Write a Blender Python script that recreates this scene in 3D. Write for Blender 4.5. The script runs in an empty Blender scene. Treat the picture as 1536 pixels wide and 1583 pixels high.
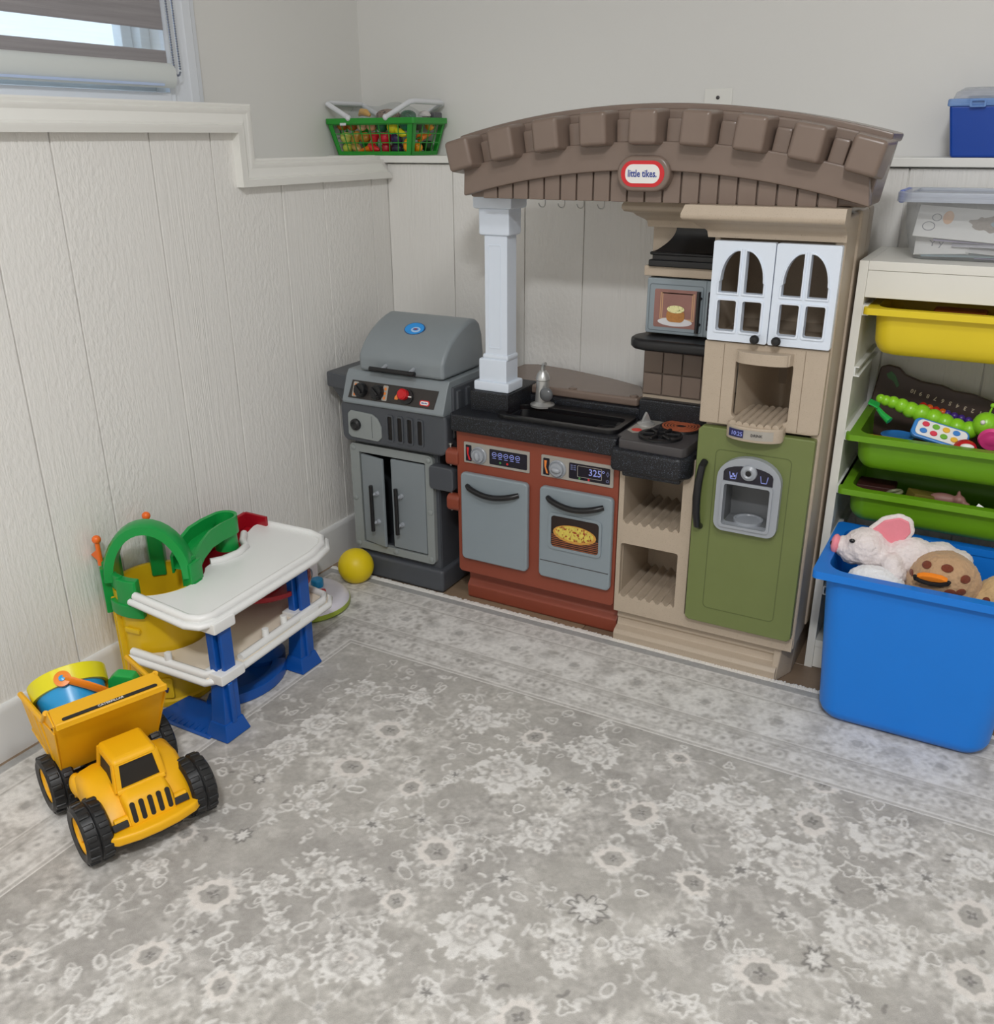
import bpy, bmesh, math, random
import numpy as np
from mathutils import Vector, Matrix, geometry

random.seed(7); np.random.seed(7)
scene = bpy.context.scene
COL = scene.collection
PI = math.pi

# ------------------------------------------------------------------ camera
cam_d = bpy.data.cameras.new('camera'); cam = bpy.data.objects.new('camera', cam_d); COL.objects.link(cam)
CY, CP, CR = -0.5082, 0.3845, -0.0056
fw = Vector((math.sin(CY)*math.cos(CP), math.cos(CY)*math.cos(CP), -math.sin(CP)))
rt = Vector((math.cos(CY), -math.sin(CY), 0)); up = rt.cross(fw)
r2 = math.cos(CR)*rt + math.sin(CR)*up; u2 = -math.sin(CR)*rt + math.cos(CR)*up
M = Matrix((r2, u2, -fw)).transposed().to_4x4(); M.translation = (1.6439, -2.3145, 1.1688)
cam.matrix_world = M
cam_d.sensor_fit = 'HORIZONTAL'; cam_d.sensor_width = 36; cam_d.lens = 36*1424.72/1536
cam_d.clip_start = 0.02
scene.camera = cam

# ------------------------------------------------------------------ view, world, lamps
vs = scene.view_settings
vs.view_transform = 'Standard'; vs.look = 'None'; vs.gamma = 1; vs.use_curve_mapping = False
vs.exposure = -0.18
w = bpy.data.worlds.new('world'); scene.world = w; w.use_nodes = True
bg = w.node_tree.nodes['Background']; bg.inputs['Color'].default_value = (0.72, 0.84, 1.0, 1); bg.inputs['Strength'].default_value = 2.6

CEIL = 2.40
RUGK = 1.15
def area(name, loc, size, power, col=(0.97, 0.985, 1.0)):
    d = bpy.data.lights.new(name, 'AREA'); d.shape = 'DISK'; d.size = size; d.energy = power; d.color = col
    o = bpy.data.objects.new(name, d); COL.objects.link(o); o.location = loc
    return o
LAMPS = [(1.68, -2.74, 45.0), (1.60, -1.80, 11.0), (3.1, -2.2, 5.0), (0.5, -3.5, 6.0)]  # last two are unseen lamps, added as ambient fill

# ------------------------------------------------------------------ helpers
def lin(c):
    c = c/255.0
    return c/12.92 if c <= 0.04045 else ((c+0.055)/1.055)**2.4
def C(r, g, b, k=1.15):
    return tuple(min(0.92, lin(v)*k) for v in (r, g, b)) + (1,)

MATS = {}
def mat(name, col, rough=0.45, var=0.04, vscale=12.0, bump=0.0, bscale=300.0, metal=0.0, speck=None, spscale=900.0,
        spamt=0.55, spec=0.5, sheen=0.0, emit=0.0, alpha=1.0, trans=0.0, stretch=None, coat=0.0):
    """procedural plastic / paint / fabric: base colour with soft noise mottling, optional specks and fine relief"""
    if name in MATS: return MATS[name]
    m = bpy.data.materials.new(name); m.use_nodes = True
    nt = m.node_tree; N = nt.nodes; L = nt.links
    b = N['Principled BSDF']
    tc = N.new('ShaderNodeTexCoord')
    src = tc.outputs['Object']
    if stretch:
        mp = N.new('ShaderNodeMapping'); mp.inputs['Scale'].default_value = stretch; L.new(src, mp.inputs['Vector']); src = mp.outputs['Vector']
    n1 = N.new('ShaderNodeTexNoise'); n1.inputs['Scale'].default_value = vscale; n1.inputs['Detail'].default_value = 4
    L.new(src, n1.inputs['Vector'])
    mx = N.new('ShaderNodeMix'); mx.data_type = 'RGBA'
    c0 = tuple(max(0, v*(1-var)) for v in col[:3])+(1,); c1 = tuple(min(1, v*(1+var)) for v in col[:3])+(1,)
    mx.inputs[6].default_value = c0; mx.inputs[7].default_value = c1
    L.new(n1.outputs['Fac'], mx.inputs[0]); out = mx.outputs[2]
    if speck:
        n2 = N.new('ShaderNodeTexNoise'); n2.inputs['Scale'].default_value = spscale; n2.inputs['Detail'].default_value = 1
        L.new(tc.outputs['Object'], n2.inputs['Vector'])
        rp = N.new('ShaderNodeValToRGB'); rp.color_ramp.elements[0].position = spamt; rp.color_ramp.elements[1].position = spamt+0.12
        L.new(n2.outputs['Fac'], rp.inputs['Fac'])
        m2 = N.new('ShaderNodeMix'); m2.data_type = 'RGBA'; m2.inputs[7].default_value = speck
        L.new(rp.outputs['Color'], m2.inputs[0]); L.new(out, m2.inputs[6]); out = m2.outputs[2]
    L.new(out, b.inputs['Base Color'])
    b.inputs['Roughness'].default_value = rough; b.inputs['Metallic'].default_value = metal
    b.inputs['Specular IOR Level'].default_value = spec
    b.inputs['Sheen Weight'].default_value = sheen
    b.inputs['Coat Weight'].default_value = coat
    b.inputs['Transmission Weight'].default_value = trans
    b.inputs['Alpha'].default_value = alpha
    if emit:
        L.new(out, b.inputs['Emission Color']); b.inputs['Emission Strength'].default_value = emit
    if bump:
        n3 = N.new('ShaderNodeTexNoise'); n3.inputs['Scale'].default_value = bscale; n3.inputs['Detail'].default_value = 3
        L.new(src, n3.inputs['Vector'])
        bp = N.new('ShaderNodeBump'); bp.inputs['Strength'].default_value = bump; bp.inputs['Distance'].default_value = 0.002
        L.new(n3.outputs['Fac'], bp.inputs['Height']); L.new(bp.outputs['Normal'], b.inputs['Normal'])
    MATS[name] = m
    return m

INV = {}          # root object -> matrix taking build coordinates to root coordinates
def rootinv(o):
    while o is not None:
        if o.name in INV: return INV[o.name]
        o = o.parent
    return None

class G:
    """collects vertices and faces of one mesh"""
    def __init__(s): s.v = []; s.f = []; s.mi = []; s.cur = 0
    def add(s, vs, fs, mtx=None):
        k = len(s.v)
        if mtx is not None: vs = [mtx @ Vector(p) for p in vs]
        s.v += [tuple(p) for p in vs]
        s.f += [tuple(i+k for i in f) for f in fs]; s.mi += [s.cur]*len(fs)
        return s
    def bm(s, bm, mtx=None):
        bm.verts.index_update()
        s.add([v.co.copy() for v in bm.verts], [[v.index for v in f.verts] for f in bm.faces], mtx); bm.free(); return s
    def box(s, x0, x1, y0, y1, z0, z1, b=0.003, seg=2, mtx=None):
        bm = bmesh.new()
        x0, x1 = min(x0, x1), max(x0, x1); y0, y1 = min(y0, y1), max(y0, y1); z0, z1 = min(z0, z1), max(z0, z1)
        r = bmesh.ops.create_cube(bm, size=1)
        for v in bm.verts: v.co = Vector(((x0+x1)/2+v.co.x*(x1-x0), (y0+y1)/2+v.co.y*(y1-y0), (z0+z1)/2+v.co.z*(z1-z0)))
        b = min(b, 0.49*min(x1-x0, y1-y0, z1-z0))
        if b > 0: bmesh.ops.bevel(bm, geom=bm.edges[:], offset=b, segments=seg, profile=0.5, affect='EDGES')
        return s.bm(bm, mtx)
    def hexa(s, p, b=0.003, seg=2, mtx=None):
        """box from 8 corners: bottom 4 counter-clockwise, top 4 counter-clockwise"""
        bm = bmesh.new(); V = [bm.verts.new(q) for q in p]
        for f in ((3,2,1,0),(4,5,6,7),(0,1,5,4),(1,2,6,5),(2,3,7,6),(3,0,4,7)): bm.faces.new([V[i] for i in f])
        bmesh.ops.recalc_face_normals(bm, faces=bm.faces[:])
        if b > 0: bmesh.ops.bevel(bm, geom=bm.edges[:], offset=b, segments=seg, profile=0.5, affect='EDGES')
        return s.bm(bm, mtx)
    def prism(s, poly, d0, d1, axis='y', b=0.0, seg=2, holes=None, mtx=None, hb=None):
        """2D outline (optionally with holes) extruded along an axis"""
        def P(p, d):
            return {'y': Vector((p[0], d, p[1])), 'x': Vector((d, p[0], p[1])), 'z': Vector((p[0], p[1], d))}[axis]
        bm = bmesh.new()
        loops = [list(poly)]+[list(h) for h in (holes or [])]
        A, B = [], []
        for lp in loops:
            A.append([bm.verts.new(P(p, d0)) for p in lp]); B.append([bm.verts.new(P(p, d1)) for p in lp])
        fa = [v for l in A for v in l]; fb = [v for l in B for v in l]
        if holes:
            for t in geometry.tessellate_polygon([[Vector((p[0], p[1], 0)) for p in lp] for lp in loops]):
                try: bm.faces.new([fa[i] for i in t]); bm.faces.new([fb[i] for i in reversed(t)])
                except ValueError: pass
        else:
            bm.faces.new(fa); bm.faces.new(fb[::-1])
        for la, lb in zip(A, B):
            n = len(la)
            for i in range(n): bm.faces.new([la[i], lb[i], lb[(i+1) % n], la[(i+1) % n]])
        bmesh.ops.recalc_face_normals(bm, faces=bm.faces[:])
        if b > 0:
            bm.normal_update()
            ed = [e for e in bm.edges if len(e.link_faces) == 2 and e.calc_face_angle(0) > math.radians(25)]
            bmesh.ops.bevel(bm, geom=ed, offset=b, segments=seg, profile=0.5, affect='EDGES', clamp_overlap=True)
        return s.bm(bm, mtx)
    def tube(s, pts, r, n=10, caps=True, closed=False, mtx=None, flat=1.0):
        pts = [Vector(p) for p in pts]; m = len(pts)
        rs = r if isinstance(r, (list, tuple)) else [r]*m
        T = []
        for i in range(m):
            a = pts[(i-1) % m] if (closed or i > 0) else pts[i]
            c = pts[(i+1) % m] if (closed or i < m-1) else pts[i]
            t = (c-a); T.append(t.normalized() if t.length > 1e-9 else Vector((0, 0, 1)))
        ref = Vector((0, 0, 1)) if abs(T[0].z) < 0.9 else Vector((1, 0, 0))
        nrm = (ref - T[0]*ref.dot(T[0])).normalized()
        vs, fs = [], []
        for i in range(m):
            nrm = (nrm - T[i]*nrm.dot(T[i])).normalized(); bn = T[i].cross(nrm)
            for j in range(n):
                a = 2*PI*j/n; vs.append(pts[i]+nrm*(math.cos(a)*rs[i])+bn*(math.sin(a)*rs[i]*flat))
        for i in range(m if closed else m-1):
            for j in range(n):
                fs.append((i*n+j, i*n+(j+1) % n, ((i+1) % m)*n+(j+1) % n, ((i+1) % m)*n+j))
        if caps and not closed:
            fs.append(tuple(range(n))[::-1]); fs.append(tuple((m-1)*n+j for j in range(n)))
        return s.add(vs, fs, mtx)
    def lathe(s, prof, n=24, c=(0, 0, 0), mtx=None, a0=0.0, a1=2*PI):
        full = abs(a1-a0-2*PI) < 1e-6; k = n if full else n+1
        vs, fs = [], []
        for (r, z) in prof:
            for j in range(k):
                a = a0+(a1-a0)*j/n; vs.append((c[0]+max(r, 1e-5)*math.cos(a), c[1]+max(r, 1e-5)*math.sin(a), c[2]+z))
        for i in range(len(prof)-1):
            for j in range(n):
                fs.append((i*k+j, i*k+(j+1) % k, (i+1)*k+(j+1) % k, (i+1)*k+j))
        return s.add(vs, fs, mtx)
    def ball(s, c, r, n=16, mtx=None, m2=10):
        rr = r if isinstance(r, (tuple, list)) else (r, r, r)
        vs, fs = [(c[0], c[1], c[2]-rr[2])], []
        for i in range(1, m2):
            t = PI*i/m2
            for j in range(n):
                a = 2*PI*j/n; vs.append((c[0]+rr[0]*math.sin(t)*math.cos(a), c[1]+rr[1]*math.sin(t)*math.sin(a), c[2]-rr[2]*math.cos(t)))
        vs.append((c[0], c[1], c[2]+rr[2])); last = len(vs)-1
        for j in range(n):
            fs.append((0, 1+(j+1) % n, 1+j)); fs.append((last, 1+(m2-2)*n+j, 1+(m2-2)*n+(j+1) % n))
        for i in range(m2-2):
            for j in range(n): fs.append((1+i*n+j, 1+i*n+(j+1) % n, 1+(i+1)*n+(j+1) % n, 1+(i+1)*n+j))
        return s.add(vs, fs, mtx)
    def loft(s, rings, caps=(True, True), closed=True, mtx=None):
        n = len(rings[0]); vs = [p for r in rings for p in r]; fs = []
        for i in range(len(rings)-1):
            for j in range(n if closed else n-1): fs.append((i*n+j, i*n+(j+1) % n, (i+1)*n+(j+1) % n, (i+1)*n+j))
        if caps[0]: fs.append(tuple(range(n))[::-1])
        if caps[1]: fs.append(tuple((len(rings)-1)*n+j for j in range(n)))
        return s.add(vs, fs, mtx)

def link_mesh(name, g, mats, parent=None, sharp=35, merge=False, world=None, wn=True):
    vs = g.v
    inv = rootinv(parent) if parent is not None else (world.inverted() if world is not None else None)
    if inv is not None: vs = [tuple(inv @ Vector(p)) for p in vs]
    me = bpy.data.meshes.new(name); me.from_pydata(vs, [], g.f)
    for m in (mats if isinstance(mats, (list, tuple)) else [mats]): me.materials.append(m)
    if any(g.mi): me.polygons.foreach_set('material_index', g.mi)
    me.polygons.foreach_set('use_smooth', [True]*len(me.polygons))
    me.validate()
    bm = bmesh.new(); bm.from_mesh(me); bmesh.ops.recalc_face_normals(bm, faces=bm.faces[:]); bm.to_mesh(me); bm.free()
    if sharp: me.set_sharp_from_angle(angle=math.radians(sharp))
    me.update()
    o = bpy.data.objects.new(name, me); COL.objects.link(o)
    if parent is not None: o.parent = parent
    if wn and sharp and len(g.f) < 6000:
        w_ = o.modifiers.new('flat_faces', 'WEIGHTED_NORMAL'); w_.keep_sharp = True; w_.weight = 60
    return o
part = link_mesh

def tag(o, label, cat, group=None, kind=None):
    if label: o['label'] = label
    if cat: o['category'] = cat
    if group: o['group'] = group
    if kind: o['kind'] = kind
    return o
def thing(name, label, cat, loc=(0, 0, 0), rot=(0, 0, 0), group=None, local=False):
    """Empty at the base of a thing; parts are written in world coordinates unless local"""
    o = bpy.data.objects.new(name, None); COL.objects.link(o); o.empty_display_size = 0.05
    o.location = loc; o.rotation_euler = rot
    tag(o, label, cat, group)
    mw = Matrix.LocRotScale(Vector(loc), __import__('mathutils').Euler(rot), None)
    INV[o.name] = Matrix.Identity(4) if local else mw.inverted()
    return o
def single(name, g, m, label, cat, loc, group=None, sharp=35, rot=(0, 0, 0), local=False):
    """a thing that is one mesh, with its origin at loc"""
    mw = Matrix.LocRotScale(Vector(loc), __import__('mathutils').Euler(rot), None)
    o = link_mesh(name, g, m, None, sharp, world=None if local else mw)
    o.location = loc; o.rotation_euler = rot
    return tag(o, label, cat, group)
def struct(name, g, m, parent=None, sharp=35, label=None):
    o = link_mesh(name, g, m, parent, sharp)
    if parent is None:
        o['kind'] = 'structure'
        if label: o['label'] = label
    return o

def rrect(x0, x1, z0, z1, r, n=5):
    r = min(r, 0.499*abs(x1-x0), 0.499*abs(z1-z0)); out = []
    for cx, cz, a in ((x1-r, z0+r, -PI/2), (x1-r, z1-r, 0), (x0+r, z1-r, PI/2), (x0+r, z0+r, PI)):
        for i in range(n+1): t = a+PI/2*i/n; out.append((cx+r*math.cos(t), cz+r*math.sin(t)))
    return out
def ell(cx, cz, rx, rz, n=24):
    return [(cx+rx*math.cos(2*PI*i/n), cz+rz*math.sin(2*PI*i/n)) for i in range(n)]
def decal(name, poly, y, m, parent, t=0.0006, holes=None):
    return part(name, G().prism(poly, y, y-t, 'y', 0, holes=holes), m, parent, 30)
FRONT = Matrix(((1, 0, 0, 0), (0, 0, -1, 0), (0, 1, 0, 0), (0, 0, 0, 1)))   # text plane -> facing -y
def text_g(body, size, mtx, weight=0.0, ext=0.0003, align='CENTER', sx=1.0):
    c = bpy.data.curves.new('t', 'FONT'); c.body = body; c.size = size; c.align_x = align; c.align_y = 'CENTER'
    c.extrude = ext; c.offset = weight; c.resolution_u = 2
    o = bpy.data.objects.new('t', c); COL.objects.link(o)
    bpy.context.view_layer.update()
    me = bpy.data.meshes.new_from_object(o)
    g = G(); S = Matrix.Diagonal((sx, 1, 1, 1))
    g.add([v.co.copy() for v in me.vertices], [tuple(p.vertices) for p in me.polygons], mtx @ S)
    bpy.data.objects.remove(o); bpy.data.curves.remove(c); bpy.data.meshes.remove(me)
    return g
def T(x, y, z): return Matrix.Translation((x, y, z))
def RX(a): return Matrix.Rotation(a, 4, 'X')
def RY(a): return Matrix.Rotation(a, 4, 'Y')
def RZ(a): return Matrix.Rotation(a, 4, 'Z')
# ------------------------------------------------------------------ structure
def wall_paint(name, col, board=False, k=1.0):
    m = bpy.data.materials.new(name); m.use_nodes = True; nt = m.node_tree; N = nt.nodes; L = nt.links; b = N['Principled BSDF']
    b.inputs['Base Color'].default_value = col; b.inputs['Roughness'].default_value = 0.42 if board else 0.6
    tc = N.new('ShaderNodeTexCoord'); mp = N.new('ShaderNodeMapping')
    L.new(tc.outputs['Object'], mp.inputs['Vector'])
    bp = N.new('ShaderNodeBump')
    if board:
        mp.inputs['Scale'].default_value = (1, 1, 0.05)
        n0 = N.new('ShaderNodeTexNoise'); n0.inputs['Scale'].default_value = 3.2; n0.inputs['Detail'].default_value = 2
        L.new(mp.outputs['Vector'], n0.inputs['Vector'])
        # rings of grain: distorted fine noise, long along the board
        n1 = N.new('ShaderNodeTexNoise'); n1.inputs['Scale'].default_value = 95; n1.inputs['Detail'].default_value = 3; n1.inputs['Distortion'].default_value = 1.2
        L.new(mp.outputs['Vector'], n1.inputs['Vector'])
        m2 = N.new('ShaderNodeMapping'); m2.inputs['Scale'].default_value = (1, 1, 0.5); L.new(tc.outputs['Object'], m2.inputs['Vector'])
        n2 = N.new('ShaderNodeTexNoise'); n2.inputs['Scale'].default_value = 110; n2.inputs['Detail'].default_value = 2
        L.new(m2.outputs['Vector'], n2.inputs['Vector'])
        r = N.new('ShaderNodeMapRange'); r.inputs[1].default_value = 0.42; r.inputs[2].default_value = 0.58
        L.new(n0.outputs['Fac'], r.inputs[0])
        mx = N.new('ShaderNodeMix'); mx.data_type = 'FLOAT'
        L.new(r.outputs[0], mx.inputs[0]); L.new(n1.outputs['Fac'], mx.inputs[2]); L.new(n2.outputs['Fac'], mx.inputs[3])
        L.new(mx.outputs[0], bp.inputs['Height'])
        bp.inputs['Strength'].default_value = 0.65; bp.inputs['Distance'].default_value = 0.004
    else:
        n1 = N.new('ShaderNodeTexNoise'); n1.inputs['Scale'].default_value = 220; n1.inputs['Detail'].default_value = 2
        L.new(mp.outputs['Vector'], n1.inputs['Vector']); L.new(n1.outputs['Fac'], bp.inputs['Height'])
        bp.inputs['Strength'].default_value = 0.06; bp.inputs['Distance'].default_value = 0.002
    L.new(bp.outputs['Normal'], b.inputs['Normal'])
    return m
m_upper = wall_paint('upper_wall_paint', C(196, 195, 192, 1.5))
m_board = wall_paint('panel_paint', C(206, 204, 200, 1.40), True)
m_trim = mat('trim_paint', C(214, 213, 208, 1.3), 0.35, 0.01)
m_base = mat('baseboard_paint', C(208, 208, 207, 1.25), 0.35, 0.01)
m_ceil = mat('ceiling_paint', C(225, 224, 220, 1.1), 0.8, 0.01)
m_casing = mat('casing_paint', C(218, 222, 228, 1.15), 0.3, 0.01)

RX1, RY0 = 3.7, -4.4         # far sides of the room
# floor: sub floor with planks
m_sub = mat('subfloor', C(70, 58, 48), 0.8)
floor = struct('floor', G().box(-0.2, RX1, RY0, 0.17, -0.06, -0.009, 0), m_sub)
planks = []
for k, c in enumerate(((128, 108, 88), (138, 117, 95), (119, 100, 82), (132, 114, 96))):
    planks.append(mat('floor_plank_%d' % k, C(*c), 0.45, 0.22, 30, 0.15, 260, stretch=(0.12, 1.6, 1)))
PW, PL = 0.152, 1.22
gp = G().box(0, PL-0.0015, 0, PW-0.0015, -0.008, 0, 0.0012, 1)
pm = None
for j in range(29):
    for i in range(-1, 4):
        x = i*PL+(j % 3)*0.41; y = RY0+j*PW
        if x > RX1-0.02 or x+PL < 0.02 or y+PW > 0.14: continue
        if pm is None:
            o = part('plank', gp, planks[0], floor); pm = {0: o.data}
        else:
            k = (i*5+j*7) % 4
            if k not in pm:
                me = pm[0].copy(); me.materials.clear(); me.materials.append(planks[k]); pm[k] = me
            o = bpy.data.objects.new('plank', pm[k]); COL.objects.link(o); o.parent = floor
        o.location = (x, y, 0)

struct('ceiling', G().box(-0.4, RX1+0.1, RY0-0.1, 0.4, CEIL, CEIL+0.08, 0), m_ceil)
struct('wall_right', G().box(RX1, RX1+0.1, RY0, 0.167, 0, CEIL, 0), m_upper)
struct('wall_front', G().box(-0.2, RX1, RY0-0.1, RY0, 0, CEIL, 0), m_upper)

WX, WY = -0.20, 0.167        # upper (recessed) wall planes
LEDGE, LEDGE2, STEP = 1.127, 1.245, -0.56
# left wall: low plinth, taller plinth under the window, thin upper wall with the window opening
WY0, WY1, WZ0, WZ1 = -1.70, -0.60, 1.275, 1.98
g = G()
g.box(WX, -0.012, STEP, 0.0, 0, LEDGE-0.002, 0); g.box(WX, -0.012, RY0, STEP, 0, LEDGE2, 0)
g.box(WX-0.14, WX, WY1, WY+0.02, 0, CEIL, 0); g.box(WX-0.14, WX, RY0, WY0, 0, CEIL, 0)
g.box(WX-0.14, WX, WY0, WY1, 0, WZ0, 0); g.box(WX-0.14, WX, WY0, WY1, WZ1, CEIL, 0)
wall_left = struct('wall_left', g, m_upper)
wall_back = struct('wall_back', G().box(WX-0.14, RX1, WY, WY+0.12, 0, CEIL, 0).box(-0.012, RX1, 0.012, WY, 0, LEDGE-0.02, 0), m_upper)
# grooved panel boards
gl = [-4.4, -4.09, -3.88, -3.58, -3.27, -3.07, -2.86, -2.66, -2.35, -2.04, -1.84, -1.63, -1.43, -1.235, -1.085, -0.848, -0.675, -0.453, -0.29, -0.078, 0.012]
for a, b_ in zip(gl[:-1], gl[1:]):
    zt = LEDGE-0.003 if a > -0.7 else LEDGE2-0.003
    if a < STEP < b_:
        g = G().prism([(a+0.0016, 0), (b_-0.0016, 0), (b_-0.0016, LEDGE-0.01), (STEP-0.03, LEDGE-0.01), (STEP-0.03, LEDGE2-0.01), (a+0.0016, LEDGE2-0.01)], -0.0115, 0, 'x', 0.0022, 2)
    else:
        g = G().box(-0.0115, 0, a+0.0012, b_-0.0012, 0, (LEDGE if a > STEP-0.05 else LEDGE2)-0.01, 0.0026, 2)
    part('board', g, m_board, wall_left)
gb = [0.0, 0.22, 0.446, 0.621, 0.83, 1.03, 1.21, 1.391, 1.61, 1.82, 2.0, 2.21, 2.42, 2.6, 2.82, 3.03, 3.21, 3.42, 3.7]
for a, b_ in zip(gb[:-1], gb[1:]):
    part('board', G().box(a+0.0013, b_-0.0013, 0, 0.0115, 0, LEDGE-0.022, 0.0018), m_board, wall_back)
part('panel_backing', G().box(-0.0118, -0.006, RY0, 0.0, 0, LEDGE-0.012, 0), m_board, wall_left); part('panel_backing', G().box(-0.0118, -0.006, RY0, STEP-0.035, LEDGE-0.012, LEDGE2-0.012, 0), m_board, wall_left)
part('panel_backing', G().box(0.0, RX1, 0.005, 0.0118, 0, LEDGE-0.024, 0), m_board, wall_back)
# shelf-like cap on the back plinth
struct('trim_1', G().box(-0.2, RX1, -0.014, WY, LEDGE-0.019, LEDGE, 0.002), m_trim)
# moulded cap on the left wall, stepping down beside the window
prof = [(0.0, 0.0), (0.0, 0.022), (0.010, 0.024), (0.016, 0.024), (0.018, 0.019), (0.021, 0.019), (0.030, 0.014), (0.040, 0.012), (0.046, 0.0145), (0.050, 0.0145), (0.052, 0.009), (0.058, 0.010), (0.062, 0.007), (0.062, -0.012)]
def trim_pts(w):      # inner edge w=0 .. outer edge w=0.062
    return [(RY0, 1.185+w), (-0.607+w, 1.185+w), (-0.607+w, 1.067+w), (-0.004-w, 1.067+w)]
paths = [trim_pts(w_) for w_, p in prof]
rings = [[(p, paths[k][i][0], paths[k][i][1]) for k, (w_, p) in enumerate(prof)] for i in range(4)]
struct('trim_2', G().loft(rings), m_trim, sharp=25)
# baseboards
def bb(o_, along, a, b_):
    pr = [(0, 0), (0.012, 0), (0.012, 0.104), (0.008, 0.114), (0.004, 0.1175), (0, 0.1175)]
    if along == 'y': return G().prism([(p, z) for p, z in pr], a, b_, 'y')
    return G().prism([(-p, z) for p, z in pr], a, b_, 'x')
struct('baseboard_left', bb(0, 'y', RY0, 0.0), m_base)
struct('baseboard_back', bb(0, 'x', 0.012, RX1), m_base)

# window
win = thing('window_1', None, None, (WX-0.07, (WY0+WY1)/2, WZ0)); win['kind'] = 'structure'
m_vinyl = mat('window_vinyl', C(225, 230, 238), 0.3, 0.01)
m_glass = bpy.data.materials.new('window_glass'); m_glass.use_nodes = True
nt = m_glass.node_tree; nt.nodes.remove(nt.nodes['Principled BSDF'])
tb = nt.nodes.new('ShaderNodeBsdfTransparent'); tb.inputs['Color'].default_value = (0.94, 0.97, 0.98, 1)
gb_ = nt.nodes.new('ShaderNodeBsdfGlossy'); gb_.inputs['Roughness'].default_value = 0.02
mxs = nt.nodes.new('ShaderNodeMixShader'); mxs.inputs[0].default_value = 0.06
nt.links.new(tb.outputs[0], mxs.inputs[1]); nt.links.new(gb_.outputs[0], mxs.inputs[2]); nt.links.new(mxs.outputs[0], nt.nodes['Material Output'].inputs['Surface'])
def yzframe(y0, y1, z0, z1, t, x0, x1, b=0.003):
    return G().prism([(y0, z0), (y1, z0), (y1, z1), (y0, z1)], x0, x1, 'x', b, 2, holes=[[(y0+t, z0+t), (y1-t, z0+t), (y1-t, z1-t), (y0+t, z1-t)]])
part('window_frame', yzframe(WY0, WY1, WZ0, WZ1, 0.028, WX-0.10, WX-0.03), m_vinyl, win)
s1 = part('window_sash', yzframe(WY0+0.03, WY1-0.03, WZ0+0.03, WZ1-0.03, 0.03, WX-0.085, WX-0.055), m_vinyl, win)
part('pane', G().box(WX-0.073, WX-0.069, WY0+0.05, WY1-0.05, WZ0+0.05, WZ1-0.05, 0), m_glass, s1)
# casing around the window: stepped profile, mitred
cp = [(0.0, 0.0), (0.0, 0.013), (0.012, 0.016), (0.02, 0.013), (0.055, 0.016), (0.062, 0.020), (0.085, 0.021), (0.092, 0.015), (0.105, 0.013), (0.112, 0.0)]
def rect_at(w): return [(WY1+w, WZ0-0.02-min(w, 0.008)), (WY1+w, WZ1+w), (WY0-w, WZ1+w), (WY0-w, WZ0-0.02-min(w, 0.008))]
rings = [[(WX+p, rect_at(w_)[i][0], rect_at(w_)[i][1]) for (w_, p) in cp] for i in range(4)]
part('casing', G().loft(rings), m_casing, win, 25)
part('window_sill', G().box(WX-0.03, WX+0.018, WY0-0.0, WY1+0.0, WZ0-0.03, WZ0+0.0, 0.003), m_casing, win)
# ------------------------------------------------------------------ play kitchen
m_tan = mat('tan_plastic', C(172, 157, 139, 1.2), 0.38, 0.05, 60, 0.03, 500, speck=C(130, 113, 95), spscale=700, spamt=0.66)
m_brown = mat('brown_plastic', C(117, 101, 91, 1.2), 0.27, 0.05, 30, 0.02, 400)
m_tile = mat('brown_tile_plastic', C(120, 104, 93, 1.2), 0.4, 0.05, 30)
m_white = mat('white_plastic', C(212, 220, 232, 1.15), 0.3, 0.01)
m_red = mat('terracotta_plastic', C(132, 64, 46, 1.18), 0.42, 0.06, 20, 0.03, 500)
m_greyblue = mat('grey_blue_plastic', C(132, 142, 148, 1.15), 0.36, 0.03, 20)
m_black = mat('black_plastic', C(24, 24, 26), 0.33, 0.05)
m_counter = mat('speckled_counter', C(20, 21, 25, 1.0), 0.42, 0.1, 30, 0.2, 500, speck=C(84, 90, 104), spscale=520, spamt=0.60)
m_olive = mat('olive_plastic', C(104, 114, 66, 1.2), 0.33, 0.05, 15, 0.02, 500)
m_silver = mat('silver_plastic', C(150, 154, 160, 1.15), 0.32, 0.03, 20)
m_chrome = mat('chrome_plastic', C(190, 190, 188), 0.28, 0.02, metal=0.6)
m_stove = mat('dark_grey_plastic', C(66, 63, 64, 1.2), 0.38, 0.05)
m_lcd = mat('dark_sticker', C(26, 24, 36), 0.25, 0.1)
m_lcdtext = mat('pale_blue_print', C(150, 160, 235), 0.4, 0)
m_redsticker = mat('red_sticker', C(196, 38, 44, 1.2), 0.35, 0.03)
m_orange = mat('orange_sticker', C(226, 130, 60), 0.4, 0.1)
m_sticker = mat('silver_sticker', C(165, 160, 152), 0.3, 0.08, 40, metal=0.2)
m_print_white = mat('white_print', C(225, 222, 218), 0.4, 0.01)
m_print_blue = mat('navy_print', C(38, 60, 140), 0.4, 0)
m_screw = mat('steel', C(170, 170, 168), 0.3, 0.05, metal=0.9)

K = thing('play_kitchen', 'large plastic play kitchen with brown block roof, white column and green fridge', 'play kitchen', (0.92, -0.26, 0))

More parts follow.
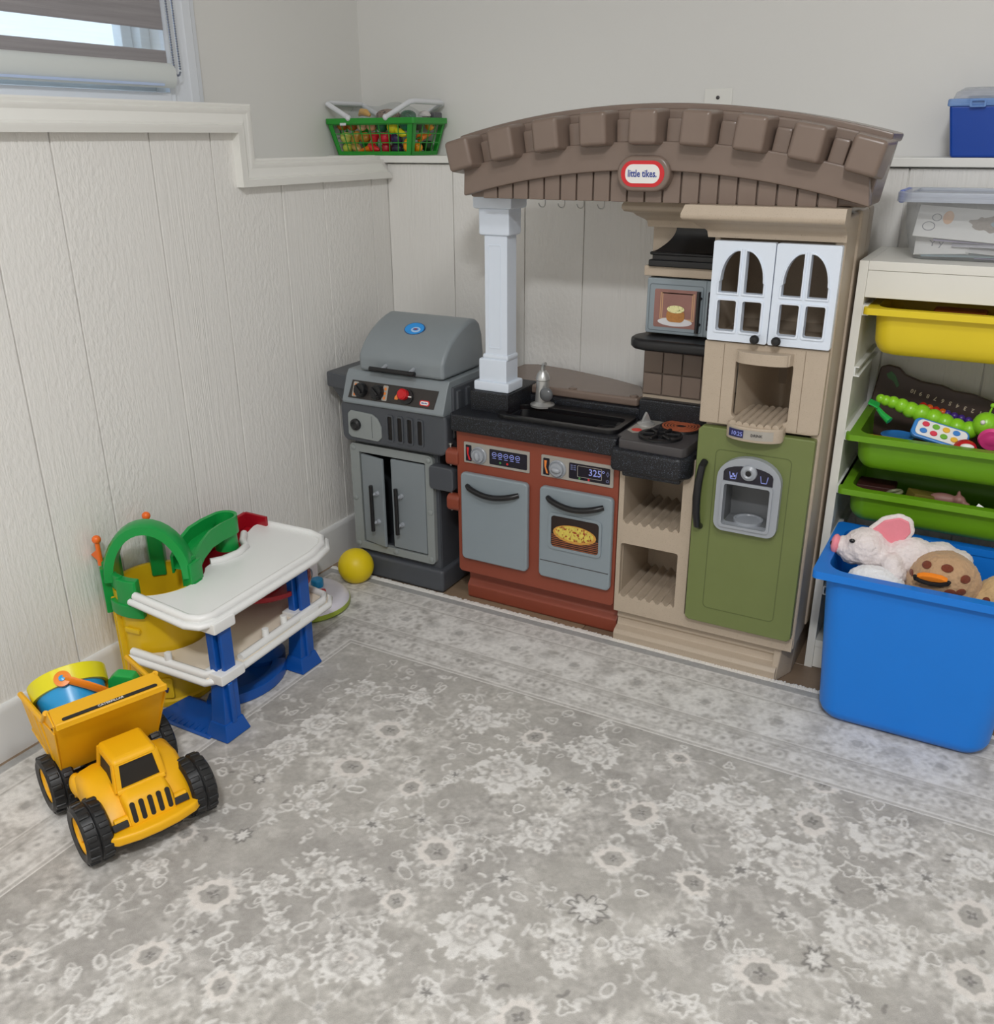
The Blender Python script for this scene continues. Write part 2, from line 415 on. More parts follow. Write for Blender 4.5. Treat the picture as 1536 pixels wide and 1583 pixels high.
# --- roof arch
AX, AR, AZ = 0.945, 1.75, -0.558
def pol(a, r): return (AX+r*math.sin(a), AZ+r*math.cos(a))
A0 = math.radians(14.6)
core = [(0.520, 1.047)]+[pol(-A0+2*A0*i/40, 1.782) for i in range(41)]+[(1.374, 1.047)]
arch = part('roof_arch', G().prism(core, -0.412, -0.27, 'y', 0.006, 2), m_brown, K)
def low(x): return 1.108-0.058*((x-AX)/0.43)**2
lo = [(0.515+0.865*i/40, max(1.047, low(0.515+0.865*i/40))) for i in range(41)]
hi = [pol(-A0*0.985+2*A0*0.985*i/40, 1.722) for i in range(41)]
part('arch_band', G().prism(lo+hi[::-1], -0.436, -0.40, 'y', 0.005, 2), m_brown, arch)
part('arch_rim', G().prism([pol(-A0*1.01+2*A0*1.01*i/40, 1.776) for i in range(41)]+[pol(A0*1.01-2*A0*1.01*i/40, 1.792) for i in range(41)], -0.405, -0.262, 'y', 0.004, 2), m_brown, arch)
for i in range(9):
    a = math.radians(-13.95+i*27.9/8); c = pol(a, 1.747)
    mt = T(c[0], 0, c[1]) @ RY(a)
    w0, w1, h0, h1 = 0.037, 0.029, 0.036, 0.031
    part('roof_block', G().hexa([(-w0, -0.405, -h0), (w0, -0.405, -h0), (w0, -0.405, h0), (-w0, -0.405, h0),
                                 (-w1, -0.472, -h1), (w1, -0.472, -h1), (w1, -0.472, h1+0.001), (-w1, -0.472, h1+0.001)], 0.008, 3, mt), m_brown, arch)
for i in range(8):
    a = math.radians(-13.95+(i+0.5)*27.9/8); c = pol(a, 1.741)
    part('roof_block_small', G().box(-0.016, 0.016, -0.432, -0.40, -0.024, 0.024, 0.006, 2, T(c[0], 0, c[1]) @ RY(a)), m_brown, arch)
# slatted gable under the band
sx = [0.556+0.0383*i for i in range(21)]
for a, b_ in zip(sx[:-1], sx[1:]):
    za, zb = low(a)+0.006, low(b_)+0.006
    if max(za, zb) < 1.058: continue
    part('slat', G().prism([(a+0.0016, 1.046), (b_-0.0016, 1.046), (b_-0.0016, max(1.05, zb)), (a+0.0016, max(1.05, za))], -0.420, -0.405, 'y', 0.0022, 2), m_brown, arch)
# badge
bd = part('badge', G().prism(rrect(0.886, 0.999, 1.068, 1.137, 0.034, 8), -0.446, -0.41, 'y', 0.006, 3), m_brown, K)
decal('badge_ring', rrect(0.8965, 0.9885, 1.0775, 1.1275, 0.025, 8), -0.4455, m_redsticker, bd, 0.0015)
decal('badge_field', rrect(0.906, 0.979, 1.0845, 1.1205, 0.016, 8), -0.447, m_print_white, bd, 0.0008)
part('badge_lettering', text_g('little tikes.', 0.0190, T(0.9425, -0.4482, 1.1025) @ FRONT, 0.0004, 0.0002, sx=0.78), m_print_blue, bd, 0)
# hooks under the arch
for x in (0.683, 0.731, 0.777, 0.826):
    pts = [(x, -0.36, 1.05), (x, -0.36, 1.035)]+[(x-0.008+0.008*math.cos(t), -0.36+0.002*math.sin(t), 1.035-0.009*math.sin(t)) for t in [PI*k/8 for k in range(9)]]
    part('hook', G().tube(pts, 0.0013, 6), m_screw, K)

# --- white column
col = part('column', G().box(0.514, 0.577, -0.343, -0.293, 0.64, 0.965, 0.004), m_white, K)
part('capital', G().box(0.503, 0.586, -0.350, -0.286, 0.958, 1.022, 0.006).box(0.492, 0.596, -0.358, -0.276, 1.018, 1.0465, 0.006), m_white, col)
part('column_base', G().box(0.499, 0.578, -0.350, -0.286, 0.602, 0.664, 0.005).box(0.488, 0.588, -0.357, -0.278, 0.583, 0.608, 0.005).box(0.508, 0.581, -0.347, -0.29, 0.66, 0.676, 0.006), m_white, col)
part('inset_panel', G().prism(rrect(0.525, 0.560, 0.69, 0.937, 0.003), -0.3442, -0.340, 'y', 0.001, 1, holes=[rrect(0.5275, 0.5575, 0.6925, 0.9345, 0.003)]), m_white, col)

# --- countertop with sink
def counter_top():
    g = G()
    outer = [(0.449, -0.15), (0.449, -0.41), (0.462, -0.426), (0.905, -0.426), (0.905, -0.15)]
    hole = rrect(0.592, 0.880, -0.392, -0.287, 0.02)
    g.prism(outer, 0.489, 0.533, 'z', 0.006, 3, holes=[hole])
    return g
ct = part('countertop', counter_top(), m_counter, K)
part('back_ledge', G().box(0.45, 0.90, -0.244, -0.14, 0.52, 0.558, 0.006).box(0.893, 1.088, -0.262, -0.20, 0.52, 0.588, 0.006), m_counter, ct)
part('column_plinth', G().box(0.481, 0.592, -0.366, -0.20, 0.53, 0.5835, 0.005), m_counter, ct)
m_basin = mat('black_basin', C(20, 20, 22), 0.28, 0.08)
part('sink_rim', G().prism(rrect(0.572, 0.893, -0.404, -0.250, 0.028), 0.531, 0.543, 'z', 0.004, 2, holes=[rrect(0.590, 0.878, -0.388, -0.290, 0.022)]), m_basin, ct)
r0, r1 = rrect(0.588, 0.880, -0.391, -0.287, 0.022), rrect(0.606, 0.800, -0.378, -0.298, 0.02)
part('sink_basin', G().loft([[(x, y, 0.536) for x, y in r0], [(x, y, 0.455) for x, y in r1]], (False, True)), m_basin, ct, 50)
part('drainboard', G().box(0.81, 0.876, -0.385, -0.292, 0.515, 0.522, 0.002).box(0.815, 0.87, -0.36, -0.354, 0.52, 0.525, 0.001).box(0.815, 0.87, -0.335, -0.329, 0.52, 0.525, 0.001).box(0.815, 0.87, -0.31, -0.304, 0.52, 0.525, 0.001), m_basin, ct)
fx, fy = 0.640, -0.272
fc = part('faucet', G().lathe([(0.0, 0.0), (0.031, 0.0), (0.031, 0.005), (0.024, 0.007), (0.019, 0.012), (0.0165, 0.05), (0.0165, 0.066), (0.018, 0.068), (0.018, 0.072), (0.014, 0.083), (0.009, 0.09), (0.006, 0.091), (0.0, 0.091)], 24, (fx, fy, 0.54)), m_chrome, K)
part('spout', G().tube([(fx, fy, 0.625), (fx+0.001, fy-0.001, 0.640), (fx+0.004, fy-0.003, 0.648), (fx+0.010, fy-0.006, 0.650)], [0.006, 0.0055, 0.005, 0.0045], 10), m_chrome, fc)
part('knob', G().ball((fx+0.022, fy-0.024, 0.577), (0.018, 0.010, 0.018), 20), mat('grey_knob', C(96, 98, 100), 0.25, 0.03), fc)

# --- brown fold-out table behind the counter
tab = [(0.53, -0.236), (0.880, -0.236), (0.888, -0.20), (0.845, -0.112), (0.74, -0.066), (0.60, -0.026), (0.50, -0.012), (0.462, -0.03), (0.455, -0.10), (0.47, -0.2)]
tt = part('side_table', G().prism(tab, 0.558, 0.580, 'z', 0.006, 3), m_brown, K)
for x in (0.70, 0.865): part('peg', G().lathe([(0.011, 0.0), (0.011, 0.003), (0.007, 0.005), (0.0, 0.005)], 16, (x, -0.220, 0.579)), m_brown, tt)

# --- red cabinet with two doors
red_out = [(0.462, 0.10), (0.470, 0.093), (0.900, 0.093), (0.907, 0.10), (0.907, 0.495), (0.462, 0.495)]
rc = part('cabinet_front', G().prism(red_out, -0.404, -0.15, 'y', 0.004, 2), m_red, K)
part('toe_kick', G().prism([(-0.20, 0.0), (-0.368, 0.0), (-0.372, 0.006), (-0.376, 0.040), (-0.366, 0.050), (-0.362, 0.056), (-0.364, 0.08), (-0.368, 0.096), (-0.20, 0.096)], 0.470, 0.907, 'x', 0.003, 2), m_red, K)
for z in (0.388, 0.262):
    h = part('hinge', G().prism(rrect(-0.409, -0.375, z-0.0, z+0.045, 0.014), 0.430, 0.468, 'x', 0.004, 2), m_red, K)
    part('hinge_pin', G().lathe([(0.0, -0.004), (0.003, -0.004), (0.003, 0.052), (0.006, 0.053), (0.006, 0.057), (0, 0.058)], 10, (0.437, -0.392, z)), m_screw, h)
def kdoor(name, x0, x1, z0, z1):
    return part(name, G().prism(rrect(x0, x1, z0, z1, 0.012), -0.420, -0.403, 'y', 0.005, 3), m_greyblue, K)
def bow(x0, x1, z, y, sag=0.013, out=0.017):
    pts = [(x0+(x1-x0)*t, y-out*math.sin(PI*min(max(t*1.0, 0), 1))**0.5 if 0 < t < 1 else y, z-sag*(math.sin(PI*t))) for t in [i/14 for i in range(15)]]
    return G().tube(pts, [0.0075 if 0 < i < 14 else 0.0065 for i in range(15)], 12)
d1 = kdoor('dishwasher_door', 0.481, 0.674, 0.140, 0.381)
part('handle', bow(0.502, 0.650, 0.347, -0.420), m_black, d1)
d2 = kdoor('oven_door', 0.707, 0.900, 0.140, 0.383)
part('handle', bow(0.731, 0.877, 0.357, -0.420), m_black, d2)
part('seam', G().box(0.712, 0.896, -0.4206, -0.418, 0.186, 0.188, 0), m_stove, d2)
part('window_frame', G().prism(rrect(0.735, 0.876, 0.224, 0.321, 0.012), -0.4235, -0.418, 'y', 0.0015, 2, holes=[rrect(0.742, 0.869, 0.231, 0.314, 0.009)]), m_greyblue, d2)
m_ovenbg = mat('oven_print_dark', C(42, 30, 26), 0.3, 0.3, 20)
decal('window_print', rrect(0.741, 0.870, 0.230, 0.315, 0.009), -0.4196, m_ovenbg, d2, 0.001)
m_rack = mat('oven_rack_print', C(150, 84, 52), 0.4, 0.2, 60)
g = G()
for i in range(7):
    z = 0.232+i*0.005; g.box(0.743, 0.868, -0.4213, -0.4205, z, z+0.0018, 0)
part('rack_print', g, m_rack, d2)
m_crust = mat('crust_print', C(196, 142, 66), 0.45, 0.25, 60)
m_pizza = mat('pizza_print', C(206, 186, 84), 0.45, 0.3, 140, speck=C(150, 52, 30), spscale=170, spamt=0.55)
decal('pizza_crust_print', ell(0.805, 0.272, 0.0575, 0.0235), -0.4213, m_crust, d2, 0.0006)
decal('pizza_print', ell(0.805, 0.274, 0.051, 0.0195), -0.4219, m_pizza, d2, 0.0006)
# control panels
def cpanel(x0, x1, z0, z1, dx):
    p = part('control_panel', G().prism(rrect(x0, x1, z0, z1, 0.003), -0.4075, -0.402, 'y', 0.001, 1), m_sticker, K)
    return p
p1 = cpanel(0.486, 0.673, 0.405, 0.460, 0); p2 = cpanel(0.705, 0.894, 0.405, 0.460, 0)
for p, x0, lev in ((p1, 0.486, 0), (p2, 0.705, 1)):
    decal('level_sticker', rrect(x0+0.006, x0+0.023, 0.410, 0.453, 0.002), -0.4072, m_lcd, p)
    cz = 0.430; cx = x0+0.045
    decal('level_print', [(x0+0.015, 0.414), (x0+0.020, 0.414), (x0+0.014, 0.430), (x0+0.016, 0.447), (x0+0.009, 0.447), (x0+0.010, 0.430)], -0.4077, m_orange if lev else m_redsticker, p)
    part('dial', G().lathe([(0.0225, 0.0), (0.0225, 0.004), (0.020, 0.006), (0.0185, 0.004), (0.0175, 0.004), (0.0165, 0.011), (0.0, 0.012)], 28, mtx=T(cx, -0.407, cz) @ RX(PI/2)), m_silver, p)
    part('dial_grip', G().ball((0, 0, 0.012), (0.0075, 0.013, 0.008), 16, T(cx, -0.407, cz) @ RX(PI/2) @ RZ(0.2 if not lev else 1.45)), m_silver, p)
    decal('display', rrect(x0+0.075, x0+0.181, 0.412, 0.452, 0.003), -0.4072, m_lcd, p)
g = G()
for i in range(5):
    c = (0.575+i*0.0165, 0.439); g.prism(ell(c[0], c[1], 0.0064, 0.0064, 16), -0.4078, -0.4083, 'y', 0, holes=[ell(c[0], c[1], 0.005, 0.005, 16)])
    g.box(c[0]-0.003, c[0]+0.003, -0.4083, -0.4078, c[1]-0.001, c[1]+0.001, 0)
    g.box(c[0]-0.005, c[0]+0.005, -0.4083, -0.4078, c[1]-0.0105, c[1]-0.009, 0)
part('icon_print', g, m_lcdtext, p1)
decal('green_dot_print', ell(0.592, 0.4195, 0.003, 0.003, 12), -0.4078, mat('green_print', C(70, 130, 70), 0.4), p1)
decal('red_dot_print', ell(0.612, 0.4195, 0.003, 0.003, 12), -0.4078, m_redsticker, p1)
part('display_digits', text_g('325°', 0.0235, T(0.852, -0.4081, 0.434) @ FRONT, 0.0002, 0.0002, sx=0.95), m_lcdtext, p2, 0)
decal('digit_frame_print', rrect(0.802, 0.865, 0.419, 0.4475, 0.002), -0.4078, m_sticker, p2, 0.0003, holes=[rrect(0.803, 0.864, 0.420, 0.4465, 0.002)])
g = G()
for i in range(3):
    for j in range(2): g.box(0.784+j*0.008, 0.790+j*0.008, -0.4083, -0.4078, 0.444-i*0.005, 0.447-i*0.005, 0)
g.prism([(0.876, 0.437), (0.880, 0.445), (0.884, 0.437), (0.880, 0.430)], -0.4078, -0.4083, 'y', 0, holes=[[(0.878, 0.437), (0.880, 0.441), (0.882, 0.437), (0.880, 0.433)]])
g.prism(ell(0.880, 0.420, 0.004, 0.004, 10), -0.4078, -0.4083, 'y', 0, holes=[ell(0.880, 0.420, 0.002, 0.002, 10)])
part('icon_print', g, mat('dim_print', C(92, 96, 130), 0.4), p2)
decal('green_dot_print', ell(0.808, 0.4155, 0.0028, 0.0028, 12), -0.4078, MATS['green_print'], p2)
decal('red_dot_print', ell(0.832, 0.4155, 0.0028, 0.0028, 12), -0.4078, m_redsticker, p2)

# --- stove
sp = part('stove_pad', G().prism([(0.886, -0.18), (0.886, -0.40), (0.900, -0.446), (1.062, -0.452), (1.084, -0.425), (1.086, -0.18)], 0.463, 0.517, 'z', 0.010, 3).box(0.925, 1.065, -0.44, -0.30, 0.452, 0.47, 0.006), m_counter, K)
st = part('stove_plate', G().prism([(0.896, -0.40), (0.91, -0.412), (0.912, -0.433), (1.062, -0.440), (1.072, -0.425), (1.08, -0.215), (0.900, -0.215)], 0.512, 0.538, 'z', 0.005, 2), m_stove, sp)
def burner_red():
    g = G()
    for r in (0.012, 0.019, 0.026, 0.033, 0.040): g.lathe([(r, 0.0), (r+0.0045, 0.0), (r+0.0045, 0.0022), (r, 0.0022), (r, 0)], 36, (1.012, -0.292, 0.5425))
    return g
part('burner_base', G().lathe([(0.0, 0.006), (0.049, 0.006), (0.051, 0.0), (0.0, 0.0)], 36, (1.012, -0.292, 0.537)), m_black, sp)
part('burner_coil', burner_red(), mat('coil_print', C(172, 92, 62, 1.2), 0.4, 0.1), sp)
g = G().lathe([(0.040, 0.0), (0.050, 0.0), (0.050, 0.006), (0.040, 0.006), (0.040, 0)], 36, (0.992, -0.378, 0.538))
g.lathe([(0.010, 0.0), (0.016, 0.0), (0.016, 0.007), (0.010, 0.007), (0.010, 0)], 20, (0.992, -0.378, 0.538))
for i in range(6):
    a = i*PI/3+0.3; g.box(0.012, 0.045, -0.004, 0.004, 0.002, 0.010, 0.002, 1, T(0.992, -0.378, 0.538) @ RZ(a))
part('burner_grate', g, m_black, sp)
decal_g = G().prism([(0.905, -0.362), (0.925, -0.378), (0.95, -0.36), (0.952, -0.30), (0.966, -0.245), (0.945, -0.225), (0.91, -0.24), (0.906, -0.30)], 0.5378, 0.5386, 'z', 0)
part('control_sticker', decal_g, m_sticker, sp)
part('start_button_print', G().prism(ell(0.925, -0.352, 0.012, 0.012), 0.5385, 0.5392, 'z', 0), mat('bright_red_print', C(214, 62, 52), 0.4), sp)
part('timer_knob', G().lathe([(0.0, 0.0), (0.021, 0.0), (0.021, 0.004), (0.010, 0.008), (0.0, 0.009)], 24, (0.928, -0.300, 0.538)).prism([(-0.012, 0.0), (0.012, 0.0), (0.004, 0.018), (0.0, 0.024), (-0.004, 0.018)], -0.004, 0.004, 'y', 0.001, 2, mtx=T(0.928, -0.300, 0.545) @ RZ(0.8)), m_chrome, sp)

# --- tan shelf unit with two cubbies
su_out = [(0.909, 0.086), (1.341, 0.086), (1.341, 0.120), (1.087, 0.120), (1.087, 0.505), (0.909, 0.505)]
h1 = [(0.922, 0.340), (1.061, 0.314), (1.061, 0.470), (0.922, 0.470)]
c1 = rrect(0.922, 1.061, 0.322, 0.47, 0.006); c2 = rrect(0.920, 1.061, 0.128, 0.270, 0.006)
su = part('shelf_unit', G().prism(su_out, -0.405, -0.385, 'y', 0.004, 2, holes=[c1, c2]), m_tan, K)
part('shelf_walls', G().box(0.909, 0.921, -0.39, -0.14, 0.086, 0.505, 0).box(1.062, 1.087, -0.39, -0.14, 0.086, 0.505, 0).box(0.915, 1.08, -0.205, -0.19, 0.086, 0.505, 0).box(0.915, 1.08, -0.39, -0.19, 0.275, 0.315, 0).box(0.915, 1.08, -0.39, -0.19, 0.086, 0.122, 0), m_tan, su)
def ripple(z):
    g = G(); n = 40; top0 = []; top1 = []; b0 = []; b1 = []
    for i in range(n+1):
        x = 0.921+0.141*i/n; dz = 0.0055*math.cos(2*PI*i/n*6.5)
        top0.append((x, -0.404, z+dz)); top1.append((x, -0.20, z+dz)); b0.append((x, -0.404, z-0.014)); b1.append((x, -0.20, z-0.014))
    g.add(top0+top1+b0+b1, [(i, i+1, n+1+i+1, n+1+i) for i in range(n)]+[(2*(n+1)+i, 2*(n+1)+i+1, i+1, i) for i in range(n)])
    return g
part('ribbed_shelf', ripple(0.325), m_tan, su, 60); part('ribbed_shelf', ripple(0.131), m_tan, su, 60)
part('plinth', G().prism([(-0.19, 0.0), (-0.398, 0.0), (-0.408, 0.006), (-0.410, 0.026), (-0.402, 0.034), (-0.384, 0.040), (-0.380, 0.056), (-0.386, 0.062), (-0.384, 0.076), (-0.372, 0.088), (-0.19, 0.088)], 0.912, 1.312, 'x', 0.002, 2).hexa([(1.30, -0.405, 0.0), (1.312, -0.405, 0.0), (1.336, -0.345, 0.0), (1.336, -0.14, 0), (1.30, -0.385, 0.088), (1.318, -0.385, 0.088), (1.34, -0.35, 0.088), (1.34, -0.14, 0.088)], 0.003), m_tan, K)
# --- fridge and tower
tw = part('tower_body', G().box(1.087, 1.335, -0.352, -0.14, 0.115, 0.60, 0.004), m_tan, K)
part('side_panel', G().prism([(-0.402, 0.09), (-0.13, 0.09), (-0.13, 1.04), (-0.24, 1.04), (-0.30, 1.03), (-0.405, 1.03)], 1.322, 1.344, 'x', 0.006, 3).box(1.33, 1.350, -0.29, -0.20, 0.10, 1.036, 0.008).box(1.33, 1.348, -0.19, -0.13, 0.10, 1.036, 0.006), m_tan, tw)
fd = part('fridge_door', G().prism([(1.094, 0.128), (1.102, 0.120), (1.330, 0.120), (1.338, 0.128), (1.338, 0.588), (1.335, 0.592), (1.10, 0.592), (1.092, 0.584)], -0.424, -0.401, 'y', 0.004, 3, holes=[rrect(1.162, 1.264, 0.380, 0.480, 0.006)]), m_olive, K)
def groove(x0, x1, z0, z1, y, m, parent, wd=0.0022, r=0.012):
    return part('moulded_line', G().prism(rrect(x0, x1, z0, z1, r), y-0.0004, y+0.002, 'y', 0, holes=[rrect(x0+wd, x1-wd, z0+wd, z1-wd, r-0.002)]), m, parent)
groove(1.134, 1.297, 0.160, 0.546, -0.424, mat('olive_line', C(88, 98, 54), 0.4), fd)
part('handle', G().tube([(1.112, -0.424, 0.512), (1.111, -0.440, 0.505), (1.108, -0.446, 0.47), (1.107, -0.448, 0.435), (1.108, -0.446, 0.40), (1.111, -0.440, 0.367), (1.112, -0.424, 0.36)], [0.008, 0.008, 0.0085, 0.009, 0.0085, 0.008, 0.008], 12), m_black, fd)
# ice and water dispenser
do = [(1.147, 0.378)]+[]
dout = rrect(1.146, 1.283, 0.366, 0.50, 0.02)
dout = [p for p in dout if p[1] < 0.47]
arc = [(1.2145+0.0685*math.cos(t), 0.488+0.052*math.sin(t)) for t in [PI*i/14 for i in range(15)]]
lowp = [p for p in rrect(1.146, 1.283, 0.366, 0.50, 0.022, 6) if p[1] < 0.43]
lowr = sorted([p for p in lowp if p[0] > 1.2145], key=lambda p: (p[1], p[0])); lowl = sorted([p for p in lowp if p[0] <= 1.2145], key=lambda p: (-p[1], p[0]))
dp = part('water_dispenser', G().prism(lowr+arc+lowl, -0.441, -0.420, 'y', 0.006, 3, holes=[rrect(1.164, 1.262, 0.382, 0.478, 0.006)]), m_silver, fd)
fdp = dp
g = G().box(1.160, 1.266, -0.418, -0.417, 0.378, 0.482, 0)
part('dispenser_recess', G().box(1.158, 1.268, -0.366, -0.362, 0.376, 0.484, 0).box(1.158, 1.1635, -0.438, -0.364, 0.378, 0.482, 0).box(1.2625, 1.268, -0.438, -0.364, 0.378, 0.482, 0).box(1.160, 1.266, -0.438, -0.364, 0.376, 0.3815, 0).box(1.160, 1.266, -0.438, -0.364, 0.4785, 0.484, 0), mat('recess_grey', C(104, 106, 108), 0.45), fd)
part('dispenser_tray', G().lathe([(0.0, 0.0), (0.032, 0.0), (0.032, 0.006), (0.028, 0.006), (0.026, 0.003), (0.0, 0.003)], 24, (1.213, -0.400, 0.3815)), m_silver, fd)
part('dispenser_rim', G().prism(rrect(1.158, 1.268, 0.376, 0.4835, 0.008), -0.4445, -0.439, 'y', 0.0015, 2, holes=[rrect(1.164, 1.262, 0.382, 0.477, 0.006)]), m_silver, fd)
parc = [(1.160, 0.484), (1.266, 0.484), (1.266, 0.503)]+[(1.213+0.053*math.cos(t), 0.503+0.018*math.sin(t)) for t in [PI*i/10 for i in range(11)]]+[(1.160, 0.503)]
decal('dispenser_print', parc, -0.4408, m_lcd, fd, 0.0008)
part('nozzle', G().lathe([(0.0, -0.0), (0.006, 0.0), (0.0065, 0.008), (0.010, 0.010), (0.0165, 0.006), (0.018, 0.0)], 24, mtx=T(1.214, -0.4405, 0.508) @ RX(PI/2)), m_silver, fd)
part('nozzle_hole', G().lathe([(0.0, 0.0), (0.0062, 0.0), (0.0062, 0.0072), (0.0, 0.0072)], 16, mtx=T(1.214, -0.4405, 0.508) @ RX(PI/2)), m_black, fd)
g = G()
for cx in (1.181, 1.247):
    for a, b_ in (((-0.008, 0.008), (-0.0055, -0.007)), ((-0.0055, -0.007), (0.0055, -0.007)), ((0.0055, -0.007), (0.008, 0.008))):
        g.tube([(cx+a[0], -0.4418, 0.497+a[1]), (cx+b_[0], -0.4418, 0.497+b_[1])], 0.0008, 5)
for dx, dz in ((-0.003, 0.0), (0.003, 0.002), (0.0, 0.006)): g.box(1.181+dx-0.002, 1.181+dx+0.002, -0.4424, -0.4416, 0.495+dz-0.002, 0.495+dz+0.002, 0)
part('cup_icon_print', g, m_lcdtext, fd)
# coffee niche above the fridge
nz0, nz1 = 0.598, 0.776
ni = part('niche_panel', G().prism([(1.089, nz0), (1.322, nz0), (1.340, nz0+0.004), (1.341, nz1), (1.088, nz1)], -0.416, -0.398, 'y', 0.004, 2, holes=[rrect(1.158, 1.274, 0.618, 0.742, 0.008)]), m_tan, K)
m_tanline = mat('tan_line', C(132, 116, 98), 0.5)
for x_ in (1.1305, 1.2955): part('seam', G().box(x_, x_+0.0015, -0.4163, -0.41, nz0+0.004, nz1-0.004, 0), m_tanline, ni)
back = [(1.160+0.114*i/16, -0.30+0.08*math.sin(PI*i/16)-0.10*(1-math.sin(PI*i/16)), 0) for i in range(17)]
g = G(); n = len(back)
g.add([(x, y, 0.60) for x, y, z in back]+[(x, y, 0.76) for x, y, z in back], [(i, i+1, n+i+1, n+i) for i in range(n-1)])
g.box(1.15, 1.28, -0.40, -0.20, 0.742, 0.76, 0)
part('niche_back', g, m_tan, ni, 60)
part('niche_dent', G().prism(rrect(1.196, 1.246, 0.655, 0.725, 0.02), -0.226, -0.222, 'y', 0.001, 1), m_tanline, ni)
vis = [(1.156, -0.41), (1.162, -0.432)]+[(1.216+0.052*math.sin(t), -0.432-0.016*math.cos(t)) for t in [(-PI/2+PI*i/10) for i in range(11)]]+[(1.270, -0.432), (1.276, -0.41)]
part('niche_visor', G().prism(vis, 0.740, 0.764, 'z', 0.004, 2), m_tan, ni)
trayo = [(1.155, -0.405), (1.155, -0.43)]+[(1.2145+0.0595*math.sin(t), -0.430-0.030*math.cos(t)) for t in [(-PI/2+PI*i/12) for i in range(13)]]+[(1.274, -0.405)]
tr = part('niche_tray', G().prism(trayo, 0.580, 0.612, 'z', 0.004, 2), m_tan, ni)
g = G()
for i in range(7):
    x = 1.170+i*0.0148; d = math.sqrt(max(0.0, 1-((x-1.2145)/0.06)**2)); g.tube([(x+0.006, -0.31, 0.617), (x, -0.425-0.028*d, 0.613)], 0.0075, 8)
g.prism(trayo[:1]+[(1.16, -0.30), (1.27, -0.30)]+trayo[-1:], 0.60, 0.612, 'z', 0)
part('niche_ribs', g, m_tan, ni, 60)
def curved_decal(x0, x1, z0, z1, off, n=12):
    g = G(); P0 = []
    for i in range(n+1):
        x = x0+(x1-x0)*i/n; t = math.asin(max(-1, min(1, (x-1.2145)/0.0595))); P0.append((x, -0.430-0.030*math.cos(t)-off))
    g.add([(x, y, z0) for x, y in P0]+[(x, y, z1) for x, y in P0], [(i, i+1, n+2+i, n+1+i) for i in range(n)]); return g
part('clock_sticker', curved_decal(1.164, 1.258, 0.5865, 0.6065, 0.0008), m_sticker, ni, 60)
part('clock_display', curved_decal(1.165, 1.198, 0.588, 0.605, 0.0016), mat('clock_print', C(40, 40, 84), 0.3), ni, 60)
part('clock_digits', text_g('10:25', 0.0125, T(1.184, -0.4598, 0.5965) @ RZ(-0.30) @ FRONT, 0.0001, 0.0001), m_lcdtext, ni, 0)
part('sticker_lettering', text_g('DRINK', 0.008, T(1.226, -0.4628, 0.597) @ RZ(0.08) @ FRONT, 0.0001, 0.0001), m_lcd, ni, 0)

# upper cupboard
cu = part('cupboard', G().box(1.088, 1.100, -0.400, -0.14, 0.76, 1.03, 0.002).box(1.09, 1.33, -0.152, -0.14, 0.76, 1.03, 0.0).box(1.09, 1.335, -0.404, -0.14, 0.768, 0.782, 0.002).box(1.09, 1.335, -0.40, -0.14, 0.985, 1.03, 0), m_tan, K)
def arched(x0, x1, z0, z1, left):
    """a pane with a quarter-round outer top corner"""
    n = 10; rx, rz = (x1-x0)*0.95, (z1-z0)*0.72
    if left: return [(x0, z0), (x1, z0), (x1, z1)]+[(x1-rx*math.sin(t), z1-rz+rz*math.cos(t)) for t in [PI/2*i/n for i in range(1, n+1)]]+[(x0, z1-rz-0.002)]
    return [(x0, z0), (x1, z0), (x1, z1-rz-0.002)]+[(x0+rx*math.sin(t), z1-rz+rz*math.cos(t)) for t in [PI/2*(n-i)/n for i in range(0, n)]]+[(x0, z1)]
for i, (a, b_) in enumerate(((1.094, 1.2175), (1.2195, 1.3415))):
    m_ = (a+b_)/2
    hs = [rrect(a+0.017, m_-0.0065, 0.800, 0.862, 0.004), rrect(m_+0.0065, b_-0.017, 0.800, 0.862, 0.004),
          arched(a+0.017, m_-0.0065, 0.877, 0.960, True), arched(m_+0.0065, b_-0.017, 0.877, 0.960, False)]
    d = part('cupboard_door', G().prism(rrect(a, b_, 0.779, 0.978, 0.004), -0.424, -0.405, 'y', 0.003, 2, holes=hs), m_white, K)
    for h_ in hs:
        cx_ = sum(p[0] for p in h_)/len(h_); cz_ = sum(p[1] for p in h_)/len(h_); bw = max(p[0] for p in h_)-min(p[0] for p in h_); bh = max(p[1] for p in h_)-min(p[1] for p in h_)
        mx_, mz_ = (max(p[0] for p in h_)+min(p[0] for p in h_))/2, (max(p[1] for p in h_)+min(p[1] for p in h_))/2
        big = [(mx_+(p[0]-mx_)*(bw+0.008)/bw, mz_+(p[1]-mz_)*(bh+0.008)/bh) for p in h_]
        part('pane_rim', G().prism(big, -0.4265, -0.4225, 'y', 0.0012, 2, holes=[h_]), m_white, d)
    kx = b_-0.021 if i == 0 else a+0.020
    part('knob', G().lathe([(0.0045, 0.0), (0.0045, 0.008), (0.009, 0.012), (0.0095, 0.017), (0.006, 0.021), (0.0, 0.022)], 18, mtx=T(kx, -0.423, 0.790) @ RX(PI/2)), m_black, d)
